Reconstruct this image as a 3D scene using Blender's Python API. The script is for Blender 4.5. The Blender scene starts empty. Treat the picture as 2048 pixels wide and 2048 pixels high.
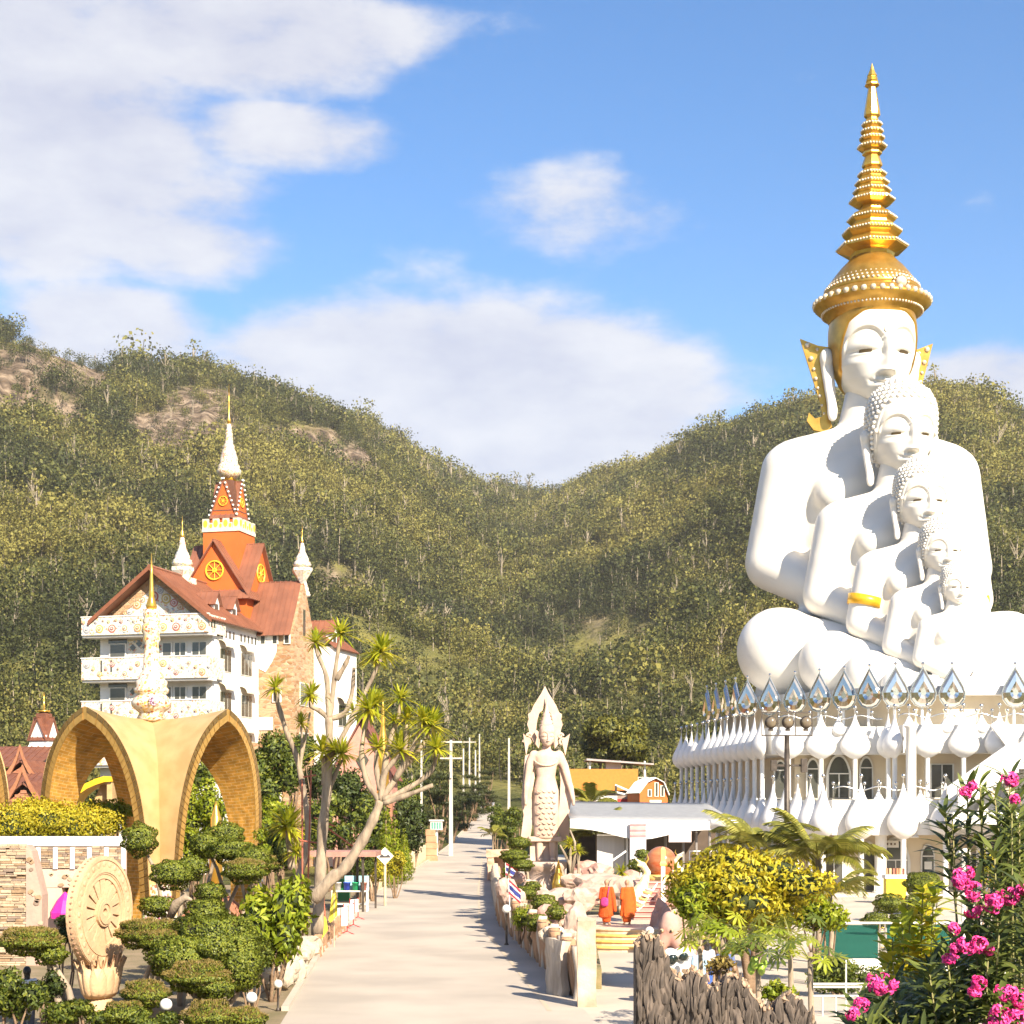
import bpy, bmesh, math, random
import numpy as np
from mathutils import Vector, Matrix, Euler, noise as mnoise
rnd = random.Random(7); nrs = np.random.RandomState(11)
PI = math.pi; TAU = 2 * PI; rad = math.radians
S = bpy.context.scene
COL = S.collection

# ------------------------------------------------------------------ camera
F, CX, HV, CH = 3300.0, 1024.0, 1620.0, 5.0      # focal length, optical axis and horizon row in photo pixels, eye height in metres
cam = bpy.data.cameras.new('camera')
cam.sensor_width = 36.0
cam.lens = 36.0 * F / 2048.0
cam.shift_y = (HV - 1024.0) / 2048.0
cam.clip_start = 0.1
cam.clip_end = 9000.0
camo = bpy.data.objects.new('camera', cam)
COL.objects.link(camo)
camo.location = (0, 0, CH)
camo.rotation_euler = (rad(90), 0, 0)
S.camera = camo

# ------------------------------------------------------------------ world, sun, exposure
SUN_AZ, SUN_EL = rad(150), rad(34)               # azimuth from +Y towards +X
w = bpy.data.worlds.new('World'); S.world = w; w.use_nodes = True
def build_world():
    nt = w.node_tree; N = nt.nodes; L = nt.links
    N.clear()
    def nd(t, **k):
        n = N.new(t)
        for a, b in k.items(): setattr(n, a, b)
        return n
    def math_(op, a, b=None, c=None, clamp=False):
        n = nd('ShaderNodeMath', operation=op); n.use_clamp = clamp
        for i, x in enumerate((a, b, c)):
            if x is None: continue
            if isinstance(x, (int, float)): n.inputs[i].default_value = x
            else: L.new(x, n.inputs[i])
        return n.outputs[0]
    out = nd('ShaderNodeOutputWorld'); bg = nd('ShaderNodeBackground')
    sky = nd('ShaderNodeTexSky'); sky.sky_type = 'NISHITA'; sky.sun_disc = False
    sky.sun_elevation = SUN_EL; sky.sun_rotation = SUN_AZ
    sky.altitude = 300; sky.air_density = 1.0; sky.dust_density = 0.6; sky.ozone_density = 1.6
    tc = nd('ShaderNodeTexCoord'); sep = nd('ShaderNodeSeparateXYZ'); L.new(tc.outputs['Generated'], sep.inputs[0])
    X, Y, Z = sep.outputs
    az = math_('ARCTAN2', X, Y); hyp = math_('SQRT', math_('ADD', math_('MULTIPLY', X, X), math_('MULTIPLY', Y, Y)))
    el = math_('ARCTAN2', Z, hyp)
    # cloud detail: noise in azimuth/elevation stretched sideways as a low cloud sheet looks
    comb = nd('ShaderNodeCombineXYZ')
    L.new(math_('MULTIPLY', az, 1.0), comb.inputs[0]); L.new(math_('MULTIPLY', el, 2.1), comb.inputs[1])
    n1 = nd('ShaderNodeTexNoise'); n1.inputs['Scale'].default_value = 10.0; n1.inputs['Detail'].default_value = 7; n1.inputs['Roughness'].default_value = 0.58
    L.new(comb.outputs[0], n1.inputs['Vector'])
    n2 = nd('ShaderNodeTexNoise'); n2.inputs['Scale'].default_value = 3.2; n2.inputs['Detail'].default_value = 2
    L.new(comb.outputs[0], n2.inputs['Vector'])
    det = n1.outputs['Fac']
    wob = math_('MULTIPLY', math_('SUBTRACT', det, 0.5), 0.42)
    # cloud bodies (azimuth, elevation, half width, half height, amount) in radians
    bodies = [(-0.045, 0.235, 0.19, 0.068, 1.1), (-0.24, 0.272, 0.08, 0.035, 0.85), (-0.29, 0.37, 0.12, 0.075, 1.0), (-0.20, 0.335, 0.09, 0.04, 0.8), (-0.31, 0.45, 0.08, 0.06, 0.95),
              (-0.16, 0.435, 0.13, 0.035, 0.9), (-0.14, 0.385, 0.10, 0.022, 0.7), (0.045, 0.345, 0.075, 0.032, 0.6),
              (0.285, 0.24, 0.06, 0.03, 0.95), (1.2, 0.5, 0.7, 0.3, 0.9), (2.7, 0.6, 0.7, 0.3, 0.9), (-1.4, 0.5, 0.7, 0.3, 0.9)]  # last three are unseen clouds, added wide to raise the fill light
    tot = None
    for a0, e0, wa, we, k in bodies:
        da = math_('MULTIPLY_ADD', az, 1 / wa, -a0 / wa); de = math_('MULTIPLY_ADD', el, 1 / we, -e0 / we)
        r = math_('MULTIPLY_ADD', da, da, math_('MULTIPLY', de, de))
        g = math_('DIVIDE', k, math_('MULTIPLY_ADD', r, r, 1.0))
        tot = g if tot is None else math_('MAXIMUM', tot, g)
    dens = math_('ADD', tot, math_('MULTIPLY', wob, 3.4))
    dens = math_('ADD', dens, math_('MULTIPLY', math_('SUBTRACT', n2.outputs['Fac'], 0.5), 0.6))
    mr = nd('ShaderNodeMapRange'); mr.interpolation_type = 'SMOOTHSTEP'
    L.new(dens, mr.inputs[0]); mr.inputs[1].default_value = 0.34; mr.inputs[2].default_value = 0.80; mr.inputs[3].default_value = 0; mr.inputs[4].default_value = 0.86
    # clouds thin out below the horizon
    fac = math_('MULTIPLY', mr.outputs[0], math_('MULTIPLY', el, 12.0, clamp=True))
    # cloud colour: white tops, lavender grey where the sheet is thick
    mr2 = nd('ShaderNodeMapRange'); L.new(det, mr2.inputs[0]); mr2.inputs[1].default_value = 0.33; mr2.inputs[2].default_value = 0.66
    cc = nd('ShaderNodeMix', data_type='RGBA'); L.new(mr2.outputs[0], cc.inputs['Factor'])
    cc.inputs['A'].default_value = (*CLOUD_LO, 1); cc.inputs['B'].default_value = (*CLOUD_HI, 1)
    hs = nd('ShaderNodeHueSaturation'); hs.inputs['Hue'].default_value = 0.504; hs.inputs['Saturation'].default_value = SKY_SAT; hs.inputs['Value'].default_value = SKY_VAL
    L.new(sky.outputs[0], hs.inputs['Color'])
    mx = nd('ShaderNodeMix', data_type='RGBA'); L.new(fac, mx.inputs['Factor']); L.new(hs.outputs[0], mx.inputs['A']); L.new(cc.outputs['Result'], mx.inputs['B'])
    L.new(mx.outputs['Result'], bg.inputs[0]); bg.inputs[1].default_value = SKY_STR
    L.new(bg.outputs[0], out.inputs[0])
SKY_STR = 0.115; SKY_SAT = 1.30; SKY_VAL = 0.70
CLOUD_LO = (2.15, 2.18, 2.55); CLOUD_HI = (2.95, 2.92, 3.0)
build_world()
w.cycles.sampling_method = 'MANUAL'; w.cycles.sample_map_resolution = 512
sun = bpy.data.lights.new('sun', 'SUN'); sun.energy = 4.6; sun.angle = rad(0.55); sun.color = (1.0, 0.89, 0.72)
suno = bpy.data.objects.new('sun', sun); COL.objects.link(suno)
sd = Vector((math.sin(SUN_AZ) * math.cos(SUN_EL), math.cos(SUN_AZ) * math.cos(SUN_EL), math.sin(SUN_EL)))
suno.rotation_euler = sd.to_track_quat('Z', 'Y').to_euler()
suno.location = sd * 200
S.view_settings.view_transform = 'Standard'; S.view_settings.look = 'None'
S.view_settings.exposure = 1.45; S.view_settings.gamma = 1.0
S.render.engine = 'CYCLES'
cy = S.cycles; cy.use_denoising = True; cy.denoiser = 'OPENIMAGEDENOISE'; cy.use_adaptive_sampling = True; cy.adaptive_threshold = 0.02; cy.max_bounces = 5; cy.diffuse_bounces = 2; cy.glossy_bounces = 3
cy.transmission_bounces = 4; cy.transparent_max_bounces = 6; cy.sample_clamp_indirect = 6; cy.caustics_reflective = False; cy.caustics_refractive = False

# ------------------------------------------------------------------ helpers
def at(u, v, Y):
    """world point seen at photo pixel (u, v) at distance Y"""
    return Vector(((u - CX) / F * Y, Y, CH - (v - HV) / F * Y))

def lerp(a, b, t): return a + (b - a) * t
def sstep(a, b, x):
    t = np.clip((x - a) / (b - a), 0, 1); return t * t * (3 - 2 * t)

class MB:
    """collects faces; build() links them as one mesh object"""
    def __init__(s): s.v = []; s.f = []; s.m = []; s.mi = 0; s.sm = []; s.smooth = False
    def add(s, vs, fs):
        o = len(s.v); s.v.extend(tuple(p) for p in vs)
        for f in fs:
            s.f.append(tuple(i + o for i in f)); s.m.append(s.mi); s.sm.append(s.smooth)
        return s
    def box(s, c, size, rz=0.0, taper=1.0, M=None):
        hx, hy, hz = size[0] / 2, size[1] / 2, size[2] / 2
        vs = []
        for z, k in ((-hz, 1.0), (hz, taper)):
            for x, y in ((-hx, -hy), (hx, -hy), (hx, hy), (-hx, hy)):
                p = Vector((x * k, y * k, z))
                if rz: p.rotate(Euler((0, 0, rz)))
                if M: p = M @ p
                vs.append(p + Vector(c))
        return s.add(vs, [(3, 2, 1, 0), (4, 5, 6, 7), (0, 1, 5, 4), (1, 2, 6, 5), (2, 3, 7, 6), (3, 0, 4, 7)])
    def bx(s, x0, x1, y0, y1, z0, z1):
        return s.box(((x0 + x1) / 2, (y0 + y1) / 2, (z0 + z1) / 2), (abs(x1 - x0), abs(y1 - y0), abs(z1 - z0)))
    def prism(s, poly, d0, d1, axis='z'):
        """poly: 2-D points counter-clockwise; extruded along axis from d0 to d1"""
        def P(a, b, d):
            return (a, b, d) if axis == 'z' else ((a, d, b) if axis == 'y' else (d, a, b))
        n = len(poly)
        vs = [P(a, b, d0) for a, b in poly] + [P(a, b, d1) for a, b in poly]
        fs = [tuple(range(n))[::-1], tuple(range(n, 2 * n))] + [(i, (i + 1) % n, n + (i + 1) % n, n + i) for i in range(n)]
        return s.add(vs, fs)
    def tube(s, pts, r, n=8, cap=True):
        pts = [Vector(p) for p in pts]
        rs = r if hasattr(r, '__len__') else [r] * len(pts)
        vs = []; ref = None
        for i, p in enumerate(pts):
            d = (pts[min(i + 1, len(pts) - 1)] - pts[max(i - 1, 0)])
            d = d.normalized() if d.length > 1e-9 else Vector((0, 0, 1))
            if ref is None: ref = Vector((1, 0, 0)) if abs(d.x) < 0.8 else Vector((0, 1, 0))
            a = (ref - d * ref.dot(d)).normalized(); ref = a; b = d.cross(a)
            for k in range(n):
                t = TAU * k / n
                vs.append(p + (a * math.cos(t) + b * math.sin(t)) * rs[i])
        fs = []
        for i in range(len(pts) - 1):
            for k in range(n):
                fs.append((i * n + k, i * n + (k + 1) % n, (i + 1) * n + (k + 1) % n, (i + 1) * n + k))
        if cap:
            fs.append(tuple(range(n))[::-1]); fs.append(tuple(range((len(pts) - 1) * n, len(pts) * n)))
        return s.add(vs, fs)
    def lathe(s, prof, n=16, c=(0, 0, 0), a0=0.0):
        """prof: (radius, z) from bottom to top"""
        vs = []; fs = []
        for r, z in prof:
            for k in range(n):
                t = a0 + TAU * k / n
                vs.append((c[0] + r * math.cos(t), c[1] + r * math.sin(t), c[2] + z))
        for i in range(len(prof) - 1):
            for k in range(n):
                fs.append((i * n + k, i * n + (k + 1) % n, (i + 1) * n + (k + 1) % n, (i + 1) * n + k))
        fs.append(tuple(range(n))[::-1]); fs.append(tuple(range((len(prof) - 1) * n, len(prof) * n)))
        return s.add(vs, fs)
    def ball(s, c, r, n=10, m=7):
        rx, ry, rz = r if hasattr(r, '__len__') else (r, r, r)
        vs = [(c[0], c[1], c[2] - rz)]
        for i in range(1, m):
            ph = -PI / 2 + PI * i / m
            for k in range(n):
                t = TAU * k / n
                vs.append((c[0] + rx * math.cos(ph) * math.cos(t), c[1] + ry * math.cos(ph) * math.sin(t), c[2] + rz * math.sin(ph)))
        vs.append((c[0], c[1], c[2] + rz)); e = len(vs) - 1; fs = []
        for k in range(n):
            fs.append((0, 1 + (k + 1) % n, 1 + k)); fs.append((e, e - n + k, e - n + (k + 1) % n))
        for i in range(m - 2):
            for k in range(n):
                a = 1 + i * n + k; b = 1 + i * n + (k + 1) % n
                fs.append((a, b, b + n, a + n))
        return s.add(vs, fs)
    def grid(s, fn, nu, nv, wrap=False):
        vs = [fn(i / nu, j / nv) for j in range(nv + 1) for i in range(nu + 1)]
        fs = [(j * (nu + 1) + i, j * (nu + 1) + i + 1, (j + 1) * (nu + 1) + i + 1, (j + 1) * (nu + 1) + i) for j in range(nv) for i in range(nu)]
        return s.add(vs, fs)
    def mesh(s, name):
        me = bpy.data.meshes.new(name); me.from_pydata(s.v, [], s.f)
        me.polygons.foreach_set('material_index', s.m); me.polygons.foreach_set('use_smooth', s.sm); me.update()
        return me
    def build(s, name, mats, parent=None, loc=None, rz=0.0, smooth=None, solid=0.0, bevel=0.0):
        if smooth is not None: s.sm = [smooth] * len(s.f)
        me = s.mesh(name)
        for m in (mats if isinstance(mats, (list, tuple)) else [mats]): me.materials.append(m)
        if solid or bevel:
            bm = bmesh.new(); bm.from_mesh(me)
            if solid: bmesh.ops.solidify(bm, geom=bm.faces[:], thickness=solid)
            if bevel: bmesh.ops.bevel(bm, geom=[e for e in bm.edges], offset=bevel, segments=1, affect='EDGES', clamp_overlap=True)
            bm.to_mesh(me); bm.free()
        return put(name, me, parent, loc, rz)

def put(name, me, parent=None, loc=None, rz=0.0):
    o = bpy.data.objects.new(name, me); COL.objects.link(o)
    if parent: o.parent = parent
    if loc is not None: o.location = loc
    if rz: o.rotation_euler = (0, 0, rz)
    return o

def tag(o, label=None, cat=None, group=None, kind=None):
    if label: o['label'] = label
    if cat: o['category'] = cat
    if group: o['group'] = group
    if kind: o['kind'] = kind
    return o

def thing(name, label, cat, loc=(0, 0, 0), rz=0.0, group=None):
    o = put(name, None, None, loc, rz)
    return tag(o, label, cat, group)

def mesh_np(name, verts, faces, mats, tint=None, smooth=False, normals=None):
    verts = np.asarray(verts, np.float32); faces = np.asarray(faces, np.int32)
    me = bpy.data.meshes.new(name); n, k = faces.shape
    me.vertices.add(len(verts)); me.vertices.foreach_set('co', verts.ravel())
    me.loops.add(n * k); me.loops.foreach_set('vertex_index', faces.ravel())
    me.polygons.add(n); me.polygons.foreach_set('loop_start', np.arange(n, dtype=np.int32) * k)
    me.polygons.foreach_set('use_smooth', np.full(n, smooth))
    for m in (mats if isinstance(mats, (list, tuple)) else [mats]): me.materials.append(m)
    if tint is not None:
        a = me.attributes.new('tint', 'FLOAT', 'POINT'); a.data.foreach_set('value', np.asarray(tint, np.float32))
    me.update(calc_edges=True)
    if normals is not None:
        me.polygons.foreach_set('use_smooth', np.full(n, True)); me.normals_split_custom_set_from_vertices(np.asarray(normals, np.float32).tolist())
    return me

def copy_tree(o, parent=None):
    c = o.copy(); COL.objects.link(c); c.parent = parent
    for ch in list(o.children): copy_tree(ch, c)
    return c

# ------------------------------------------------------------------ materials
MATS = {}
def mat(name, c1, c2=None, rough=0.7, metal=0.0, scale=3.0, bump=0.0, bscale=None, detail=4, spec=0.5, coords='Object', lo=0.35, hi=0.65, stretch=None, emit=0.0):
    """principled surface whose colour wanders between c1 and c2 with noise and whose relief is a noise bump"""
    if name in MATS: return MATS[name]
    m = bpy.data.materials.new(name); MATS[name] = m; m.use_nodes = True
    nt = m.node_tree; N = nt.nodes; L = nt.links; b = N['Principled BSDF']
    b.inputs['Roughness'].default_value = rough; b.inputs['Metallic'].default_value = metal
    b.inputs['Specular IOR Level'].default_value = spec
    if c2 is None: c2 = tuple(min(1, x * 0.8) for x in c1)
    tc = N.new('ShaderNodeTexCoord'); mp = N.new('ShaderNodeMapping'); L.new(tc.outputs[coords], mp.inputs[0])
    if stretch: mp.inputs['Scale'].default_value = stretch
    n = N.new('ShaderNodeTexNoise'); n.inputs['Scale'].default_value = scale; n.inputs['Detail'].default_value = detail
    L.new(mp.outputs[0], n.inputs['Vector'])
    r = N.new('ShaderNodeMapRange'); L.new(n.outputs['Fac'], r.inputs[0]); r.inputs[1].default_value = lo; r.inputs[2].default_value = hi
    x = N.new('ShaderNodeMix'); x.data_type = 'RGBA'; L.new(r.outputs[0], x.inputs['Factor'])
    x.inputs['A'].default_value = (*c1, 1); x.inputs['B'].default_value = (*c2, 1)
    L.new(x.outputs['Result'], b.inputs['Base Color'])
    if bump:
        nb = N.new('ShaderNodeTexNoise'); nb.inputs['Scale'].default_value = bscale or scale * 4; nb.inputs['Detail'].default_value = 5
        L.new(mp.outputs[0], nb.inputs['Vector'])
        bp = N.new('ShaderNodeBump'); bp.inputs['Strength'].default_value = bump; bp.inputs['Distance'].default_value = 0.05
        L.new(nb.outputs['Fac'], bp.inputs['Height']); L.new(bp.outputs[0], b.inputs['Normal'])
    return m

def leaf_mat(name, dark, mid, light, trans=0.3, rough=0.5, tcol=None, patch=0.0):
    """leaf surface; the 'tint' attribute of each leaf picks its own colour"""
    if name in MATS: return MATS[name]
    m = bpy.data.materials.new(name); MATS[name] = m; m.use_nodes = True
    nt = m.node_tree; N = nt.nodes; L = nt.links; b = N['Principled BSDF']; out = N['Material Output']
    b.inputs['Roughness'].default_value = rough; b.inputs['Specular IOR Level'].default_value = 0.35
    a = N.new('ShaderNodeAttribute'); a.attribute_name = 'tint'
    cr = N.new('ShaderNodeValToRGB'); e = cr.color_ramp.elements
    e[0].color = (*dark, 1); e[1].color = (*light, 1); k = e.new(0.5); k.color = (*mid, 1)
    src = a.outputs['Fac']
    if patch:
        g = N.new('ShaderNodeObjectInfo'); n = N.new('ShaderNodeTexNoise'); n.inputs['Scale'].default_value = 0.011; n.inputs['Detail'].default_value = 4
        L.new(g.outputs['Location'], n.inputs['Vector'])
        mr = N.new('ShaderNodeMapRange'); L.new(n.outputs['Fac'], mr.inputs[0]); mr.inputs[1].default_value = 0.35; mr.inputs[2].default_value = 0.65; mr.inputs[3].default_value = -patch; mr.inputs[4].default_value = patch
        ad = N.new('ShaderNodeMath'); L.new(src, ad.inputs[0]); L.new(mr.outputs[0], ad.inputs[1])
        r2 = N.new('ShaderNodeMath'); r2.operation = 'MULTIPLY_ADD'; L.new(g.outputs['Random'], r2.inputs[0]); r2.inputs[1].default_value = 0.5; r2.inputs[2].default_value = -0.25
        a2 = N.new('ShaderNodeMath'); L.new(ad.outputs[0], a2.inputs[0]); L.new(r2.outputs[0], a2.inputs[1]); src = a2.outputs[0]
    L.new(src, cr.inputs[0]); L.new(cr.outputs[0], b.inputs['Base Color'])
    if trans:
        t = N.new('ShaderNodeBsdfTranslucent'); mx = N.new('ShaderNodeMixShader'); mx.inputs[0].default_value = trans
        hs = N.new('ShaderNodeHueSaturation'); hs.inputs['Value'].default_value = 1.5; hs.inputs['Hue'].default_value = 0.485
        L.new(cr.outputs[0], hs.inputs['Color']); L.new(hs.outputs[0], t.inputs[0])
        L.new(b.outputs[0], mx.inputs[1]); L.new(t.outputs[0], mx.inputs[2]); L.new(mx.outputs[0], out.inputs[0])
    return m
# ------------------------------------------------------------------ terrain
RIDGE = [(-3000, 800), (-1500, 640), (-400, 620), (0, 664), (60, 670), (114, 694), (188, 722), (228, 731), (285, 748), (353, 740), (410, 744), (456, 762), (512, 779), (569, 796), (655, 822), (740, 850), (797, 885),
         (854, 927), (911, 947), (968, 970), (1025, 984), (1070, 988), (1120, 978), (1180, 962), (1272, 943), (1340, 912), (1410, 882), (1526, 843), (1600, 822), (1654, 806), (1780, 794), (1897, 795), (1961, 802), (2014, 837), (2048, 848), (2200, 880), (2700, 820), (4500, 900)]
RU = np.array([p[0] for p in RIDGE], float); RVv = np.array([p[1] for p in RIDGE], float) + 16
def road_z(y):
    y = np.asarray(y, float)
    t = np.clip((y - 90) / 165, 0, 3.0)
    return np.where(t < 1, 5.0 * t ** 1.6, 5.0 + (t - 1) * 5.5)
_np = nrs.uniform(0, 100, 8)
def fbm(x, y, s, o=4, seed=0.0):
    """cheap value noise on arrays"""
    out = np.zeros_like(x); a = 1.0; tot = 0
    for k in range(o):
        xs = x / s + 17.3 * k + seed; ys = y / s + 9.1 * k - seed
        xi = np.floor(xs); yi = np.floor(ys); fx = xs - xi; fy = ys - yi
        fx = fx * fx * (3 - 2 * fx); fy = fy * fy * (3 - 2 * fy)
        def h(i, j):
            q = np.sin(i * 127.1 + j * 311.7) * 43758.5453
            return q - np.floor(q)
        v = lerp(lerp(h(xi, yi), h(xi + 1, yi), fx), lerp(h(xi, yi + 1), h(xi + 1, yi + 1), fx), fy)
        out += a * v; tot += a; a *= 0.5; s *= 0.5
    return out / tot * 2 - 1
R0 = 275.0
def ridge_at(th):
    """ridge distance and height for a bearing"""
    t = np.clip(np.tan(np.clip(th, -1.2, 1.2)), -2.0, 2.0); u = CX + F * t
    v = np.interp(u, RU, RVv)
    Y = np.interp(u, [-2000, 0, 500, 1060, 1500, 2048, 4000], [900, 900, 1000, 1400, 980, 920, 900])
    r = Y / np.maximum(np.cos(np.clip(th, -1.2, 1.2)), 0.35)
    e = (HV - v) / F * np.cos(np.clip(th, -1.2, 1.2))
    return r, CH + e * r
def ground_z(x, y):
    x = np.asarray(x, float); y = np.asarray(y, float)
    r = np.hypot(x, y); th = np.arctan2(x, y)
    rr, hh = ridge_at(th)
    near = np.where(y > 0, road_z(np.minimum(y, 330)), 0.0) * sstep(60, 25, np.abs(th) * 57.3)
    t = (r - R0) / (rr - R0)
    tc = np.clip(t, 0, 1)
    s = 0.78 * tc ** 1.35 + 0.22 * sstep(0, 1, tc)
    env = np.sin(PI * tc) ** 0.8
    lum = fbm(x, y, 160, 4) * 26 + (0.5 - np.abs(fbm(x + 500, y, 130, 3))) * 30 - 6
    z = near * (1 - tc) + (hh) * s + env * lum
    beyond = np.clip(t - 1, 0, 1.5)
    z = np.where(t > 1, hh - beyond * 160 + fbm(x, y, 90, 3) * 8 * np.clip(beyond * 5, 0, 1), z)
    z = np.where(t <= 0, near, z)
    return z
def cliff_mask(x, y, z):
    """outcrops of bare rock on the left mountain and a few small ones, placed in the world"""
    u = CX + F * x / np.maximum(y, 1); v = HV - (z - CH) / np.maximum(y, 1) * F
    m = np.zeros_like(x)
    for cu, cv, su, sv, k in CLIFFS:
        m = np.maximum(m, k * np.exp(-(((u - cu) / su) ** 2 + ((v - cv) / sv) ** 2)))
    n = fbm(x * 1.0, z * 1.6 + y * .3, 34, 4, 3.3)
    return np.clip((m + n * 0.6 - 0.24) * 4, 0, 1)
CLIFFS = [(60, 728, 120, 52, 1.05), (10, 805, 85, 66, 1.1), (120, 825, 66, 40, .85), (190, 760, 60, 40, .75), (372, 868, 96, 54, 1.2), (420, 800, 80, 26, .8), (600, 885, 100, 32, .8), (710, 905, 70, 28, .7), (690, 1190, 70, 36, .9), (540, 1060, 60, 30, .6),
          (1480, 1000, 40, 22, .8), (1990, 890, 50, 18, .75), (640, 1000, 50, 20, .55)]
def build_ground():
    a = np.concatenate([np.arange(-180, -30, 6.0), np.arange(-30, 30.01, 0.12), np.arange(36, 180.1, 6.0)])
    th = np.radians(a)
    rad_ = np.concatenate([[0.5, 4], np.arange(8, R0, 6.0), R0 + (np.linspace(0, 1, 130) ** 1.0) * 1450, [1900, 2100, 2500, 3200, 5000, 8000]])
    T, Rr = np.meshgrid(th, rad_)
    X = Rr * np.sin(T); Y = Rr * np.cos(T); Z = ground_z(X, Y)
    Z = np.where(Rr > 1800, np.minimum(Z, 40.0) * np.clip((8000 - Rr) / 6200, 0, 1), Z) - 0.02
    inr = (Rr > R0) & (Rr < 1800) & (Y > 0)
    cm = np.where(inr, cliff_mask(X, Y, Z), 0)
    # cliffs: ledges push out of the slope
    led = fbm(X + Z * .8, Z * 2.2 + Y, 22, 4, 8.0)
    k = cm * (led * 11.0 + fbm(X * 2, Z * 3, 9, 2, 2.0) * 4)
    X2 = X - np.sin(T) * k; Y2 = Y - np.cos(T) * k
    nA, nR = len(th), len(rad_)
    V = np.stack([X2, Y2, Z], -1).reshape(-1, 3)
    j, i = np.meshgrid(np.arange(nR - 1), np.arange(nA - 1), indexing='ij')
    b = (j * nA + i).ravel()
    Fc = np.stack([b, b + 1, b + nA + 1, b + nA], -1)[:, ::-1]
    me = mesh_np('ground', V, Fc, ground_mat(), smooth=True)
    at_ = me.attributes.new('rock', 'FLOAT', 'POINT'); at_.data.foreach_set('value', cm.ravel().astype(np.float32))
    g = put('ground', me); tag(g, kind='structure')
    return g
def ground_mat():
    m = bpy.data.materials.new('ground_soil_grass_rock'); m.use_nodes = True
    nt = m.node_tree; N = nt.nodes; L = nt.links; b = N['Principled BSDF']; b.inputs['Roughness'].default_value = 0.95; b.inputs['Specular IOR Level'].default_value = 0.1
    geo = N.new('ShaderNodeNewGeometry')
    def nz(s, d=5):
        n = N.new('ShaderNodeTexNoise'); n.inputs['Scale'].default_value = s; n.inputs['Detail'].default_value = d; L.new(geo.outputs['Position'], n.inputs['Vector']); return n.outputs['Fac']
    def ramp(f, cs, ps):
        r = N.new('ShaderNodeValToRGB'); e = r.color_ramp.elements
        e[0].color = (*cs[0], 1); e[0].position = ps[0]; e[1].color = (*cs[-1], 1); e[1].position = ps[-1]
        for c, p in zip(cs[1:-1], ps[1:-1]): q = e.new(p); q.color = (*c, 1)
        L.new(f, r.inputs[0]); return r.outputs[0]
    g = ramp(nz(0.03), [(0.055, 0.06, 0.018), (0.10, 0.10, 0.03), (0.17, 0.15, 0.045)], [0.35, 0.5, 0.65])
    rk = ramp(nz(0.16, 8), [(0.05, 0.036, 0.025), (0.14, 0.10, 0.068), (0.27, 0.205, 0.145)], [0.35, 0.5, 0.64])
    at_ = N.new('ShaderNodeAttribute'); at_.attribute_name = 'rock'
    x = N.new('ShaderNodeMix'); x.data_type = 'RGBA'; L.new(at_.outputs['Fac'], x.inputs['Factor']); L.new(g, x.inputs['A']); L.new(rk, x.inputs['B'])
    L.new(x.outputs['Result'], b.inputs['Base Color'])
    bp = N.new('ShaderNodeBump'); bp.inputs['Strength'].default_value = 1.0; bp.inputs['Distance'].default_value = 2.5
    L.new(nz(0.3, 9), bp.inputs['Height']); L.new(bp.outputs[0], b.inputs['Normal'])
    return m
build_ground()

# ------------------------------------------------------------------ forest on the hills (one mass of thousands of trees)
BARK_PALE = mat('bark_pale', (0.30, 0.25, 0.18), (0.20, 0.16, 0.11), rough=0.9, scale=6, bump=0.4)
LEAF_FOREST = leaf_mat('leaves_forest', (0.040, 0.050, 0.013), (0.118, 0.126, 0.028), (0.265, 0.235, 0.055), trans=0.3, patch=0.55, rough=0.7)
def leaf_quads(c, ax, up, ln, wd, fold=0.15):
    """diamond leaves: arrays of centres, axes, face normals, lengths, widths -> verts, faces"""
    c = np.asarray(c, float); n = len(c)
    ax = ax / np.maximum(np.linalg.norm(ax, axis=1, keepdims=True), 1e-9)
    sd_ = np.cross(up, ax); sd_ /= np.maximum(np.linalg.norm(sd_, axis=1, keepdims=True), 1e-9)
    up2 = np.cross(ax, sd_)
    ln = np.broadcast_to(np.asarray(ln, float), (n,))[:, None]; wd = np.broadcast_to(np.asarray(wd, float), (n,))[:, None]
    b = c - ax * ln * .5; t = c + ax * ln * .5 - up2 * ln * fold
    m_ = c - ax * ln * .05
    l = m_ + sd_ * wd * .5 + up2 * wd * fold; r = m_ - sd_ * wd * .5 + up2 * wd * fold
    V = np.stack([b, r, t, l], 1).reshape(-1, 3)
    Fc = np.arange(n * 4).reshape(n, 4)
    return V, Fc
def rdir(n, rs=nrs):
    d = rs.normal(size=(n, 3)); return d / np.linalg.norm(d, axis=1, keepdims=True)
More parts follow.
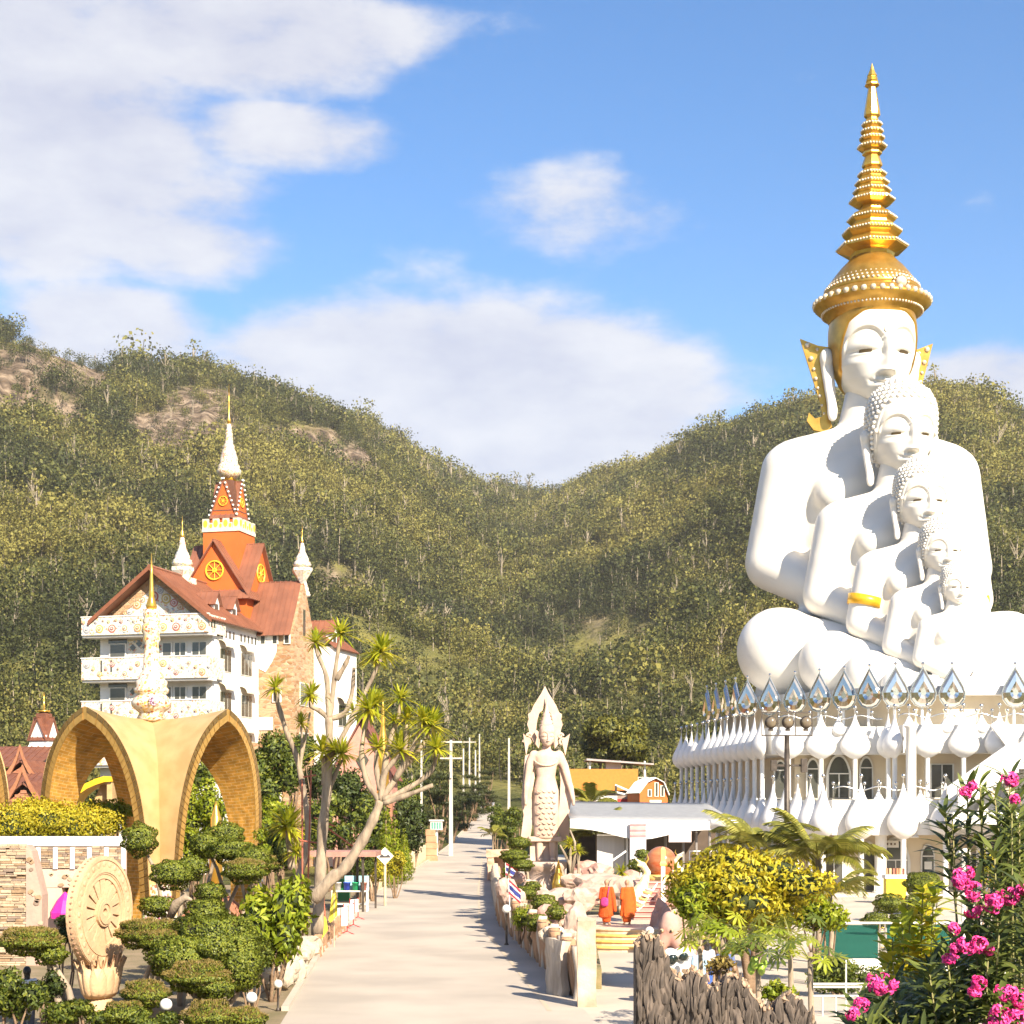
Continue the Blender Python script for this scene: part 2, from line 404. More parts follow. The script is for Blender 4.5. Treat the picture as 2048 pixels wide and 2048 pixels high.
def clump_leaves(lobes, per, size, rs, droop=0.2, shell=0.35, wfac=0.6, tlo=0.0, thi=1.0, radial=0.5):
    """leaves spread through the outer part of several ellipsoid lobes; lobes: (cx,cy,cz,rx,ry,rz)"""
    C = []; A = []; U = []; T = []; SZ = []; NN = []
    for lb in lobes:
        c = np.array(lb[:3]); r = np.array(lb[3:6]); k = max(8, int(per * (r[0] * r[1] + r[1] * r[2] + r[0] * r[2]) / 3.0 / (size * size)))
        d = rdir(k, rs)
        q = 1 - shell * rs.rand(k) ** 1.6
        bump = 1 + 0.13 * np.sin(d[:, 0] * 7 + lb[0] * 3) * np.cos(d[:, 1] * 6 + lb[1]) + 0.1 * np.sin(d[:, 2] * 9 + lb[2])
        p = c + d * r * (q * bump)[:, None]
        nrm = d / r; nrm /= np.linalg.norm(nrm, axis=1, keepdims=True)
        ax = nrm * radial + rdir(k, rs) * (1.05 - radial * .4); ax[:, 2] -= droop
        up = nrm + rdir(k, rs) * 0.55
        nn = nrm * .8 + rdir(k, rs) * .42; NN.append(nn / np.linalg.norm(nn, axis=1, keepdims=True)); C.append(p); A.append(ax); U.append(up); T.append(np.clip(tlo + (thi - tlo) * (0.5 + rs.normal(size=k) * 0.22), 0, 1)); SZ.append(size * rs.uniform(.65, 1.3, k))
    C = np.concatenate(C); A = np.concatenate(A); U = np.concatenate(U); T = np.concatenate(T); SZ = np.concatenate(SZ)
    V, Fc = leaf_quads(C, A, U, SZ, SZ * wfac)
    global LASTN; LASTN = np.repeat(np.concatenate(NN), 4, axis=0)
    return V, Fc, np.repeat(T, 4)
PROTO = bpy.data.collections.new('forest_kinds')
def forest_protos():
    rs = np.random.RandomState(5); res = []
    for k in range(7):
        lobes = []
        nl = rs.randint(5, 9); wdt = rs.uniform(.75, 1.15); hgt = rs.uniform(.8, 1.35)
        for i in range(nl):
            a = rs.uniform(0, TAU); q = rs.uniform(0.1, .95) * wdt
            s_ = rs.uniform(.55, .95)
            lobes.append((q * math.cos(a), q * math.sin(a), 1.25 * hgt + rs.uniform(-.8, .8) * (1.2 - q * .6), s_ * 1.15, s_ * 1.15, s_ * rs.uniform(.7, .95)))
        V, Fc, T = clump_leaves(lobes, 2.0, 0.21, rs, droop=.25, shell=.4, wfac=.85)
        me = mesh_np('forest_crown', V, Fc, [LEAF_FOREST, BARK_PALE], T); LN = LASTN
        bm = bmesh.new(); bm.from_mesh(me)
        mb = MB()
        p = [Vector((0, 0, -0.6))]; 
        for i in range(4): p.append(p[-1] + Vector((rs.uniform(-.12, .12), rs.uniform(-.12, .12), .65 * hgt)))
        mb.tube(p, [.045, .04, .035, .03, .015], 4)
        o = len(bm.verts); vs = [bm.verts.new(v) for v in mb.v]
        for f in mb.f:
            ff = bm.faces.new([vs[i] for i in f]); ff.material_index = 1
        bm.to_mesh(me); bm.free(); me.polygons.foreach_set('use_smooth', np.full(len(me.polygons), True)); me.normals_split_custom_set_from_vertices(LN.tolist() + [(v[0], v[1], 0.01) for v in mb.v])
        ob = bpy.data.objects.new('forest_kind', me); PROTO.objects.link(ob); res.append(ob)
    # a slender tree with bare pale stems
    for k in range(2):
        lobes = [(rs.uniform(-.4, .4), rs.uniform(-.4, .4), 2.6 + rs.uniform(-.3, .7), .5, .5, .3) for i in range(4)]
        V, Fc, T = clump_leaves(lobes, .8, 0.26, rs, shell=.7, wfac=.7)
        me = mesh_np('forest_crown', V, Fc, [LEAF_FOREST, BARK_PALE], T); bm = bmesh.new(); bm.from_mesh(me); mb = MB()
        mb.tube([(0, 0, -.5), (.05, .02, 1.2), (.0, .05, 2.4), (.1, 0, 3.2)], [.10, .085, .06, .02], 4)
        for q in range(5):
            a = rs.uniform(0, TAU); mb.tube([(.03, .02, 1.4 + q * .2), (.5 * math.cos(a), .5 * math.sin(a), 2.4 + q * .15)], [.045, .015], 3)
        vs = [bm.verts.new(v) for v in mb.v]
        for f in mb.f:
            ff = bm.faces.new([vs[i] for i in f]); ff.material_index = 1
        bm.to_mesh(me); bm.free()
        ob = bpy.data.objects.new('forest_kind', me); PROTO.objects.link(ob); res.append(ob)
    return res
forest_protos()
def build_forest():
    rs = np.random.RandomState(23); n = 52000
    th = np.radians(rs.uniform(-23, 23, n)); q = rs.rand(n)
    rr, hh = ridge_at(th)
    r = 165 + (rr * 1.015 - 165) * q ** 0.66
    x = r * np.sin(th); y = r * np.cos(th); z = ground_z(x, y)
    cm = cliff_mask(x, y, z)
    open_ = fbm(x, y, 70, 3, 5.5)                      # clearings of dry grass
    keep = (rs.rand(n) > cm * 0.93) & (rs.rand(n) > np.clip((open_ - 0.12) * 2.6, 0, .88))
    keep &= ~((np.abs(x - y * -0.013) < 8) & (r < 340)) & ~((x > -2) & (x < 34) & (y < 226)) & ~((x > -30) & (y < 172))
    keep &= rs.rand(n) < np.clip(0.55 + 0.45 * (r - 165) / 300, 0, 1)
    x, y, z, r, cm = x[keep], y[keep], z[keep], r[keep], cm[keep]; n = len(x)
    sc = (1.15 + rs.gamma(3, .28, n)) * (1 - .35 * cm) * np.interp(r, [165, 270, 600, 1300], [.9, 1.05, 1.6, 2.3])
    me = bpy.data.meshes.new('forest'); me.vertices.add(n)
    me.vertices.foreach_set('co', np.stack([x, y, z - 0.3], -1).astype(np.float32).ravel())
    def attr(nm, ty, val): a = me.attributes.new(nm, ty, 'POINT'); a.data.foreach_set('value', val)
    attr('sc', 'FLOAT', sc.astype(np.float32)); attr('rz', 'FLOAT', rs.uniform(0, TAU, n).astype(np.float32))
    kind = np.where(rs.rand(n) < .05, rs.randint(7, 9, n), rs.randint(0, 7, n)); attr('kd', 'INT', kind.astype(np.int32))
    o = put('forest', me); tag(o, 'dense green and olive forest covering the mountain slopes behind the temple', 'forest', kind='stuff')
    ng = bpy.data.node_groups.new('forest_scatter', 'GeometryNodeTree')
    ng.interface.new_socket('Geometry', in_out='INPUT', socket_type='NodeSocketGeometry'); ng.interface.new_socket('Geometry', in_out='OUTPUT', socket_type='NodeSocketGeometry')
    N = ng.nodes; L = ng.links
    gi = N.new('NodeGroupInput'); go = N.new('NodeGroupOutput')
    ci = N.new('GeometryNodeCollectionInfo'); ci.inputs['Collection'].default_value = PROTO; ci.inputs['Separate Children'].default_value = True; ci.inputs['Reset Children'].default_value = True
    iop = N.new('GeometryNodeInstanceOnPoints'); iop.inputs['Pick Instance'].default_value = True
    def na(nm, ty): a = N.new('GeometryNodeInputNamedAttribute'); a.data_type = ty; a.inputs[0].default_value = nm; return a.outputs[0]
    cz = N.new('ShaderNodeCombineXYZ'); L.new(na('rz', 'FLOAT'), cz.inputs[2])
    L.new(gi.outputs[0], iop.inputs['Points']); L.new(ci.outputs[0], iop.inputs['Instance']); L.new(na('kd', 'INT'), iop.inputs['Instance Index'])
    L.new(cz.outputs[0], iop.inputs['Rotation']); L.new(na('sc', 'FLOAT'), iop.inputs['Scale'])
    L.new(iop.outputs[0], go.inputs[0])
    md = o.modifiers.new('scatter', 'NODES'); md.node_group = ng
    return n
print('forest trees', build_forest())
# ------------------------------------------------------------------ road, paving, kerbs
def concrete(name, c1, c2, sc=.35, joint=None):
    m = mat(name, c1, c2, rough=.85, scale=sc, detail=8, bump=.15, bscale=9, coords='Object')
    return m
ROAD_M = concrete('road_concrete', (.47, .40, .325), (.36, .31, .255), .28)
PAVE_M = concrete('plaza_concrete', (.52, .44, .35), (.43, .365, .29), .5)
SOIL_M = mat('garden_soil', (.26, .19, .115), (.16, .13, .06), rough=.95, scale=.9, detail=7, bump=.5, bscale=8)
RL = [(20, -4.5), (38.6, -5.4), (58.9, -6.7), (71.7, -7.0), (97, -8.0), (140, -6.9), (165, -6.2), (210, -5.6), (255, -5.0), (290, -5.2)]
RR = [(20, 3.2), (42.3, 1.74), (55, .8), (71.7, -.52), (103, -1.2), (158, -1.9), (230, -2.4), (255, -2.4), (290, -2.6)]
def edge(tab, y): return float(np.interp(y, [p[0] for p in tab], [p[1] for p in tab]))
def ribbon(name, fl, fr, ys, dz, m, nx=6):
    mb = MB(); mb.smooth = True; vs = []
    for y in ys:
        a, b = fl(y), fr(y)
        for i in range(nx + 1): vs.append((lerp(a, b, i / nx), y, float(road_z(y)) + dz))
    fs = [(j * (nx + 1) + i, j * (nx + 1) + i + 1, (j + 1) * (nx + 1) + i + 1, (j + 1) * (nx + 1) + i) for j in range(len(ys) - 1) for i in range(nx)]
    mb.add(vs, fs); o = mb.build(name, m); tag(o, kind='structure'); return o
ys = list(np.arange(20, 290, 3.0))
ribbon('garden_soil', lambda y: -60, lambda y: edge(RL, y) + .5, [y for y in ys if y < 110], .004, SOIL_M, 10)
ribbon('plaza', lambda y: edge(RR, y) - .3, lambda y: 48.0, [y for y in ys if y < 150], .006, PAVE_M, 10)
ribbon('road', lambda y: edge(RL, y), lambda y: edge(RR, y), ys, .012, ROAD_M)
ribbon('road_line', lambda y: edge(RR, y) - .95, lambda y: edge(RR, y) - .83, [y for y in ys if 40 < y < 150], .017, mat('worn_line_paint', (.50, .40, .27), (.44, .36, .28), rough=.8, scale=3), 1)
def kerb(name, f, ys, side):
    for y0, y1 in zip(ys[:-1], ys[1:]):
        x0, x1 = f(y0), f(y1); z0, z1 = float(road_z(y0)), float(road_z(y1))
        yield x0, x1, y0, y1, z0, z1
mb = MB()
for x0, x1, y0, y1, z0, z1 in kerb('kerb', lambda y: edge(RL, y), [y for y in ys if 38 < y < 200], -1):
    mb.add([(x0 - .18, y0, z0 - .02), (x0, y0, z0 - .02), (x1, y1, z1 - .02), (x1 - .18, y1, z1 - .02), (x0 - .18, y0, z0 + .12), (x0, y0, z0 + .12), (x1, y1, z1 + .12), (x1 - .18, y1, z1 + .12)], [(4, 5, 6, 7), (1, 2, 6, 5), (0, 4, 7, 3), (0, 1, 5, 4), (2, 3, 7, 6)])
tag(mb.build('kerb', PAVE_M), kind='structure')
# ------------------------------------------------------------------ the five white Buddhas
WHITE_ST = mat('white_statue_paint', (0.80, 0.755, 0.68), (0.75, 0.70, 0.62), rough=0.38, scale=0.35, detail=6, spec=0.4)
GOLD = mat('gold_leaf', (0.66, 0.38, 0.075), (0.50, 0.27, 0.045), rough=0.34, metal=0.75, scale=1.2, bump=0.12, bscale=5)
GOLD_BR = mat('gold_bright', (0.80, 0.50, 0.10), (0.68, 0.38, 0.06), rough=0.28, metal=0.8, scale=2)
PEARL = mat('pearl_bead', (0.75, 0.66, 0.52), (0.68, 0.52, 0.34), rough=0.18, metal=0.25, scale=4)
EYE_DK = mat('eye_slot', (0.10, 0.07, 0.035), (0.07, 0.05, 0.03), rough=0.25)
SILVER = mat('mirror_steel', (0.76, 0.71, 0.63), (0.64, 0.59, 0.52), rough=0.10, metal=1.0, scale=2)

def blob_mesh(name, prims, voxel, smooth, mats, sm=True, factor=0.5):
    """continuous skin over tapered limbs and ellipsoids: union by voxel remesh, then relaxed"""
    mb = MB()
    for pr in prims:
        p0, r0, p1, r1 = pr
        p0 = Vector(p0); p1 = Vector(p1)
        r0 = Vector(r0) if hasattr(r0, '__len__') else Vector((r0,) * 3); r1 = Vector(r1) if hasattr(r1, '__len__') else Vector((r1,) * 3)
        d = (p1 - p0).length; st = max(1, int(math.ceil(d / (0.28 * min(min(r0), min(r1))))))
        st = min(st, 26)
        for i in range(st + 1):
            t = i / st
            mb.ball(p0.lerp(p1, t), r0.lerp(r1, t), 16, 11)
            if d < 1e-6: break
    me0 = mb.mesh('tmp'); ob = bpy.data.objects.new('tmp', me0); COL.objects.link(ob)
    m = ob.modifiers.new('r', 'REMESH'); m.mode = 'VOXEL'; m.voxel_size = voxel; m.use_smooth_shade = sm
    if smooth:
        k = ob.modifiers.new('s', 'SMOOTH'); k.iterations = smooth; k.factor = factor
    dg = bpy.context.evaluated_depsgraph_get()
    me = bpy.data.meshes.new_from_object(ob.evaluated_get(dg)); me.name = name
    bpy.data.objects.remove(ob); bpy.data.meshes.remove(me0)
    me.materials.clear()
    for x in (mats if isinstance(mats, (list, tuple)) else [mats]): me.materials.append(x)
    me.polygons.foreach_set('use_smooth', [sm] * len(me.polygons))
    return me

def both(*prs):
    out = []
    for p0, r0, p1, r1 in prs:
        out.append((p0, r0, p1, r1))
        out.append(((-p0[0], p0[1], p0[2]), r0, (-p1[0], p1[1], p1[2]), r1))
    return out
def seated_body():
    P = [((0, 0.4, 2), (6.2, 4.2, 3), (0, 0.4, 9.5), (5.1, 3.5, 3)), ((0, 0.4, 9.5), (5.1, 3.5, 3), (0, 0.1, 15.6), (6.4, 3.7, 3.4)),
         ((0, 0.3, 18.2), (3.0, 2.4, 2.0), (0, 0.2, 22.6), (2.0, 2.0, 2.0)), ((0, -7.3, 4.9), (2.8, 1.7, .9), (0, -7.3, 4.9), (2.8, 1.7, .9)),
         ((0, -2, 0.6), (9.6, 6.6, 1.8), (0, -2, 0.6), (9.6, 6.6, 1.8)), ((0, -4, 2.6), (5, 3.5, 2), (0, -4, 2.6), (5, 3.5, 2))]
    P += both(((1.2, .3, 18.6), 2.1, (5.7, .3, 17.3), 2.2), ((6.1, .3, 17.0), 2.25, (7.5, .7, 10.4), 1.95), ((7.6, .5, 10.1), 1.85, (1.6, -6.9, 5.4), 1.2),
              ((4, 0, 3), 3.3, (8.3, -4.4, 3.4), 3.1), ((8.3, -4.6, 3.2), 3.0, (1.8, -8.0, 2.4), 2.0), ((2.6, -2.4, 15.0), (2.6, 1.5, 1.9), (2.6, -2.4, 15.0), (2.6, 1.5, 1.9)))
    return blob_mesh('buddha_body', P, 0.30, 14, WHITE_ST)

HZ = [21.85, 22.15, 22.7, 23.5, 24.5, 25.5, 26.5, 27.5, 28.5, 29.5, 30.3, 30.7]
HA = [.45, 1.15, 1.72, 2.25, 2.68, 2.92, 3.02, 3.02, 2.9, 2.45, 1.5, .15]
HF = [2.15, 2.75, 3.02, 3.12, 3.25, 3.32, 3.38, 3.3, 3.05, 2.45, 1.4, .15]
HB = [.2, .9, 1.4, 2.1, 2.6, 2.9, 3.05, 3.05, 2.9, 2.3, 1.4, .15]
def head_pt(t, z, off=0.0):
    """t: angle from straight ahead, z: height; returns point with facial relief"""
    a = np.interp(z, HZ, HA); f = np.interp(z, HZ, HF); b = np.interp(z, HZ, HB)
    c = math.cos(t); s_ = math.sin(t); e = 2 / 2.25
    x = a * math.copysign(abs(s_) ** e, s_); y = -(f if c > 0 else b) * math.copysign(abs(c) ** e, c)
    if c > 0.05:
        ax = abs(x); d = 0.0; fr = min(1, (c - .05) / .25)
        g = lambda q: math.exp(-q)
        ss = lambda p, q, v: float(sstep(p, q, v)) if p < q else 1 - float(sstep(q, p, v))
        sn = min(1, max(0, (26.7 - z) / 3.1)); wn = .20 + .34 * sn ** 2; hn = (.15 + .80 * sn ** 1.15) * ss(26.9, 26.0, z)
        d += hn * g((x / wn) ** 2 * 1.1) * ss(23.38, 23.68, z)
        d += .26 * g(((ax - .42) / .2) ** 2 + ((z - 23.72) / .2) ** 2)
        q = max(0.0, 1 - ((ax - 1.42) / 1.28) ** 2); zb = 25.55 + 1.5 * math.sqrt(q)
        d -= .30 * (1 if q > 0 else 0) * ss(zb + .04, zb - .22, z) * ss(24.4, 25.2, z) * min(1, q * 4)
        d += .34 * g(((ax - 1.42) / .85) ** 2 + ((z - 25.68) / .38) ** 2)
        d -= .16 * g(((z - 25.27 - .05 * (ax - 1.4) ** 2) / .075) ** 2) * g(((ax - 1.45) / .85) ** 4)
        d += .10 * g(((z - 25.08) / .1) ** 2) * g(((ax - 1.45) / .8) ** 4)
        d += .24 * g((x / .78) ** 2 + ((z - 23.12) / .13) ** 2) + .27 * g((x / .6) ** 2 + ((z - 22.76) / .16) ** 2)
        d -= .20 * g(((z - 22.95 - .16 * (x / .9) ** 2) / .06) ** 2) * g((x / 1.0) ** 4)
        d -= .14 * g(((ax - 1.02) / .18) ** 2 + ((z - 23.1) / .18) ** 2)
        d += .22 * g((x / .6) ** 2 + ((z - 22.25) / .22) ** 2)
        y -= d * fr
    n = Vector((x / max(a, .3), y / max(f, .3), 0.25 * (z - 26))).normalized()
    return Vector((x, y, z)) + n * off
def face_y(x, z):
    lo, hi = 0.0, 1.4
    for _ in range(24):
        m = (lo + hi) / 2
        if head_pt(m, z).x < abs(x): lo = m
        else: hi = m
    return head_pt(lo, z).y
def head_mesh():
    NT, NZ = 150, 150; mb = MB(); mb.smooth = True
    ts = [PI * (2 * (i / NT) - 1) for i in range(NT)]
    ts = [t * (0.72 + 0.28 * abs(t) / PI) for t in ts]
    zs = [21.85 + (30.7 - 21.85) * j / NZ for j in range(NZ + 1)]
    vs = [head_pt(t, z) for z in zs for t in ts]
    fs = [(j * NT + i, j * NT + (i + 1) % NT, (j + 1) * NT + (i + 1) % NT, (j + 1) * NT + i) for j in range(NZ) for i in range(NT)]
    fs.append(tuple(range(NT))[::-1])
    mb.add(vs, fs); me = mb.mesh('buddha_head'); me.materials.append(WHITE_ST)
    return me
def hairline(t):
    """height of the lower edge of the hair at an angle from the front"""
    a = abs(t)
    return float(np.interp(a, [0, .5, .9, 1.15, 1.35, 1.6, 2.2, PI], [28.3, 28.15, 27.5, 26.0, 24.3, 23.6, 22.9, 22.6]))
def hair_cap(off=.14, gold=False):
    NT, NZ = 96, 26; mb = MB(); mb.smooth = True; vs = []; fs = []
    for j in range(NZ + 1):
        for i in range(NT):
            t = PI * (2 * i / NT - 1); z0 = hairline(t); z = lerp(z0, 30.7, j / NZ)
            vs.append(head_pt(t, z, off if j > 0 else 0.0))
    for j in range(NZ):
        for i in range(NT):
            fs.append((j * NT + i, j * NT + (i + 1) % NT, (j + 1) * NT + (i + 1) % NT, (j + 1) * NT + i))
    mb.add(vs, fs)
    return mb
def curls_mesh():
    mb = hair_cap(.16)
    z = 22.8; row = 0
    while z < 30.6:
        a = np.interp(z, HZ, HA); n = max(5, int(TAU * a / .54))
        for i in range(n):
            t = PI * (2 * (i + .5 * (row % 2)) / n - 1)
            if z < hairline(t) + .15: continue
            p = head_pt(t, z, .22); mb.ball(p, (.235, .235, .235), 6, 4)
        z += .42; row += 1
    # the raised crown of the head
    for z, r in ((30.5, 1.5), (30.8, 1.2), (31.05, .75)):
        n = max(4, int(TAU * r / .6))
        for i in range(n): mb.ball((r * math.cos(TAU * i / n), r * math.sin(TAU * i / n), z), .34, 6, 4)
    mb.ball((0, 0, 30.4), (1.6, 1.6, .7), 16, 9)
    me = mb.mesh('hair_curls'); me.materials.append(WHITE_ST); return me
def ear_mesh(s):
    P = [((3.35 * s, .35, 25.5), (.55, .5, .75), (3.35 * s, .35, 25.5), (.55, .5, .75)), ((3.3 * s, .45, 25.0), (.5, .4, .55), (3.02 * s, .10, 21.9), (.38, .3, .45)), ((3.0 * s, .05, 21.6), (.42, .32, .62), (3.0 * s, .05, 21.3), (.4, .3, .55))]
    me = blob_mesh('ear', P, .13, 3, WHITE_ST); return me
def drop_poly(r, h, n=18):
    pts = []
    for i in range(n):
        t = TAU * i / n - PI / 2
        x = r * math.cos(t); z = r * math.sin(t)
        if math.sin(t) > 0: x *= (1 - math.sin(t)) ** .75 + .0; z = h * math.sin(t)
        pts.append((x, z))
    return pts

BODY = seated_body(); HEAD = head_mesh(); EARS = (ear_mesh(-1), ear_mesh(1)); CURLS = curls_mesh()
def eye_mesh(s):
    mb = MB(); n = 5; vs = []; fs = []
    for i in range(n + 1):
        x = s * (1.05 + .78 * i / n)
        for z in (25.16, 25.36):
            vs.append((x, face_y(x, z) - .05, z))
    for i in range(n): fs.append((2 * i, 2 * i + 2, 2 * i + 3, 2 * i + 1))
    mb.add(vs, fs); mb.add([(v[0], v[1] + .09, v[2]) for v in vs], [tuple(reversed(f)) for f in fs]); me = mb.mesh('eye'); me.materials.append(EYE_DK); return me
EYES = (eye_mesh(-1), eye_mesh(1))
def urna_mesh():
    mb = MB(); y = face_y(0, 26.9) - .02; pts = drop_poly(.30, .62)
    mb.prism([(a, b + 26.75) for a, b in pts], y - .10, y + .12, 'y'); me = mb.mesh('forehead_jewel'); me.materials.append(PEARL); return me
URNA = urna_mesh()
# ( nose column u, eye row v, nose distance Y, scale )
BUD = [(1781, 690, 118., 1.0), (1831, 859, 113.3, .735), (1864, 995, 109.8, .54), (1899, 1097, 107.2, .41), (1926, 1172, 105.3, .30)]
BLAB = ['largest white seated Buddha statue wearing a tall tiered gold crown', 'second largest white seated Buddha statue, curled hair, just below the crowned face',
        'third white seated Buddha statue of the nested five, with gold armbands', 'fourth white seated Buddha statue of the nested five, second smallest', 'smallest white seated Buddha statue, foremost in the nested row']
buddhas = []; BRZ = rad(7)
for i, (u, v, Yn, sc) in enumerate(BUD):
    nose = at(u, v, Yn); loc = nose - Vector((3.9 * sc * math.sin(BRZ), -3.9 * sc * math.cos(BRZ), 25.4 * sc))
    t = thing('seated_buddha', BLAB[i], 'buddha statue', loc, BRZ); t.scale = (sc, sc, sc); buddhas.append(t)
    put('body', BODY, t); hd = put('head', HEAD, t)
    for m in EARS: put('ear', m, hd)
    for m in EYES: put('eye', m, hd)
    put('forehead_jewel', URNA, hd)
    if i: tag(put('hair_curls', CURLS, hd), kind='stuff')
b3 = buddhas[2]
for s in (-1, 1):
    mb = MB(); mb.smooth = True
    A = Vector((6.1 * s, .3, 17.3)); B = Vector((7.5 * s, .7, 10.4)); d = (B - A).normalized()
    c = A.lerp(B, .62); mb.tube([c - d * .62, c + d * .62], [2.28, 2.2], 28)
    tag(mb.build('armband', mat('armband_gold', (0.85, 0.48, 0.02), (0.78, 0.40, 0.02), rough=0.35, metal=0.3), b3), 'shiny gold band round the upper arm')
# --- crown of the largest Buddha
def crown(t):
    K = .0129
    zz = lambda y: 28.45 + (1570 - y) * K
    def prof(lst): return [(r * K, zz(y)) for y, r in lst]
    band = MB(); band.smooth = True
    band.lathe(prof([(1590, 246), (1560, 258), (1530, 300), (1505, 328), (1485, 326), (1470, 300), (1455, 288), (1440, 276)]), 48)
    cb = band.build('crown_brim', GOLD, t)
    dm = MB(); dm.smooth = True
    dm.lathe(prof([(1450, 276), (1405, 262), (1370, 240), (1330, 212), (1290, 180), (1255, 145), (1225, 118)]), 48); dm.build('crown_dome', GOLD, t)
    tiers = [[(1228, 122), (1205, 128), (1195, 150), (1180, 198), (1160, 200), (1148, 172), (1130, 148), (1118, 140)],
             [(1118, 140), (1100, 160), (1088, 168), (1075, 168), (1062, 146), (1045, 122), (1030, 118)],
             [(1030, 118), (1015, 134), (1000, 138), (985, 128), (970, 98), (955, 72), (930, 66)],
             [(930, 66), (920, 104), (905, 128), (892, 126), (880, 108), (862, 96)], [(862, 96), (850, 106), (840, 106), (828, 92), (815, 84)], [(815, 84), (805, 94), (793, 94), (780, 80), (765, 72)], [(765, 72), (755, 80), (742, 80), (730, 64), (712, 46)],
             [(712, 46), (702, 58), (690, 58), (640, 40), (632, 56), (622, 56), (610, 46)],
             [(610, 46), (600, 78), (585, 82), (572, 72), (560, 56)], [(560, 56), (548, 70), (535, 70), (520, 52)], [(520, 52), (508, 62), (495, 62), (480, 46)], [(480, 46), (468, 56), (456, 56), (440, 38), (425, 34)],
             [(425, 34), (412, 46), (398, 46), (250, 22), (246, 22)], [(246, 22), (238, 42), (228, 40), (222, 32), (212, 36), (204, 30), (196, 32), (188, 26), (182, 29), (150, 14), (110, 1.5)]]
    mb = MB()
    for tr in tiers:
        m = MB(); m.lathe(prof(tr), 8, a0=PI / 8); m.build('crown_tier', GOLD_BR, t)
    # pearls along the edges of the tiers, dome and brim
    def beads(rows, nm, r):
        m = MB(); m.smooth = True
        for y, rr, n, oc in rows:
            for i in range(n):
                a = TAU * i / n; R_ = rr * K
                if oc:
                    k = ((a - PI / 8) % (PI / 4)) - PI / 8; R_ = R_ * math.cos(PI / 8) / math.cos(k)
                m.ball((R_ * math.cos(a), R_ * math.sin(a), zz(y)), r, 6, 4)
        return tag(m.build(nm, PEARL, t), kind='stuff')
    beads([(1168, 200, 64, 1), (1080, 168, 56, 1), (1004, 138, 48, 1), (898, 128, 44, 1), (845, 106, 36, 1), (798, 94, 32, 1), (748, 80, 28, 1), (590, 82, 28, 1), (541, 70, 24, 1), (501, 62, 22, 1), (461, 56, 20, 1)], 'tier_pearls', .10)
    beads([(1410 - k * 22, 264 - k * 18 + (k > 4) * (k - 4) * -6, 60 - k * 4, 0) for k in range(8)], 'dome_pearls', .125)
    beads([(1487, 322, 40, 0)], 'brim_pearls', .24); beads([(1545, 282, 84, 0)], 'brim_beading', .10)
    j = MB(); j.smooth = True
    p = Vector((.9, -3.62, zz(1445))); j.ball(p, (.42, .3, .42), 14, 9)
    for k in range(14): j.ball(p + Vector((.55 * math.cos(TAU * k / 14), .05, .55 * math.sin(TAU * k / 14))), .11, 6, 4)
    j.build('front_jewel', PEARL, t)
    hair_cap(.13).build('gold_hair_band', GOLD, t)
    # wing shaped ear ornaments
    for s in (-1, 1):
        out = [(-.1, 26.4), (.7, 26.55), (2.0, 27.1), (1.55, 25.6), (1.05, 24.0), (.55, 22.4), (.35, 21.3), (.9, 21.15), (1.35, 21.6), (1.5, 21.0), (1.0, 20.3), (.2, 20.1), (-.35, 20.5), (-.1, 21.4), (.05, 22.6), (.3, 24.3), (.25, 25.4)]
        m = MB(); q = [(a * s, b) for a, b in out]
        if s < 0: q = q[::-1]
        m.prism(q, -.14, .14, 'y')
        o = m.build('ear_ornament', GOLD, t); o.location = (3.15 * s, .8, 0); o.rotation_euler = (0, 0, rad(14) * s)
        m = MB(); m.smooth = True
        for a, b, r in ((1.45, 26.6, .22), (.75, 26.25, .14), (1.2, 25.6, .19), (1.0, 24.8, .14), (.85, 24.1, .16), (.7, 23.4, .12), (.55, 22.8, .14), (.4, 22.1, .11), (.25, 21.5, .1)): m.ball((a * s, -.16, b), r, 8, 5)
        tag(m.build('ornament_jewels', PEARL, o), kind='stuff')
crown(buddhas[0])
# ------------------------------------------------------------------ temple base under the Buddhas
CREAM = mat('cream_wall', (0.74, 0.62, 0.44), (0.68, 0.56, 0.40), rough=0.8, scale=0.8, detail=6)
PETAL_W = mat('white_petal_paint', (0.80, 0.78, 0.75), (0.70, 0.675, 0.64), rough=0.42, scale=0.9, detail=6)
WHITE_P = mat('white_plaster', (0.80, 0.78, 0.73), (0.72, 0.69, 0.63), rough=0.7, scale=0.6, detail=6)
GLASS_DK = mat('dark_window_glass', (0.045, 0.05, 0.045), (0.09, 0.085, 0.07), rough=0.08, scale=0.5, spec=0.8)
FRAME_W = mat('white_frame', (0.78, 0.74, 0.66), (0.72, 0.68, 0.6), rough=0.5)
STEEL = mat('brushed_steel', (0.62, 0.61, 0.58), (0.5, 0.49, 0.46), rough=0.22, metal=1.0, scale=5)
def petal_mesh(W=.96, H=3.4, D=.55, seg=14, full=True):
    mb = MB(); mb.smooth = True
    T = [0, .04, .1, .18, .28, .38, .5, .62, .74, .85, .94, 1]; Wd = [.03, .34, .66, .90, 1.0, .95, .74, .48, .28, .14, .06, .015]
    vs = []; n = seg
    for t, w_ in zip(T, Wd):
        for k in range(n):
            a = TAU * k / n
            x = math.cos(a) * w_ * W; y = math.sin(a) * w_ * W * D
            if y > 0: y *= .45
            else: y -= .10 * w_ * abs(math.sin(a)) ** 6            # a raised seam down the middle
            vs.append((x, y - .12 * (1 - t) * w_, t * H))
    fs = [(j * n + k, j * n + (k + 1) % n, (j + 1) * n + (k + 1) % n, (j + 1) * n + k) for j in range(len(T) - 1) for k in range(n)]
    fs.append(tuple(range(n))[::-1]); mb.add(vs, fs)
    me = mb.mesh('petal'); me.materials.append(PETAL_W); return me
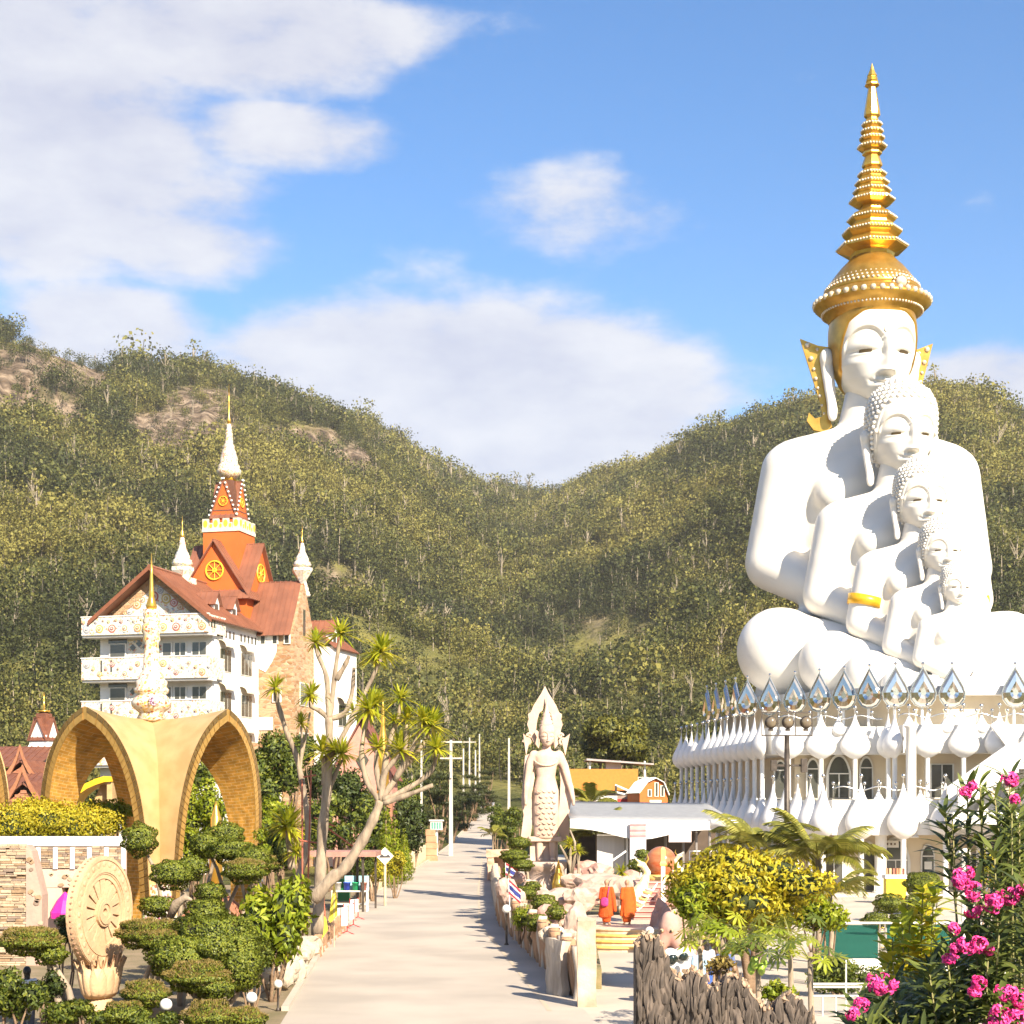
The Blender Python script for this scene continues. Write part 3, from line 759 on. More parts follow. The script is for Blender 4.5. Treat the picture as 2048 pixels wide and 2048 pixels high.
def finial_mesh():
    mb = MB(); mb.smooth = True; mb.lathe([(.035, -.1), (.03, .16), (.06, .18), (.03, .2)], 8); mb.ball((0, 0, .32), .13, 10, 7)
    me = mb.mesh('finial'); me.materials.append(STEEL); return me
PET1 = petal_mesh(); PET2 = petal_mesh(.92, 2.8, .55); PETS = petal_mesh(.44, 1.45, .6, 10); FIN = finial_mesh()
def gem_mesh():
    """mirror gem: faceted drop in a steel rim; three rings of facets"""
    out = []; n = 10; H = 2.35
    pts = [(0, 2.35), (.36, 1.72), (.66, 1.20), (.80, .82), (.74, .44), (.50, .12), (.2, 0), (-.2, 0), (-.5, .12), (-.74, .44), (-.80, .82), (-.66, 1.20), (-.36, 1.72)]
    c = (0, .85); n = len(pts); mb = MB(); rings = [(1.0, -.0), (.80, -.16), (.46, -.20), (.22, -.12)]; vs = []
    for k, y in rings:
        for a, b in pts: vs.append((c[0] + (a - c[0]) * k, y, c[1] + (b - c[1]) * k))
    fs = [(j * n + i, (j + 1) * n + i, (j + 1) * n + (i + 1) % n, j * n + (i + 1) % n) for j in range(3) for i in range(n)]
    fs.append(tuple(3 * n + i for i in range(n))[::-1]); mb.add(vs, fs)
    back = [(a, .1, b) for a, b in pts]; o = MB(); mb.add(back, [tuple(range(n))])
    mb.add([(a, 0, b) for a, b in pts] + back, [(i, (i + 1) % n, n + (i + 1) % n, n + i) for i in range(n)])
    g = mb.mesh('mirror_gem'); g.materials.append(SILVER)
    r = MB(); ring = [(a * 1.03, -.02, c[1] + (b - c[1]) * 1.03) for a, b in pts]; r.tube(ring + ring[:1], .045, 6, cap=False)
    r.ball((0, 0, 2.62), .10, 8, 6); r.tube([(0, 0, 2.4), (0, 0, 2.6)], .03, 6)
    m = r.mesh('rim'); m.materials.append(STEEL); return g, m
GEM, GEMRIM = gem_mesh()
TB = thing('temple_base', 'white tiered temple base ringed with lotus petals and mirror gems under the Buddhas', 'temple', (24, 100, 0))
TO = Vector((24, 100, 0))
def lp(x, y): return (x - TO.x, y - TO.y)
A1 = (12.06, 124); B1 = (15.3, 99); C1 = (18.3, 95.0); D1 = (40, 95.0)
A2 = (12.55, 124); B2 = (15.24, 99); C2 = (22.3, 98.4); C2b = (22.5, 96.2); D2 = (40, 96.2)
A3 = (13.9, 122); B3 = (15.3, 112); C3 = (22.9, 101); D3 = (40, 101)
def inset(pl, d):
    """shift a left-to-front polyline inwards (to its left-hand side is outside)"""
    out = []
    for i, p in enumerate(pl):
        n = Vector((0, 0)); n1 = None
        for a, b in ((i - 1, i), (i, i + 1)):
            if a < 0 or b >= len(pl): continue
            t = (Vector(pl[b]) - Vector(pl[a])).normalized(); n1 = Vector((-t.y, t.x)); n += n1
        n.normalize(); k = d / max(.5, n.dot(n1)); out.append((p[0] + n.x * k, p[1] + n.y * k))
    return out
def slab(name, pl, z0, z1, m, d=0.0):
    q = inset(pl, d); q = q + [(q[-1][0], 125.2), (q[0][0] + .3, 125.2)]
    mb = MB(); mb.prism([lp(*p) for p in q], z0, z1); return mb.build(name, m, TB)
P1 = [A1, B1, C1, D1]; P2 = [A2, B2, C2, C2b, D2]; P3 = [A3, B3, C3, D3]
slab('ground_floor_wall', P1, -.3, 3.75, CREAM, 2.6); slab('lower_terrace', P1, 3.55, 5.6, WHITE_P, .45)
slab('upper_floor_wall', P2, 5.6, 8.6, CREAM, 2.3); slab('upper_terrace', P2, 8.35, 10.0, WHITE_P, .45)
slab('top_floor_wall', P3, 10.0, 12.2, CREAM, 1.6); slab('statue_deck', P3, 12.1, 12.65, WHITE_P, .55)
slab('plinth', P1, -.25, .18, mat('pale_paving', (.62, .55, .45), (.55, .48, .39), rough=.8, scale=2), -.6)
def along(a, b, step, off=0.0):
    a = Vector(a); b = Vector(b); d = b - a; L_ = d.length; n = max(1, int(round(L_ / step)))
    d.normalize(); ang = math.atan2(d.y, d.x)
    return [(a + d * L_ * (i + .5) / n + Vector((d.y, -d.x)) * off, ang) for i in range(n)]
COLM = {}
def col_mesh(r, h):
    k = (r, h)
    if k not in COLM:
        mb = MB(); mb.smooth = True; mb.lathe([(r * 1.5, 0), (r * 1.5, .1), (r, .16), (r, h - .2), (r * 1.35, h - .08), (r * 1.35, h)], 12)
        COLM[k] = mb.mesh('column'); COLM[k].materials.append(WHITE_P)
    return COLM[k]
def petals(pos, me, z, colr=None, colz=None):
    for p, a in pos:
        o = put('petal', me, TB, (*lp(p.x, p.y), z), a); put('finial', FIN, o, (0, 0, me.vertices[-1].co.z if False else max(v.co.z for v in me.vertices)))
        if colr: put('column', col_mesh(colr, z + .35 - colz), TB, (*lp(p.x, p.y), colz), a)
petals(along(A1, B1, 1.75), PET1, 3.25, .15, 0.15); petals(along(B1, C1, .95), PET1, 3.25, .15, .15)
fr1 = [(Vector((x, 95.0)), 0.0) for x in np.arange(20.1, 40, 2.43)]
petals(fr1, PET1, 3.25, .16, .15)
petals([(Vector((x + 1.2, 95.9)), 0.0) for x in np.arange(20.1, 40, 2.43)], PETS, 4.9)
petals(along(A2, B2, 1.75), PET2, 8.0, .14, 5.6)
for u in (1577, 1642, 1710): petals([(Vector(((u - CX) / F * 98.6, 98.6)), 0.0)], PET2, 8.0, .14, 5.6)
petals([(Vector((22.35, 98.0)), -PI / 2 + .2), (Vector((22.5, 97.0)), -PI / 2 + .35)], PET2, 8.0, .14, 5.6)
for u in (1855, 1927, 1999, 2071): petals([(Vector(((u - CX) / F * 96.2, 96.2)), 0.0)], PET2, 8.0, .14, 5.6)
for u, Y in ((1677, 99.2), (1818, 97), (1893, 96.9), (1963, 96.9)): petals([(Vector(((u - CX) / F * Y, Y)), 0.0)], PETS, 9.35)
def gem_at(p, a, z): o = put('mirror_gem', GEM, TB, (*lp(*p), z), a); put('rim', GEMRIM, o); put('column', col_mesh(.09, z + .4 - 10.0), TB, (lp(*p)[0], lp(*p)[1] + .25, 10.0))
for u in (1495, 1540, 1590, 1639, 1689, 1739):
    k = (u - CX) / F; s = (B3[1] * k - B3[0]) / ((C3[0] - B3[0]) + (B3[1] - C3[1]) * k)
    gem_at((lerp(B3[0], C3[0], s), lerp(B3[1], C3[1], s)), math.atan2(C3[1] - B3[1], C3[0] - B3[0]) + .28, 11.35)
for u in (1791, 1846, 1904, 1966, 2030, 2090): gem_at(((u - CX) / F * 101, 101), .04, 11.35) if u != 1966 else None
for k in range(4): gem_at((lerp(A3[0], B3[0], .2 + .25 * k), lerp(A3[1], B3[1], .2 + .25 * k)), math.atan2(B3[1] - A3[1], B3[0] - A3[0]) + .1, 11.35)
# big columns and the wavy rails with steel balls
for u in (1762, 1964, 2150): put('column', col_mesh(.34, 3.5), TB, (*lp((u - CX) / F * 96.2, 96.2), .15))
for u in (1822,): put('column', col_mesh(.30, 6.5), TB, (*lp((u - CX) / F * 95.6, 95.6), 3.4))
def rail(x0, x1, y, z):
    mb = MB(); mb.smooth = True; n = int((x1 - x0) / .3)
    mb.tube([(lerp(x0, x1, i / n) - TO.x, y - TO.y, z + .12 * math.sin(i * .9)) for i in range(n + 1)], .045, 6)
    o = mb.build('rail', STEEL, TB)
    m = MB(); m.smooth = True
    for i in range(0, n, 3): m.ball((lerp(x0, x1, i / n) - TO.x, y - TO.y, z + .30), .11, 8, 6); m.tube([(lerp(x0, x1, i / n) - TO.x, y - TO.y, z - .5), (lerp(x0, x1, i / n) - TO.x, y - TO.y, z + .3)], .02, 5)
    tag(m.build('rail_balls', STEEL, o), kind='stuff')
rail(18.6, 40, 95.5, 6.25); rail(16, 22.2, 98.9, 10.55); rail(22.7, 40, 96.8, 10.55)
def arch_pts(w, h, n=8, pointed=True):
    hs = h - w * .85; pts = [(-w / 2, 0), (w / 2, 0), (w / 2, hs)]
    for i in range(1, n):
        t = i / n; x = w / 2 * (1 - t ** 1.5); pts.append((x, hs + (h - hs) * math.sin(t * PI / 2)))
    pts.append((0, h))
    for i in range(n - 1, 0, -1):
        t = i / n; x = -w / 2 * (1 - t ** 1.5); pts.append((x, hs + (h - hs) * math.sin(t * PI / 2)))
    pts.append((-w / 2, hs)); return pts
def arch_window(parent, cx, y, z, w_, h, name='window', bars=True, rz=0.0, notice=False):
    e = MB(); e.prism([(a, b) for a, b in arch_pts(w_ * 1.28, h * 1.08)], -.10, .05, 'y'); f = e.build(name, FRAME_W, parent, (cx, y, z), rz)
    p = MB(); p.prism(arch_pts(w_, h), -.14, 0, 'y'); p.build('pane', GLASS_DK, f, (0, -.0, .04))
    b = MB(); hs = h - w_ * .85
    b.bx(-w_ / 2, w_ / 2, -.19, -.143, hs + .0, hs + .07)
    if bars: b.bx(-.03, .03, -.185, -.143, .05, hs)
    b.build('bar', FRAME_W, f)
    if notice:
        q = MB(); q.bx(-.22, .22, -.16, -.145, 1.3, 1.75); q.build('paper_notice', FRAME_W, f)
    return f
yw1 = 97.6 - TO.y; yw2 = 98.5 - TO.y; yw2b = 100.7 - TO.y
for u, w_, h, nt, nm in ((1667, 1.0, 2.8, 0, 'window'), (1737, .62, 2.75, 0, 'window'), (1790, 1.4, 3.0, 0, 'door'), (1855, .66, 2.6, 1, 'door'), (2010, .7, 2.6, 0, 'window')):
    arch_window(TB, (u - CX) / F * 97.6 - TO.x, yw1, .2, w_, h, nm, bars=w_ > .9, notice=nt)
for u, w_, h in ((1625, .62, 2.3), (1677, 1.2, 2.5), (1732, .66, 2.4), (1560, .6, 2.2)):
    arch_window(TB, (u - CX) / F * 100.7 - TO.x, yw2b, 5.7, w_, h, bars=w_ > .9)
def slide_window(parent, x0, x1, y, z0, z1, n=2, name='window'):
    f = MB(); f.bx(x0 - .07, x1 + .07, y - .08, y + .05, z0 - .07, z1 + .07); fo = f.build(name, FRAME_W, parent)
    w_ = (x1 - x0) / n
    for i in range(n):
        p = MB(); p.bx(x0 + i * w_ + .04, x0 + (i + 1) * w_ - .04, y - .10, y - .02, z0, z1); p.build('pane', GLASS_DK, fo)
    return fo
slide_window(TB, 25.0 - TO.x, 26.3 - TO.x, yw2, 5.75, 7.7)
for u in (1950, 1985): slide_window(TB, (u - 8 - CX) / F * 97.6 - TO.x, (u + 8 - CX) / F * 97.6 - TO.x, yw1, .3, 2.4, 1)
# outside stair at the right end
st = MB(); x0 = (1915 - CX) / F * 92 ; x1 = (2060 - CX) / F * 92
for yy in (92.0, 94.3):
    m = MB(); m.prism([(x0 - TO.x, 5.2), (x0 - TO.x + .3, 5.0), (x1 - TO.x, 8.0), (x1 - TO.x, 9.15), (x0 - TO.x, 6.3)], yy - TO.y - .15, yy - TO.y + .15, 'y'); m.build('stair_parapet', WHITE_P, TB)
for i in range(14):
    m = MB(); xx = lerp(x0, x1, i / 14) - TO.x; m.bx(xx, xx + (x1 - x0) / 14, 92.16 - TO.y, 94.14 - TO.y, 4.9 + i * .2, 5.2 + i * .2); m.build('step', WHITE_P, TB)
m = MB(); m.bx(x1 - TO.x - .1, 40 - TO.x, 91.9 - TO.y, 94.5 - TO.y, -.2, 8.0); m.bx(x0 - .2 - TO.x, x1 - TO.x, 92.2 - TO.y, 94.2 - TO.y, 4.2, 4.88); m.build('stair_landing', WHITE_P, TB)
m = MB(); m.prism([(27.6 - TO.x, 9.9), (29.3 - TO.x, 7.6), (29.7 - TO.x, 7.9), (28.2 - TO.x, 10.3)], 95.1 - TO.y, 95.4 - TO.y, 'y'); m.build('sloping_panel', PETAL_W, TB)
# signs over the ground floor openings
for u, v in ((1690, 1690), (1782, 1688)):
    m = MB(); p = at(u, v, 97.2); m.box((p.x - TO.x, p.y - TO.y, p.z), (.9, .08, .42)); o = m.build('shop_sign', FRAME_W, TB)
    m = MB()
    for k in range(3): m.box((p.x - TO.x - .22 + k * .22, p.y - TO.y - .05, p.z), (.09, .02, .12))
    m.build('sign_mark', mat('sign_dark', (.12, .07, .03), rough=.6), o)
# ------------------------------------------------------------------ floodlight mast
DARK_MET = mat('dark_metal', (0.05, 0.04, 0.032), (0.09, 0.07, 0.055), rough=0.5, metal=0.4, scale=4)
def mast():
    Y = 76; b = at(1574, 1620, Y); zt = lambda v: CH - (v - HV) / F * Y; k = Y / F
    t = thing('floodlight_mast', 'dark steel mast carrying three round floodlights in front of the temple petals', 'floodlight', (b.x, Y, 0))
    m = MB(); m.smooth = True; m.tube([(0, 0, 0), (0, 0, zt(1470))], [.16, .12], 10); m.build('pole', DARK_MET, t)
    m = MB()
    for v in (1425, 1471): m.box((0, 0, zt(v)), (102 * k, .05, .06))
    for u in (1524, 1556, 1591, 1624): m.box(((u - 1574) * k, 0, zt(1448)), (.05, .045, 46 * k))
    m.build('lamp_frame', DARK_MET, t)
    for u in (1541, 1575, 1611):
        m = MB(); m.smooth = True; c = Vector(((u - 1574) * k, -.12, zt(1445))); m.ball(c, (.29, .22, .29), 14, 9); fl = m.build('floodlight', DARK_MET, t)
        m = MB(); m.smooth = True; m.ball(c + Vector((0, -.09, 0)), (.24, .16, .24), 14, 8); m.build('lens', mat('lamp_lens', (.14, .11, .08), (.2, .16, .1), rough=.1), fl)
        m = MB(); m.box(c + Vector((0, .05, -.34)), (.22, .1, .12)); m.build('bracket', DARK_MET, fl)
    m = MB(); m.box((0, 0, zt(1531)), (1.3, .07, .1)); m.build('cross_arm', DARK_MET, t)
    for s in (-1, 1):
        m = MB(); m.box((s * .62 + (.15 if s > 0 else 0), -.05, zt(1531)), (.26, .3, .62 if s > 0 else .5)); m.build('side_floodlight', DARK_MET, t)
mast()
# ------------------------------------------------------------------ castle with orange tower
def mosaic(name, base, cols, scale=14.0, amount=0.5, rough=0.35):
    """small coloured chips set in plaster"""
    if name in MATS: return MATS[name]
    m = bpy.data.materials.new(name); MATS[name] = m; m.use_nodes = True; nt = m.node_tree; N = nt.nodes; L = nt.links; b = N['Principled BSDF']; b.inputs['Roughness'].default_value = rough
    tc = N.new('ShaderNodeTexCoord'); v = N.new('ShaderNodeTexVoronoi'); v.inputs['Scale'].default_value = scale; L.new(tc.outputs['Object'], v.inputs['Vector'])
    sp = N.new('ShaderNodeSeparateColor'); L.new(v.outputs['Color'], sp.inputs[0])
    r = N.new('ShaderNodeValToRGB'); r.color_ramp.interpolation = 'CONSTANT'; e = r.color_ramp.elements
    e[0].color = (*base, 1); e[0].position = 0; e[1].color = (*cols[0], 1); e[1].position = 1 - amount
    for i, c in enumerate(cols[1:]): q = e.new(1 - amount + amount * (i + 1) / len(cols)); q.color = (*c, 1)
    L.new(sp.outputs[0], r.inputs[0])
    v2 = N.new('ShaderNodeTexVoronoi'); v2.feature = 'DISTANCE_TO_EDGE'; v2.inputs['Scale'].default_value = scale; L.new(tc.outputs['Object'], v2.inputs['Vector'])
    lt = N.new('ShaderNodeMath'); lt.operation = 'LESS_THAN'; lt.inputs[1].default_value = .06; L.new(v2.outputs['Distance'], lt.inputs[0])
    x = N.new('ShaderNodeMix'); x.data_type = 'RGBA'; L.new(lt.outputs[0], x.inputs['Factor']); L.new(r.outputs[0], x.inputs['A']); x.inputs['B'].default_value = (*[c * .9 for c in base], 1)
    L.new(x.outputs['Result'], b.inputs['Base Color'])
    bp = N.new('ShaderNodeBump'); bp.inputs['Strength'].default_value = .5; bp.inputs['Distance'].default_value = .02; L.new(v2.outputs['Distance'], bp.inputs['Height']); L.new(bp.outputs[0], b.inputs['Normal'])
    return m
def stone_mat(name, cols, scale=2.2, mortar=(.5, .42, .32), zs=2.4):
    """flat stones laid in rough courses"""
    if name in MATS: return MATS[name]
    m = bpy.data.materials.new(name); MATS[name] = m; m.use_nodes = True; nt = m.node_tree; N = nt.nodes; L = nt.links; b = N['Principled BSDF']; b.inputs['Roughness'].default_value = .85
    tc = N.new('ShaderNodeTexCoord'); mp = N.new('ShaderNodeMapping'); mp.inputs['Scale'].default_value = (1, 1, zs); L.new(tc.outputs['Object'], mp.inputs[0])
    v = N.new('ShaderNodeTexVoronoi'); v.inputs['Scale'].default_value = scale; L.new(mp.outputs[0], v.inputs['Vector'])
    sp = N.new('ShaderNodeSeparateColor'); L.new(v.outputs['Color'], sp.inputs[0])
    r = N.new('ShaderNodeValToRGB'); e = r.color_ramp.elements; e[0].color = (*cols[0], 1); e[1].color = (*cols[-1], 1)
    for i, c in enumerate(cols[1:-1]): q = e.new((i + 1) / (len(cols) - 1)); q.color = (*c, 1)
    n = N.new('ShaderNodeTexNoise'); n.inputs['Scale'].default_value = scale * 3; n.inputs['Detail'].default_value = 5; L.new(mp.outputs[0], n.inputs['Vector'])
    ma = N.new('ShaderNodeMath'); ma.operation = 'MULTIPLY_ADD'; ma.inputs[1].default_value = .5; ma.inputs[2].default_value = -.25; L.new(n.outputs['Fac'], ma.inputs[0])
    ad = N.new('ShaderNodeMath'); L.new(ma.outputs[0], ad.inputs[0]); L.new(sp.outputs[0], ad.inputs[1]); L.new(ad.outputs[0], r.inputs[0])
    v2 = N.new('ShaderNodeTexVoronoi'); v2.feature = 'DISTANCE_TO_EDGE'; v2.inputs['Scale'].default_value = scale; L.new(mp.outputs[0], v2.inputs['Vector'])
    mr = N.new('ShaderNodeMapRange'); mr.inputs[1].default_value = .02; mr.inputs[2].default_value = .07; L.new(v2.outputs['Distance'], mr.inputs[0])
    x = N.new('ShaderNodeMix'); x.data_type = 'RGBA'; L.new(mr.outputs[0], x.inputs['Factor']); x.inputs['A'].default_value = (*mortar, 1); L.new(r.outputs[0], x.inputs['B'])
    L.new(x.outputs['Result'], b.inputs['Base Color'])
    bp = N.new('ShaderNodeBump'); bp.inputs['Strength'].default_value = .8; bp.inputs['Distance'].default_value = .04; L.new(mr.outputs[0], bp.inputs['Height']); L.new(bp.outputs[0], b.inputs['Normal'])
    return m
ROOF_BR = mat('brown_metal_roof', (0.265, 0.105, 0.058), (0.20, 0.08, 0.046), rough=0.5, scale=1.0, detail=6)
ORANGE = mat('orange_wall', (0.66, 0.13, 0.02), (0.60, 0.11, 0.018), rough=0.75, scale=0.7)
YELLOW = mat('yellow_trim', (0.80, 0.50, 0.04), (0.74, 0.43, 0.03), rough=0.5)
MOS_W = mosaic('white_mosaic', (0.72, 0.66, 0.56), [(.55, .40, .22), (.62, .25, .15), (.30, .34, .40), (.70, .60, .30), (.60, .50, .40)], 7, .38)
MOS_G = mosaic('gold_white_mosaic', (0.70, 0.62, 0.50), [(.55, .34, .08), (.42, .14, .06), (.50, .38, .20), (.70, .48, .12), (.62, .5, .36), (.40, .22, .16)], 9, .55)
STONE_O = stone_mat('orange_stone_cladding', [(.29, .145, .06), (.41, .24, .12), (.50, .34, .20), (.34, .18, .085)], 2.0, (.42, .32, .22))
CW = mat('castle_white', (0.80, 0.775, 0.73), (0.74, 0.71, 0.66), rough=0.7, scale=0.5, detail=6)
DLT = rad(14.5)
CA = thing('castle', 'white castle with mosaic balconies, brown roofs and orange central tower', 'castle', (-21.8, 120, 0), -DLT)
def part(name, m, parent=CA, **k):
    mb = MB(); return mb, (lambda: mb.build(name, m, parent, **k))
def roof_panel(mb, e0, e1, r1, r0, th=.09, pitch=.42):
    """sloping sheet with raised ribs; e0,e1 eave ends, r0,r1 ridge ends"""
    e0, e1, r0, r1 = map(Vector, (e0, e1, r0, r1)); n = (e1 - e0).cross(r0 - e0).normalized()
    if n.z < 0: n = -n
    a = [e0, e1, r1, r0]; b = [p - n * th for p in a]
    mb.add(a + b, [(0, 1, 2, 3), (7, 6, 5, 4), (0, 4, 5, 1), (1, 5, 6, 2), (2, 6, 7, 3), (3, 7, 4, 0)])
    L_ = max((e1 - e0).length, (r1 - r0).length); k = max(2, int(L_ / pitch))
    for i in range(1, k):
        p = e0.lerp(e1, i / k); q = r0.lerp(r1, i / k); d = (e1 - e0).normalized() * .035; h = n * .05
        mb.add([p - d, p + d, q + d, q - d, p - d + h, p + d + h, q + d + h, q - d + h], [(4, 5, 6, 7), (0, 1, 5, 4), (1, 2, 6, 5), (2, 3, 7, 6), (3, 0, 4, 7)])
def gable_roof_y(mb, xc, hw, y0, y1, ze, za):
    """ridge along local y"""
    for s in (-1, 1): roof_panel(mb, (xc + s * hw, y0, ze), (xc + s * hw, y1, ze), (xc, y1, za), (xc, y0, za))
def gable_roof_x(mb, yc, hw, x0, x1, ze, za):
    for s in (-1, 1): roof_panel(mb, (x0, yc + s * hw, ze), (x1, yc + s * hw, ze), (x1, yc, za), (x0, yc, za))
DISC = {}
PLC = [((.62, .30, .12), (.70, .60, .45)), ((.35, .36, .40), (.72, .66, .6)), ((.60, .40, .10), (.75, .68, .5)), ((.55, .14, .10), (.72, .6, .55)), ((.75, .70, .62), (.55, .32, .16))]
def plate(parent, x, y, z, r, k, face='y', name='plate'):
    key = (round(r, 2), k)
    if key not in DISC:
        mb = MB(); n = 16
        for rr, d0, mi in ((r, .03, 0), (r * .72, .05, 1), (r * .45, .07, 0), (r * .2, .12, 1)):
            mb.mi = mi; mb.prism([(rr * math.cos(TAU * i / n), rr * math.sin(TAU * i / n)) for i in range(n)], -d0, .0, 'y')
        me = mb.mesh('plate'); a, b = PLC[k % 5]
        me.materials.append(mat('plate_a%d' % (k % 5), a, rough=.3)); me.materials.append(mat('plate_b%d' % (k % 5), b, rough=.3)); DISC[key] = me
    return put(name, DISC[key], parent, (x, y, z), PI / 2 if face == 'x' else 0)
def zc(v): return CH + (HV - v) * .03636
# main block
mb, fin = part('main_wall', CW); mb.bx(-9.0, 0, 0, 14, -1, 19.0); fin()
mb, fin = part('front_gable', MOS_W); mb.prism([(-8.6, 19.0), (.0, 19.0), (-4.25, 22.35)], -.25, .1, 'y'); fin()
mb, fin = part('gable_border', STONE_O); mb.prism([(-8.7, 19.0), (-7.5, 19.0), (-4.25, 21.6), (-4.25, 22.4)], -.32, -.255, 'y'); mb.prism([(.1, 19.0), (-4.25, 22.4), (-4.25, 21.6), (-1.1, 19.0)], -.32, -.255, 'y'); fin()
mb, fin = part('main_roof', ROOF_BR); gable_roof_y(mb, -4.25, 4.85, -1.5, 9.5, 18.75, 22.65); fin()
mb, fin = part('roof_ridge', ROOF_BR); mb.tube([(-4.25, -1.6, 22.7), (-4.25, 9.4, 22.7)], .12, 6); fin()
for s in (-1, 1):
    mb, fin = part('bargeboard', mat('roof_edge', (.24, .085, .04), rough=.6)); mb.prism([(-4.25, 22.74), (-4.25, 22.4), (-4.25 + s * 4.9, 18.5), (-4.25 + s * 4.9, 18.84)][::-s], -1.62, -1.503, 'y'); fin()
mb, fin = part('rear_roof', ROOF_BR); gable_roof_y(mb, -7.6, 2.2, 2.5, 9, 18.6, 20.0); fin()
for i, (du, dv, r) in enumerate([(268, 1205, .34), (252, 1219, .24), (330, 1195, .38), (347, 1204, .3), (332, 1218, .2), (360, 1213, .22), (303, 1160, .3), (316, 1160, .3), (303, 1190, .4), (280, 1196, .3), (240, 1222, .2), (318, 1178, .25)]):
    plate(CA, (du - 424) * .0375, -.26, zc(dv), r, i)
rr = random.Random(3)
def balcony(z0, z1, big, ret):
    f, fin = part('balcony', MOS_W); f.bx(-9.75, .35, -1.42, -1.27, z0, z1); f.bx(-9.75, -9.6, -1.269, -.002, z0, z1); f.bx(.2, .35, -1.269, ret, z0, z1)
    o = fin()
    g = MB(); g.bx(-9.75, .35, -1.265, -.004, z0 - .16, z0 - .003); g.build('floor_slab', CW, o)
    g = MB(); g.bx(-9.8, .40, -1.47, -1.22, z1 + .003, z1 + .07); g.build('coping', CW, o)
    h = z1 - z0
    for i in range(10):
        x = -9.3 + i * 1.02
        if big: plate(o, x, -1.425, z0 + h * .34, .30, i + 1); plate(o, x + .3, -1.425, z0 + h * .80, .12, i + 3); plate(o, x - .3, -1.425, z0 + h * .72, .15, i)
        else:
            plate(o, x, -1.425, z0 + h * (.26 if i % 2 else .7), .2 if i % 3 else .26, i + 1); plate(o, x + .5, -1.425, z0 + h * .5, .14, i + 2)
    for i in range(2 if big else 0):
        m = MB(); m.bx(.35, .37, -1.0 + i * .5, -.75 + i * .5, z0 + h * .3, z0 + h * .85); m.build('slot', GLASS_DK, o)
    for i in range(6 if big else 2):
        m = MB(); x = -9.4 + i * 1.5 if big else -8.2 + i * .8; m.bx(x, x + (.5 if big else .14), -1.44, -1.422, z0 + h * (.5 if big else .35), z0 + h * .9); m.build('slot', CW if big else GLASS_DK, o)
balcony(zc(1268), zc(1232), True, 1.6); balcony(zc(1358), zc(1315), False, 1.4); balcony(zc(1444), zc(1402), False, 1.4)
balcony(zc(1530), zc(1488), False, 1.4)
for zb in (zc(1313), zc(1402), zc(1490)):
    for a, b, n in ((-8.15, -6.9, 1), (-3.9, -3.2, 1), (-2.95, -2.05, 2), (-1.55, -.4, 2)):
        slide_window(CA, a, b, -.03, zb - .9, zb + 1.05, n)
    m = MB(); m.bx(-6.7, -4.0, -.06, -.012, zb - .8, zb + 1.35); o = m.build('mosaic_panel', MOS_W, CA)
    for i in range(5):
        q = MB(); c = Vector((-6.3 + i * .5, -.09, zb + .8 + (.28 if i % 2 else 0)))
        q.add([c + Vector((0, 0, -.26)), c + Vector((.26, 0, 0)), c + Vector((0, 0, .26)), c + Vector((-.26, 0, 0)), c + Vector((0, .03, -.26)), c + Vector((.26, .03, 0)), c + Vector((0, .03, .26)), c + Vector((-.26, .03, 0))], [(0, 1, 2, 3), (0, 4, 5, 1), (1, 5, 6, 2), (2, 6, 7, 3), (3, 7, 4, 0)]); q.build('diamond_pane', GLASS_DK, o)
    m = MB(); m.bx(-8.3, -6.8, -.05, -.014, zb + 1.12, zb + 1.45); m.build('transom', GLASS_DK, CA)
# side wall windows with curved hoods, facing right
def side_window(y0, y1, z0, z1, x, n=3, hood=True):
    f = MB(); f.bx(x, x + .05, y0 - .06, y1 + .06, z0 - .06, z1 + .06); o = f.build('side_window', FRAME_W, CA)
    for i in range(n):
        w_ = (y1 - y0) / n; p = MB(); p.bx(x + .02, x + .075, y0 + i * w_ + .05, y0 + (i + 1) * w_ - .05, z0, z1); p.build('pane', GLASS_DK, o)
    if hood:
        h = MB(); h.smooth = False
        for i in range(6):
            a0 = PI / 2 * i / 6; a1 = PI / 2 * (i + 1) / 6; R_ = .62
            p = [(x + R_ * math.sin(a), z1 + .16 + .5 * math.cos(a)) for a in (a0, a1)]
            h.add([(p[0][0], y0 - .2, p[0][1]), (p[0][0], y1 + .2, p[0][1]), (p[1][0], y1 + .2, p[1][1]), (p[1][0], y0 - .2, p[1][1]), (p[0][0], y0 - .2, p[0][1] - .05), (p[0][0], y1 + .2, p[0][1] - .05), (p[1][0], y1 + .2, p[1][1] - .05), (p[1][0], y0 - .2, p[1][1] - .05)], [(0, 1, 2, 3), (7, 6, 5, 4), (0, 3, 7, 4), (1, 5, 6, 2)])
        h.build('hood', mat('hood_cream', (.72, .64, .50), rough=.7), o)
for z in (zc(1318) - .1, zc(1405) - .1, zc(1490)):
    side_window(1.2, 3.2, z - .6, z + 1.0, .01); side_window(5.0, 7.0, z - .6, z + 1.0, .01)
for i in range(11):
    if i == 5: continue
    m = MB(); m.bx(.0, .03, .9 + i * .68, 1.15 + i * .68, 17.75, 18.3); m.build('vent_slot', GLASS_DK, CA)
m = MB(); m.bx(.004, .06, 4.6, 8.38, -1, 10.2); m.build('stone_cladding', STONE_O, CA)
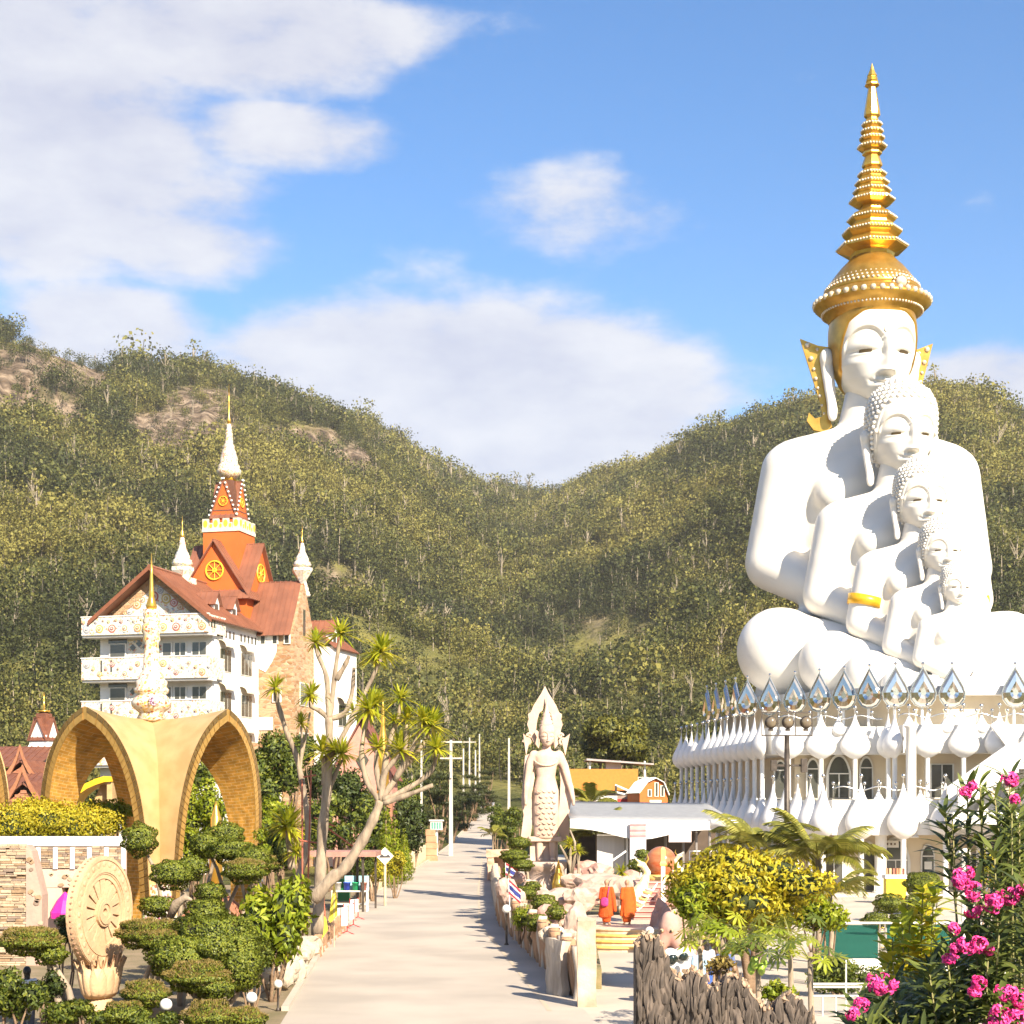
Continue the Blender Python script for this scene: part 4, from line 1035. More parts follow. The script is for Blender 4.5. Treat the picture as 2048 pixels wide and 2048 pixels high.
def dormer(y, z, x):
    t, fin = part('dormer', CW); t.bx(x - 2.2, x, y - .55, y + .55, z, z + 1.0); t.prism([(y - .55, z + 1.0), (y + .55, z + 1.0), (y, z + 1.75)], x - 2.2, x, 'x'); o = fin()
    m = MB(); gable_roof_x(m, y, .78, x - 2.6, x + .25, z + .85, z + 1.95); m.build('dormer_roof', ROOF_BR, o)
    m = MB(); m.bx(x, x + .04, y - .28, y + .28, z + .15, z + .95); m.build('dormer_window', GLASS_DK, o)
dormer(2.4, 19.35, -.8); dormer(5.6, 19.35, -.8)
# stone wing on the right
mb, fin = part('stone_wing_wall', STONE_O); mb.bx(.0, 2.95, 8.42, 12.6, -1, 18.9); fin()
mb, fin = part('stone_gable', STONE_O); mb.prism([(8.42, 18.9), (12.6, 18.9), (10.5, 23.0)], 2.6, 2.95, 'x'); fin()
mb, fin = part('wing_roof', ROOF_BR); gable_roof_x(mb, 10.5, 2.55, -4.2, 2.75, 18.5, 23.0); fin()
for z in (9.3, 13.2): side_window(9.6, 11.2, z, z + 1.7, 2.96, 2, False)
m = MB(); m.bx(2.951, 3.0, 10.3, 10.7, 18.7, 20.7); m.build('gable_slot', GLASS_DK, CA)
for z in (13.4, 9.2, 5.4): slide_window(CA, 1.25, 1.85, 8.40, z, z + 1.0, 1)
for x in (.2, 1.2, 2.2): slide_window(CA, x, x + .4, 8.40, 17.9, 18.5, 1)
mb, fin = part('plaster_patch', CW); mb.prism([(.002, 18.5), (.002, 16.0), (.6, 15.7), (1.1, 16.4), (1.5, 17.2), (1.6, 18.5)], 8.36, 8.418, 'y'); fin(); mb, fin = part('plaster_patch', CW); mb.prism([(.002, 11.2), (1.2, 11.2), (1.2, 12.2), (.002, 12.2)], 8.36, 8.418, 'y'); fin(); mb, fin = part('plaster_patch', CW); mb.prism([(.002, 3), (.9, 3.4), (1.4, 5.5), (1.0, 7.8), (.3, 8.6), (.002, 8.7)], 8.36, 8.418, 'y'); fin()
# far block
mb, fin = part('rear_block_wall', CW); mb.bx(.5, 4.6, 12.62, 18, -1, 18.0); fin()
mb, fin = part('rear_block_roof', ROOF_BR); roof_panel(mb, (4.9, 12.4, 17.9), (4.9, 18, 17.9), (2.2, 18, 20), (2.2, 12.4, 20)); fin()
dormer(13.9, 18.3, 4.2)
for z in (7.8, 11.8): side_window(13.6, 15.4, z, z + 1.6, 4.61, 2)
# orange tower: crossed gables, square shaft, battlements, steep crown, spire
TX, TY = -3.5, 10.7
def crossed(h, ze, za, o, m_wall, wheel_r, nm):
    w_ = MB(); w_.bx(TX - h, TX + h, TY - h, TY + h, ze - 4.5, ze)
    w_.prism([(TX - h, ze), (TX + h, ze), (TX, za)], TY - h + .002, TY + h - .002, 'y'); w_.prism([(TY - h, ze), (TY + h, ze), (TY, za)], TX - h + .002, TX + h - .002, 'x')
    wo = w_.build(nm + '_wall', m_wall, CA)
    sl = (za - ze) / h; k = .5 if h > 2 else .12
    r_ = MB(); gable_roof_y(r_, TX, h + k, TY - h - o, TY + h + o, ze - k * sl + .12, za + .12); gable_roof_x(r_, TY, h + k, TX - h - o, TX + h + o, ze - k * sl + .12, za + .12)
    r_.build(nm + '_roof', ROOF_BR, CA)
    # wheel ornaments on the two visible gables
    for face in ('y', 'x'):
        c = (TX, TY - h - .06, lerp(ze, za, .42)) if face == 'y' else (TX + h + .06, TY, lerp(ze, za, .42))
        q = MB(); R_ = wheel_r; pts = [(R_ * math.cos(TAU * i / 28), 0, R_ * math.sin(TAU * i / 28)) for i in range(29)]
        q.tube(pts, R_ * .10, 6, cap=False); q.tube([(R_ * .2 * math.cos(TAU * i / 14), 0, R_ * .2 * math.sin(TAU * i / 14)) for i in range(15)], R_ * .09, 6, cap=False)
        for i in range(8): q.tube([(0, 0, 0), (R_ * math.cos(TAU * i / 8), 0, R_ * math.sin(TAU * i / 8))], R_ * .05, 5)
        q.build('wheel_ornament', YELLOW, wo, c, PI / 2 if face == 'x' else 0)
    return wo
low = crossed(2.67, 22.0, 26.0, .35, ORANGE, .72, 'tower_base')
mb, fin = part('tower_shaft', ORANGE); mb.bx(TX - 1.52, TX + 1.52, TY - 1.52, TY + 1.52, 22.5, 26.9); fin()
mb, fin = part('parapet_ledge', mat('parapet_white', (.74, .64, .48), rough=.7)); mb.bx(TX - 1.6, TX + 1.6, TY - 1.6, TY + 1.6, 26.9, 27.15); fin()
def merlon(x, y, w_, h, rot):
    m = MB(); m.box((0, 0, h / 2), (w_, .16, h)); o = m.build('merlon', mat('parapet_white', (.74, .64, .48)), CA, (x, y, 27.15), rot)
    q = MB(); q.prism([(w_ * .34 * math.cos(TAU * i / 14), h * .5 + h * .36 * math.sin(TAU * i / 14)) for i in range(14)], -.11, -.082, 'y'); q.build('yellow_oval', YELLOW, o)
for i, (k, w_, h) in enumerate([(-1.3, .52, .78), (-.82, .32, .45), (-.42, .52, .78), (0, .28, .45), (.42, .52, .78), (.82, .32, .45), (1.3, .52, .78)]):
    merlon(TX + k, TY - 1.5, w_, h, 0); merlon(TX + 1.5, TY + k, w_ * .9, h, PI / 2)
up = crossed(1.08, 28.2, 31.0, .06, ORANGE, .36, 'tower_crown')
mb, fin = part('crown_cap', mat('dark_brown_roof', (.13, .055, .03), rough=.5)); mb.lathe([(1.55, 28.6), (1.15, 30.2), (.75, 31.1), (.55, 31.2)], 4, (TX, TY, 0), PI / 4); fin()
mb, fin = part('crown_beads', CW)
for s in (-1, 1):
    for i in range(9):
        t = i / 8; mb.ball((TX + s * lerp(1.16, .08, t), TY - 1.2, lerp(28.3, 31.15, t)), .09, 6, 4); mb.ball((TX + 1.2, TY + s * lerp(1.16, .08, t), lerp(28.3, 31.15, t)), .09, 6, 4)
tag(fin(), kind='stuff')
mb, fin = part('crown_bracket', YELLOW); mb.lathe([(.35, 30.9), (.62, 31.3), (.62, 31.42), (.3, 31.45)], 4, (TX, TY, 0), PI / 4); fin()
def spire(parent, x, y, z, h, r, m=MOS_W, tip=GOLD_BR, name='spire', base=None):
    """bell-shaped stupa spire: stepped base, bell, rings, needle"""
    p = [(r * .55, 0), (r * .95, .05), (r, .09), (r * .86, .11), (r * .9, .14), (r * .72, .16), (r * .70, .22), (r * .52, .30), (r * .44, .32), (r * .46, .34), (r * .34, .37), (r * .30, .46), (r * .34, .47), (r * .24, .49), (r * .27, .51), (r * .18, .53), (r * .21, .55), (r * .14, .58)]
    mb = MB(); mb.smooth = True; mb.lathe([(a, b * h) for a, b in p], 16, (x, y, z)); o = mb.build(name, m, parent)
    mb = MB(); mb.smooth = True; mb.lathe([(r * .14, .575 * h), (r * .17, .62 * h), (r * .08, .66 * h), (r * .05, .8 * h), (.012, h)], 10, (x, y, z)); mb.build('needle', tip, o)
    return o
spire(CA, TX, TY, 31.3, 7.6, .98, MOS_G)
def corner_turret(x, y, z, h, r):
    mb, fin = part('turret', MOS_W); mb.lathe([(.05, 0), (r, h * .3), (r, h * .36), (r * .8, h * .37)], 6, (x, y, z)); fin(); spire(CA, x, y, z + h * .36, h * .9, r * .85)
corner_turret(-4.4, 11.8 - 7.6, 21.8, 4.4, .95)
mb, fin = part('turret_base', MOS_W); mb.bx(-5.2, -3.6, 3.6, 5.0, 20.5, 22.6); fin()
corner_turret(2.8, 10.5, 22.6, 3.8, .85); spire(CA, 1.0, 15.5, 22.3, 3.4, .5); spire(CA, -6.2, 7.5, 22.0, 4.6, .35)

# ------------------------------------------------------------------ golden arched pavilion
def tile_mat(name, c1, c2, mortar, sx, sy, metal=.3, rough=.35):
    m = bpy.data.materials.new(name); MATS[name] = m; m.use_nodes = True; nt = m.node_tree; N = nt.nodes; L = nt.links; b = N['Principled BSDF']; b.inputs['Roughness'].default_value = rough; b.inputs['Metallic'].default_value = metal
    uv = N.new('ShaderNodeUVMap'); br = N.new('ShaderNodeTexBrick'); br.inputs['Scale'].default_value = 1; br.inputs['Brick Width'].default_value = sx; br.inputs['Row Height'].default_value = sy; br.inputs['Mortar Size'].default_value = .012
    br.inputs['Color1'].default_value = (*c1, 1); br.inputs['Color2'].default_value = (*c2, 1); br.inputs['Mortar'].default_value = (*mortar, 1); L.new(uv.outputs[0], br.inputs['Vector'])
    n = N.new('ShaderNodeTexNoise'); n.inputs['Scale'].default_value = 3; n.inputs['Detail'].default_value = 5; L.new(uv.outputs[0], n.inputs['Vector'])
    x = N.new('ShaderNodeMix'); x.data_type = 'RGBA'; x.blend_type = 'MULTIPLY'; x.inputs['Factor'].default_value = .55; L.new(br.outputs['Color'], x.inputs['A']); L.new(n.outputs['Color'], x.inputs['B'])
    mr = N.new('ShaderNodeMapRange'); mr.inputs[1].default_value = .3; mr.inputs[2].default_value = .7; mr.inputs[3].default_value = .65; mr.inputs[4].default_value = 1.25; L.new(n.outputs['Fac'], mr.inputs[0])
    y = N.new('ShaderNodeMix'); y.data_type = 'RGBA'; y.blend_type = 'MULTIPLY'; y.inputs['Factor'].default_value = 1; L.new(br.outputs['Color'], y.inputs['A']); L.new(mr.outputs[0], y.inputs['B'])
    L.new(y.outputs['Result'], b.inputs['Base Color'])
    bp = N.new('ShaderNodeBump'); bp.inputs['Strength'].default_value = .4; bp.inputs['Distance'].default_value = .02; bp.invert = True; L.new(br.outputs['Fac'], bp.inputs['Height']); L.new(bp.outputs[0], b.inputs['Normal'])
    return m
GOLD_TILE = tile_mat('gold_soffit_tiles', (.72, .38, .07), (.62, .30, .05), (.78, .55, .25), .42, .16, .35)
GOLD_TOP = mat('gold_shell', (.53, .355, .165), (.43, .27, .11), rough=.55, metal=.1, scale=1.1, detail=7, bump=.15)
RIM_T = mat('rim_tile_bronze', (.20, .12, .045), (.30, .19, .07), rough=.25, metal=.6, scale=6)
RIM_G = mat('rim_tile_gold', (.55, .33, .10), (.45, .26, .07), rough=.3, metal=.5, scale=6)
def arch_profile(t, a, H):
    """t 0 = apex, 1 = foot: lateral distance and height of a pointed arch"""
    l = a * (1 - (1 - t) ** 2.1) ** 0.62 if t < 1 else a
    z = H * (1 - t) ** 1.0
    l = a * math.sin(min(1, t / .68) ** .6 * PI / 2)
    z = H * (1 - .35 * t ** .7 - .65 * t ** 1.5)
    return l, z
def pavilion(name, label, loc, rz, a=2.7, H=8.5, tiles=True, top=True):
    t = thing(name, label, 'pavilion', loc, rz)
    n = 30; m = 6
    def fl(tt): return .75 * (1 - tt) ** .8 + .42                   # how far the hood stands out
    def pt(q, s, tt, w_, off=0.0):
        l, z = arch_profile(tt, a - off, H - off * 1.1)
        y0 = max(l, 0); y1 = a + fl(tt) - off * .0
        yy = lerp(y0, y1, w_); z += (.35 * w_ ** 2) * (1 - tt) ** 2 
        p = Vector((s * l, -yy, max(z, 0))); p.rotate(Euler((0, 0, q * PI / 2))); return p
    for q in range(4):
        for off, nm, mt in ((0, 'vault_shell', GOLD_TOP), (.44, 'soffit', GOLD_TILE)):
            mb = MB(); mb.smooth = True
            for s in (-1, 1):
                vs = [pt(q, s, i / n, j / m, off) for i in range(n + 1) for j in range(m + 1)]
                fs = [(i * (m + 1) + j, (i + 1) * (m + 1) + j, (i + 1) * (m + 1) + j + 1, i * (m + 1) + j + 1) for i in range(n) for j in range(m)]
                mb.add(vs, fs)
            o = mb.build(nm, mt, t)
            uvl = o.data.uv_layers.new(name='UVMap'); k = 0
            dat = o.data.uv_layers[0].data; vn = (n + 1) * (m + 1)
            for p_ in o.data.polygons:
                for li in p_.loop_indices:
                    vi = o.data.loops[li].vertex_index % vn; dat[li].uv = ((vi % (m + 1)) / m * 1.6, (vi // (m + 1)) / n * 9.5)
        # rim: the edge between shell and soffit, closed by a row of tiles
        mb = MB()
        for s in (-1, 1):
            A_ = [pt(q, s, i / n, 1, 0) for i in range(n + 1)]; B_ = [pt(q, s, i / n, 1, .44) for i in range(n + 1)]
            mb.add(A_ + B_, [(i, i + 1, n + 2 + i, n + 1 + i) for i in range(n)])
        rim = mb.build('arch_rim', RIM_G, t)
        if not tiles or q in (1, 2): continue
        N_ = 34
        for s in (-1, 1):
            for i in range(N_):
                t0 = (i + .06) / N_; t1 = (i + .94) / N_
                for (oa, ob, mt, push) in ((-.0, .19, RIM_T, .02), (.205, .44, RIM_G, .02)):
                    c = [pt(q, s, t0, 1, oa), pt(q, s, t1, 1, oa), pt(q, s, t1, 1, ob), pt(q, s, t0, 1, ob)]
                    nn = Vector((0, -1, 0)); nn.rotate(Euler((0, 0, q * PI / 2)))
                    if (c[1] - c[0]).cross(c[2] - c[0]).dot(nn) < 0: c = c[::-1]
                    e = MB(); e.add([p + nn * .004 for p in c] + [p + nn * (.03) for p in c], [(4, 5, 6, 7), (0, 4, 7, 3), (1, 2, 6, 5), (0, 1, 5, 4), (2, 3, 7, 6)]); e.build('rim_tile', mt, rim)
    # mosaic feet
    for i in range(4):
        ang = PI / 4 + i * PI / 2; d = (a + .12) * math.sqrt(2); c = (d * math.cos(ang), d * math.sin(ang), .95)
        mb = MB(); mb.box(c, (.98, .98, 2.1), ang - PI / 4 + PI / 2 * 0, taper=.86); mb.build('mosaic_foot', mosaic('foot_mosaic', (.74, .68, .58), [(.55, .34, .10), (.45, .12, .22), (.25, .3, .12), (.72, .5, .2), (.5, .2, .12)], 9, .55), t)
    if top:
        s_ = MB(); s_.smooth = True
        k = 1 / 49.3
        P = [(1443, 20), (1437, 30), (1425, 24), (1420, 30), (1412, 39), (1404, 40), (1394, 34), (1388, 28), (1384, 34), (1378, 35), (1372, 30), (1362, 32), (1357, 26), (1350, 24), (1340, 17), (1300, 15), (1285, 14), (1278, 18), (1268, 16), (1262, 20), (1252, 19), (1246, 16), (1242, 18), (1234, 15), (1226, 17), (1218, 13)]
        s_.lathe([(r * k, (1443 - v) * k + H - .08) for v, r in P], 24); so = s_.build('stupa_finial', MOS_G, t)
        s2 = MB(); s2.smooth = True; P2_ = [(1219, 9), (1211, 11), (1200, 8), (1190, 5), (1186, 6), (1180, 4.5), (1150, 3.2), (1105, .6)]
        s2.lathe([(r * k, (1443 - v) * k + H - .08) for v, r in P2_], 16); s2.build('gold_needle', GOLD_BR, so)
        fl_ = MB(); fl_.smooth = True
        for i in range(10): fl_.ball((-.62 + .16 * math.cos(TAU * i / 10), -.58 + .05 * math.sin(TAU * i / 10) , H + .72 + .16 * math.sin(TAU * i / 10)), .05, 6, 4)
        fl_.ball((-.64, -.6, H + .72), .09, 8, 6); fl_.build('flower_boss', mat('purple_glass', (.22, .05, .18), (.6, .5, .55), rough=.2, scale=20), so)
    return t
PV = pavilion('arched_pavilion', 'gold tiled pavilion of four pointed arches topped by a mosaic stupa spire', (at(303, 1620, 67).x, 67, 0.15), rad(62))
pavilion('arched_pavilion', 'gold tiled arch cut off by the left edge of the picture', (at(-199, 1620, 69).x, 69, 0.2), rad(60), tiles=True, top=False)
# ------------------------------------------------------------------ left side: halls, terrace, fences, poles, stall
BROWN_T = mat('brown_shingle', (.20, .075, .04), (.14, .05, .03), rough=.7, scale=2.5, detail=6, bump=.3)
BROWN_W = mat('red_brown_boards', (.40, .17, .09), (.32, .13, .07), rough=.7, scale=1, stretch=(1, 1, 9))
def gz(y): return float(road_z(y))
def thai_hall(label, u, v_ap, hw, Y, ridge_len, wall_h=6):
    p = at(u, v_ap, Y); t = thing('thai_hall', label, 'hall', (p.x, Y, 0)); za = p.z; ze = za - hw * 1.05
    m = MB(); roof_panel(m, (-hw * 1.25, 0, ze - .2), (-hw * 1.25, ridge_len, ze - .2), (0, ridge_len, za - .25), (0, 0, za - .25)); roof_panel(m, (hw * 1.25, 0, ze - .2), (hw * 1.25, ridge_len, ze - .2), (0, ridge_len, za - .25), (0, 0, za - .25)); m.build('roof', BROWN_T, t)
    m = MB(); m.prism([(-hw, ze), (hw, ze), (0, za - .7)], .25, .45, 'y'); m.build('gable', BROWN_W, t)
    for k in range(7):                                              # clapboards of the gable
        zz = ze + (za - .7 - ze) * k / 7; w_ = hw * (1 - k / 7) - .15; q = MB(); q.bx(-w_, w_, .2, .246, zz + .04, zz + (za - .7 - ze) / 7 - .03); q.build('board', BROWN_W, t)
    m = MB(); m.bx(-hw + .1, hw - .1, .5, ridge_len, -.5, ze + .1); m.build('wall', BROWN_W, t)
    for s in (-1, 1):                                               # concave bargeboards
        n = 8; o = []; i_ = []
        for k in range(n + 1):
            tt = k / n; x = s * hw * 1.3 * tt; z = za + .75 * (1 - tt) ** 6 - (za - ze + .5) * (tt ** .82); o.append((x, z)); i_.append((x * .97, z - .42))
        poly = o + i_[::-1]
        if s > 0: poly = poly[::-1]
        m = MB()
        for k in range(n):
            q = [o[k], o[k + 1], i_[k + 1], i_[k]]; q = q if s < 0 else q[::-1]; m.prism(q, -.1, .12, 'y')
        m.build('bargeboard', mat('bargeboard_brown', (.36, .15, .07), (.28, .11, .05), rough=.6), t)
    return t
thai_hall('brown Thai gable roof with curved bargeboards nearest the left edge', 45, 1555, 2.3, 95, 9)
thai_hall('smaller dark brown Thai gable roof higher up behind the front one', 40, 1512, 1.6, 106, 8)
def low_roof(label, u0, u1, v0, v1, Y):
    a = at(u0, v1, Y); b = at(u1, v0, Y + 4); t = thing('tiled_roof', label, 'roof', (a.x, Y, 0)); m = MB()
    w_ = b.x - a.x; roof_panel(m, (0, 0, a.z), (w_, 0, a.z), (w_, 5, b.z), (0, 5, b.z)); m.build('roof_sheet', BROWN_T, t); m = MB(); m.bx(.2, w_ - .2, .6, 5, -1, a.z - .12); m.build('wall', mat('maroon_wall', (.22, .08, .06), rough=.8), t)
low_roof('long brown pitched roof behind the left gables', -60, 108, 1492, 1532, 112); low_roof('lower dark brown roof left of the gold pavilion', -40, 96, 1546, 1590, 101)
def chapel():
    Y = 118; p = at(88, 1500, Y); k = Y / F; t = thing('chapel_tower', 'small white tower with crossed brown pointed gables and gold finial', 'tower', (p.x, Y, 0), rad(-20)); h = 20 * k
    zt = lambda v: CH - (v - HV) * k
    m = MB(); m.bx(-h, h, -h, h, 0, zt(1475)); m.prism([(-h, zt(1475)), (h, zt(1475)), (0, zt(1440))], -h - .02, h + .02, 'y'); m.prism([(-h, zt(1475)), (h, zt(1475)), (0, zt(1440))], -h - .02, h + .02, 'x'); m.build('wall', CW, t)
    m = MB(); gable_roof_y(m, 0, h * 1.15, -h * 1.2, h * 1.2, zt(1482), zt(1434)); gable_roof_x(m, 0, h * 1.15, -h * 1.2, h * 1.2, zt(1482), zt(1434)); m.build('roof', BROWN_T, t)
    m = MB(); m.lathe([(h * .75, zt(1455)), (h * .8, zt(1428)), (h * .3, zt(1424))], 4, a0=PI / 4); m.build('cap', BROWN_T, t)
    m = MB(); m.smooth = True; m.lathe([(.5, zt(1424)), (.5, zt(1421)), (.09, zt(1420)), (.07, zt(1400)), (.02, zt(1384))], 8); m.build('finial', GOLD_BR, t)
    m = MB(); m.lathe([(h * 1.7, zt(1500)), (h * 1.7, zt(1497)), (h * 1.1, zt(1480))], 4, a0=PI / 4); m.build('skirt_roof', CW, t)
chapel()
def yellow_arch():
    Y = 92; k = Y / F; p = at(150, 1620, Y); t = thing('yellow_arch', 'bright yellow curved arch canopy seen through the gold pavilion', 'arch', (p.x, Y, 0)); zt = lambda v: CH - (v - HV) * k; n = 12
    o = [((u - 150) * k, zt(v)) for u, v in ((134, 1605), (150, 1582), (168, 1568), (190, 1558), (208, 1552), (223, 1553))]; i_ = [((u - 150) * k, zt(v)) for u, v in ((146, 1603), (158, 1588), (174, 1577), (192, 1569), (208, 1564), (223, 1563))]
    m = MB()
    for a in range(len(o) - 1): m.prism([o[a], i_[a], i_[a + 1], o[a + 1]], 0, 2.2, 'y')
    m.build('arch_band', mat('bright_yellow', (.78, .48, .01), (.7, .4, .01), rough=.5), t)
    m = MB(); m.prism([((175 - 150) * k, zt(1612)), ((222 - 150) * k, zt(1612)), ((222 - 150) * k, zt(1563)), ((192 - 150) * k, zt(1570))], 1.0, 1.2, 'y'); m.build('arch_web', GOLD_TOP, t)
    m = MB(); m.bx((133 - 150) * k, (146 - 150) * k, .2, 1.8, 0, zt(1604)); m.build('pier', GOLD_TOP, t); m = MB(); m.bx((212 - 150) * k, (223 - 150) * k, .2, 1.8, 0, zt(1565)); m.build('pier', GOLD_TOP, t)
yellow_arch()
def terrace():
    Y = 61; k = Y / F; zt = lambda v: CH - (v - HV) * k; X = lambda u: (u - CX) * k
    x0 = X(-40); t = thing('stone_terrace', 'stone-clad terrace wall with white coping and white baluster slots', 'wall', (x0, Y, 0)); xr = X(248) - x0
    m = MB(); m.bx(0, xr, 0, .5, zt(1692), zt(1673)); m.build('coping', CW, t)
    PAN = mat('pebbled_render', (.60, .44, .33), (.50, .36, .28), rough=.9, scale=1.2, bump=.3)
    m = MB(); m.bx(0, xr, .08, .45, zt(1775), zt(1692)); m.build('panel', PAN, t)
    rr = random.Random(4)
    for k_ in range(9):
        u = -30 + k_ * 34; m = MB(); m.bx(X(u) - x0, X(u + 9) - x0, .0, .09, zt(1738), zt(1695)); m.build('baluster', CW, t)
    # ledgestone strips between the balusters, each stone its own piece
    for k_ in range(8):
        u = -20 + k_ * 34; z = zt(1736)
        while z < zt(1697):
            h = rr.uniform(.05, .10); xx = X(u) - x0
            while xx < X(u + 22) - x0:
                w_ = rr.uniform(.14, .34); m = MB(); m.bx(xx, min(xx + w_, X(u + 23) - x0), .02 - rr.uniform(0, .05), .078, z + .008, z + h - .004); m.build('stone', LEDGE[rr.randrange(4)], t); xx += w_ + .015
            z += h
    for k_ in range(22):
        m = MB(); c = Vector((rr.uniform(.2, xr - .2), .08, rr.uniform(zt(1772), zt(1745)))); r = rr.uniform(.05, .14); n = 7
        m.prism([(c.x + r * rr.uniform(.7, 1.2) * math.cos(TAU * i / n), c.z + r * .7 * rr.uniform(.7, 1.2) * math.sin(TAU * i / n)) for i in range(n)], .04, .078, 'y'); m.build('flat_pebble', LEDGE[rr.randrange(4)], t)
    m = MB(); m.bx(X(125) - x0, xr, .9, 1.1, 0, zt(1775)); m.build('inner_wall', mat('wall_in_shade', (.30, .20, .16), rough=.9), t)  # shade of the opening under the terrace is put into this colour
    m = MB(); m.bx(0, X(122) - x0, .1, .6, -.2, zt(1775)); m.build('lower_wall', PAN, t)
    # near wing wall of stacked slate
    YN = 53; kn = YN / F; zn = lambda v: CH - (v - HV) * kn; Xn = lambda u: (u - CX) * kn
    t2 = thing('slate_wall', 'wall of stacked brown slate slabs at the left edge', 'wall', (Xn(-30), YN, 0)); wr = Xn(52) - Xn(-30)
    m = MB(); m.bx(0, wr - .02, .1, .6, -.2, zn(1690)); m.build('core', LEDGE[3], t2)
    z = .0
    while z < zn(1690):
        h = rr.uniform(.05, .11); x = 0.0
        while x < wr:
            w_ = rr.uniform(.18, .5); m = MB(); m.bx(x, min(x + w_, wr), .1 - rr.uniform(.02, .12), .098, z + .006, z + h - .006); m.build('stone', LEDGE[rr.randrange(4)], t2); x += w_ + .015
        z += h
    t3 = thing('buttress', 'pinkish rendered buttress with large inlaid stones beside the slate wall', 'wall', (Xn(52), YN, 0))
    m = MB(); w3 = Xn(84) - Xn(52); m.prism([(0, -.2), (w3, -.2), (w3 * 1.0, zn(1790)), (w3 * .35, zn(1702)), (0, zn(1690))], .0, .7, 'y'); m.build('body', mat('pink_render', (.46, .31, .24), (.38, .25, .2), rough=.9, scale=2, bump=.3), t3)
    for k_ in range(16):
        m = MB(); z = rr.uniform(.3, zn(1715)); lim = w3 * (.95 if z < zn(1790) else .5); c = (rr.uniform(.1, lim), z); r = rr.uniform(.06, .15); n = 7
        m.prism([(c[0] + r * rr.uniform(.7, 1.1) * math.cos(TAU * i / n), c[1] + r * .8 * rr.uniform(.7, 1.1) * math.sin(TAU * i / n)) for i in range(n)], -.03, -.002, 'y'); m.build('inlaid_stone', LEDGE[rr.randrange(4)], t3)
LEDGE = [mat('ledge_a', (.36, .24, .14), (.26, .17, .10), rough=.9, scale=6, bump=.4), mat('ledge_b', (.46, .34, .22), (.34, .25, .17), rough=.9, scale=6, bump=.4), mat('ledge_c', (.28, .20, .15), (.20, .15, .11), rough=.9, scale=6, bump=.4), mat('ledge_d', (.55, .42, .28), (.42, .32, .22), rough=.9, scale=6, bump=.4)]
terrace()
def tent_pink():
    Y = 60.8; p = at(136, 1850, Y); t = thing('pink_parasol', 'closed-in magenta parasol under the terrace behind the stone wheel', 'parasol', (p.x, Y - .4, 0)); m = MB(); m.lathe([(.55, 1.05), (.56, 1.25), (.3, 1.7), (.03, 2.0)], 8); m.build('canopy', mat('magenta_cloth', (.70, .02, .30), rough=.6), t); m = MB(); m.tube([(0, 0, 0), (0, 0, 1.9)], .025, 6); m.build('pole', STEEL, t)
tent_pink()
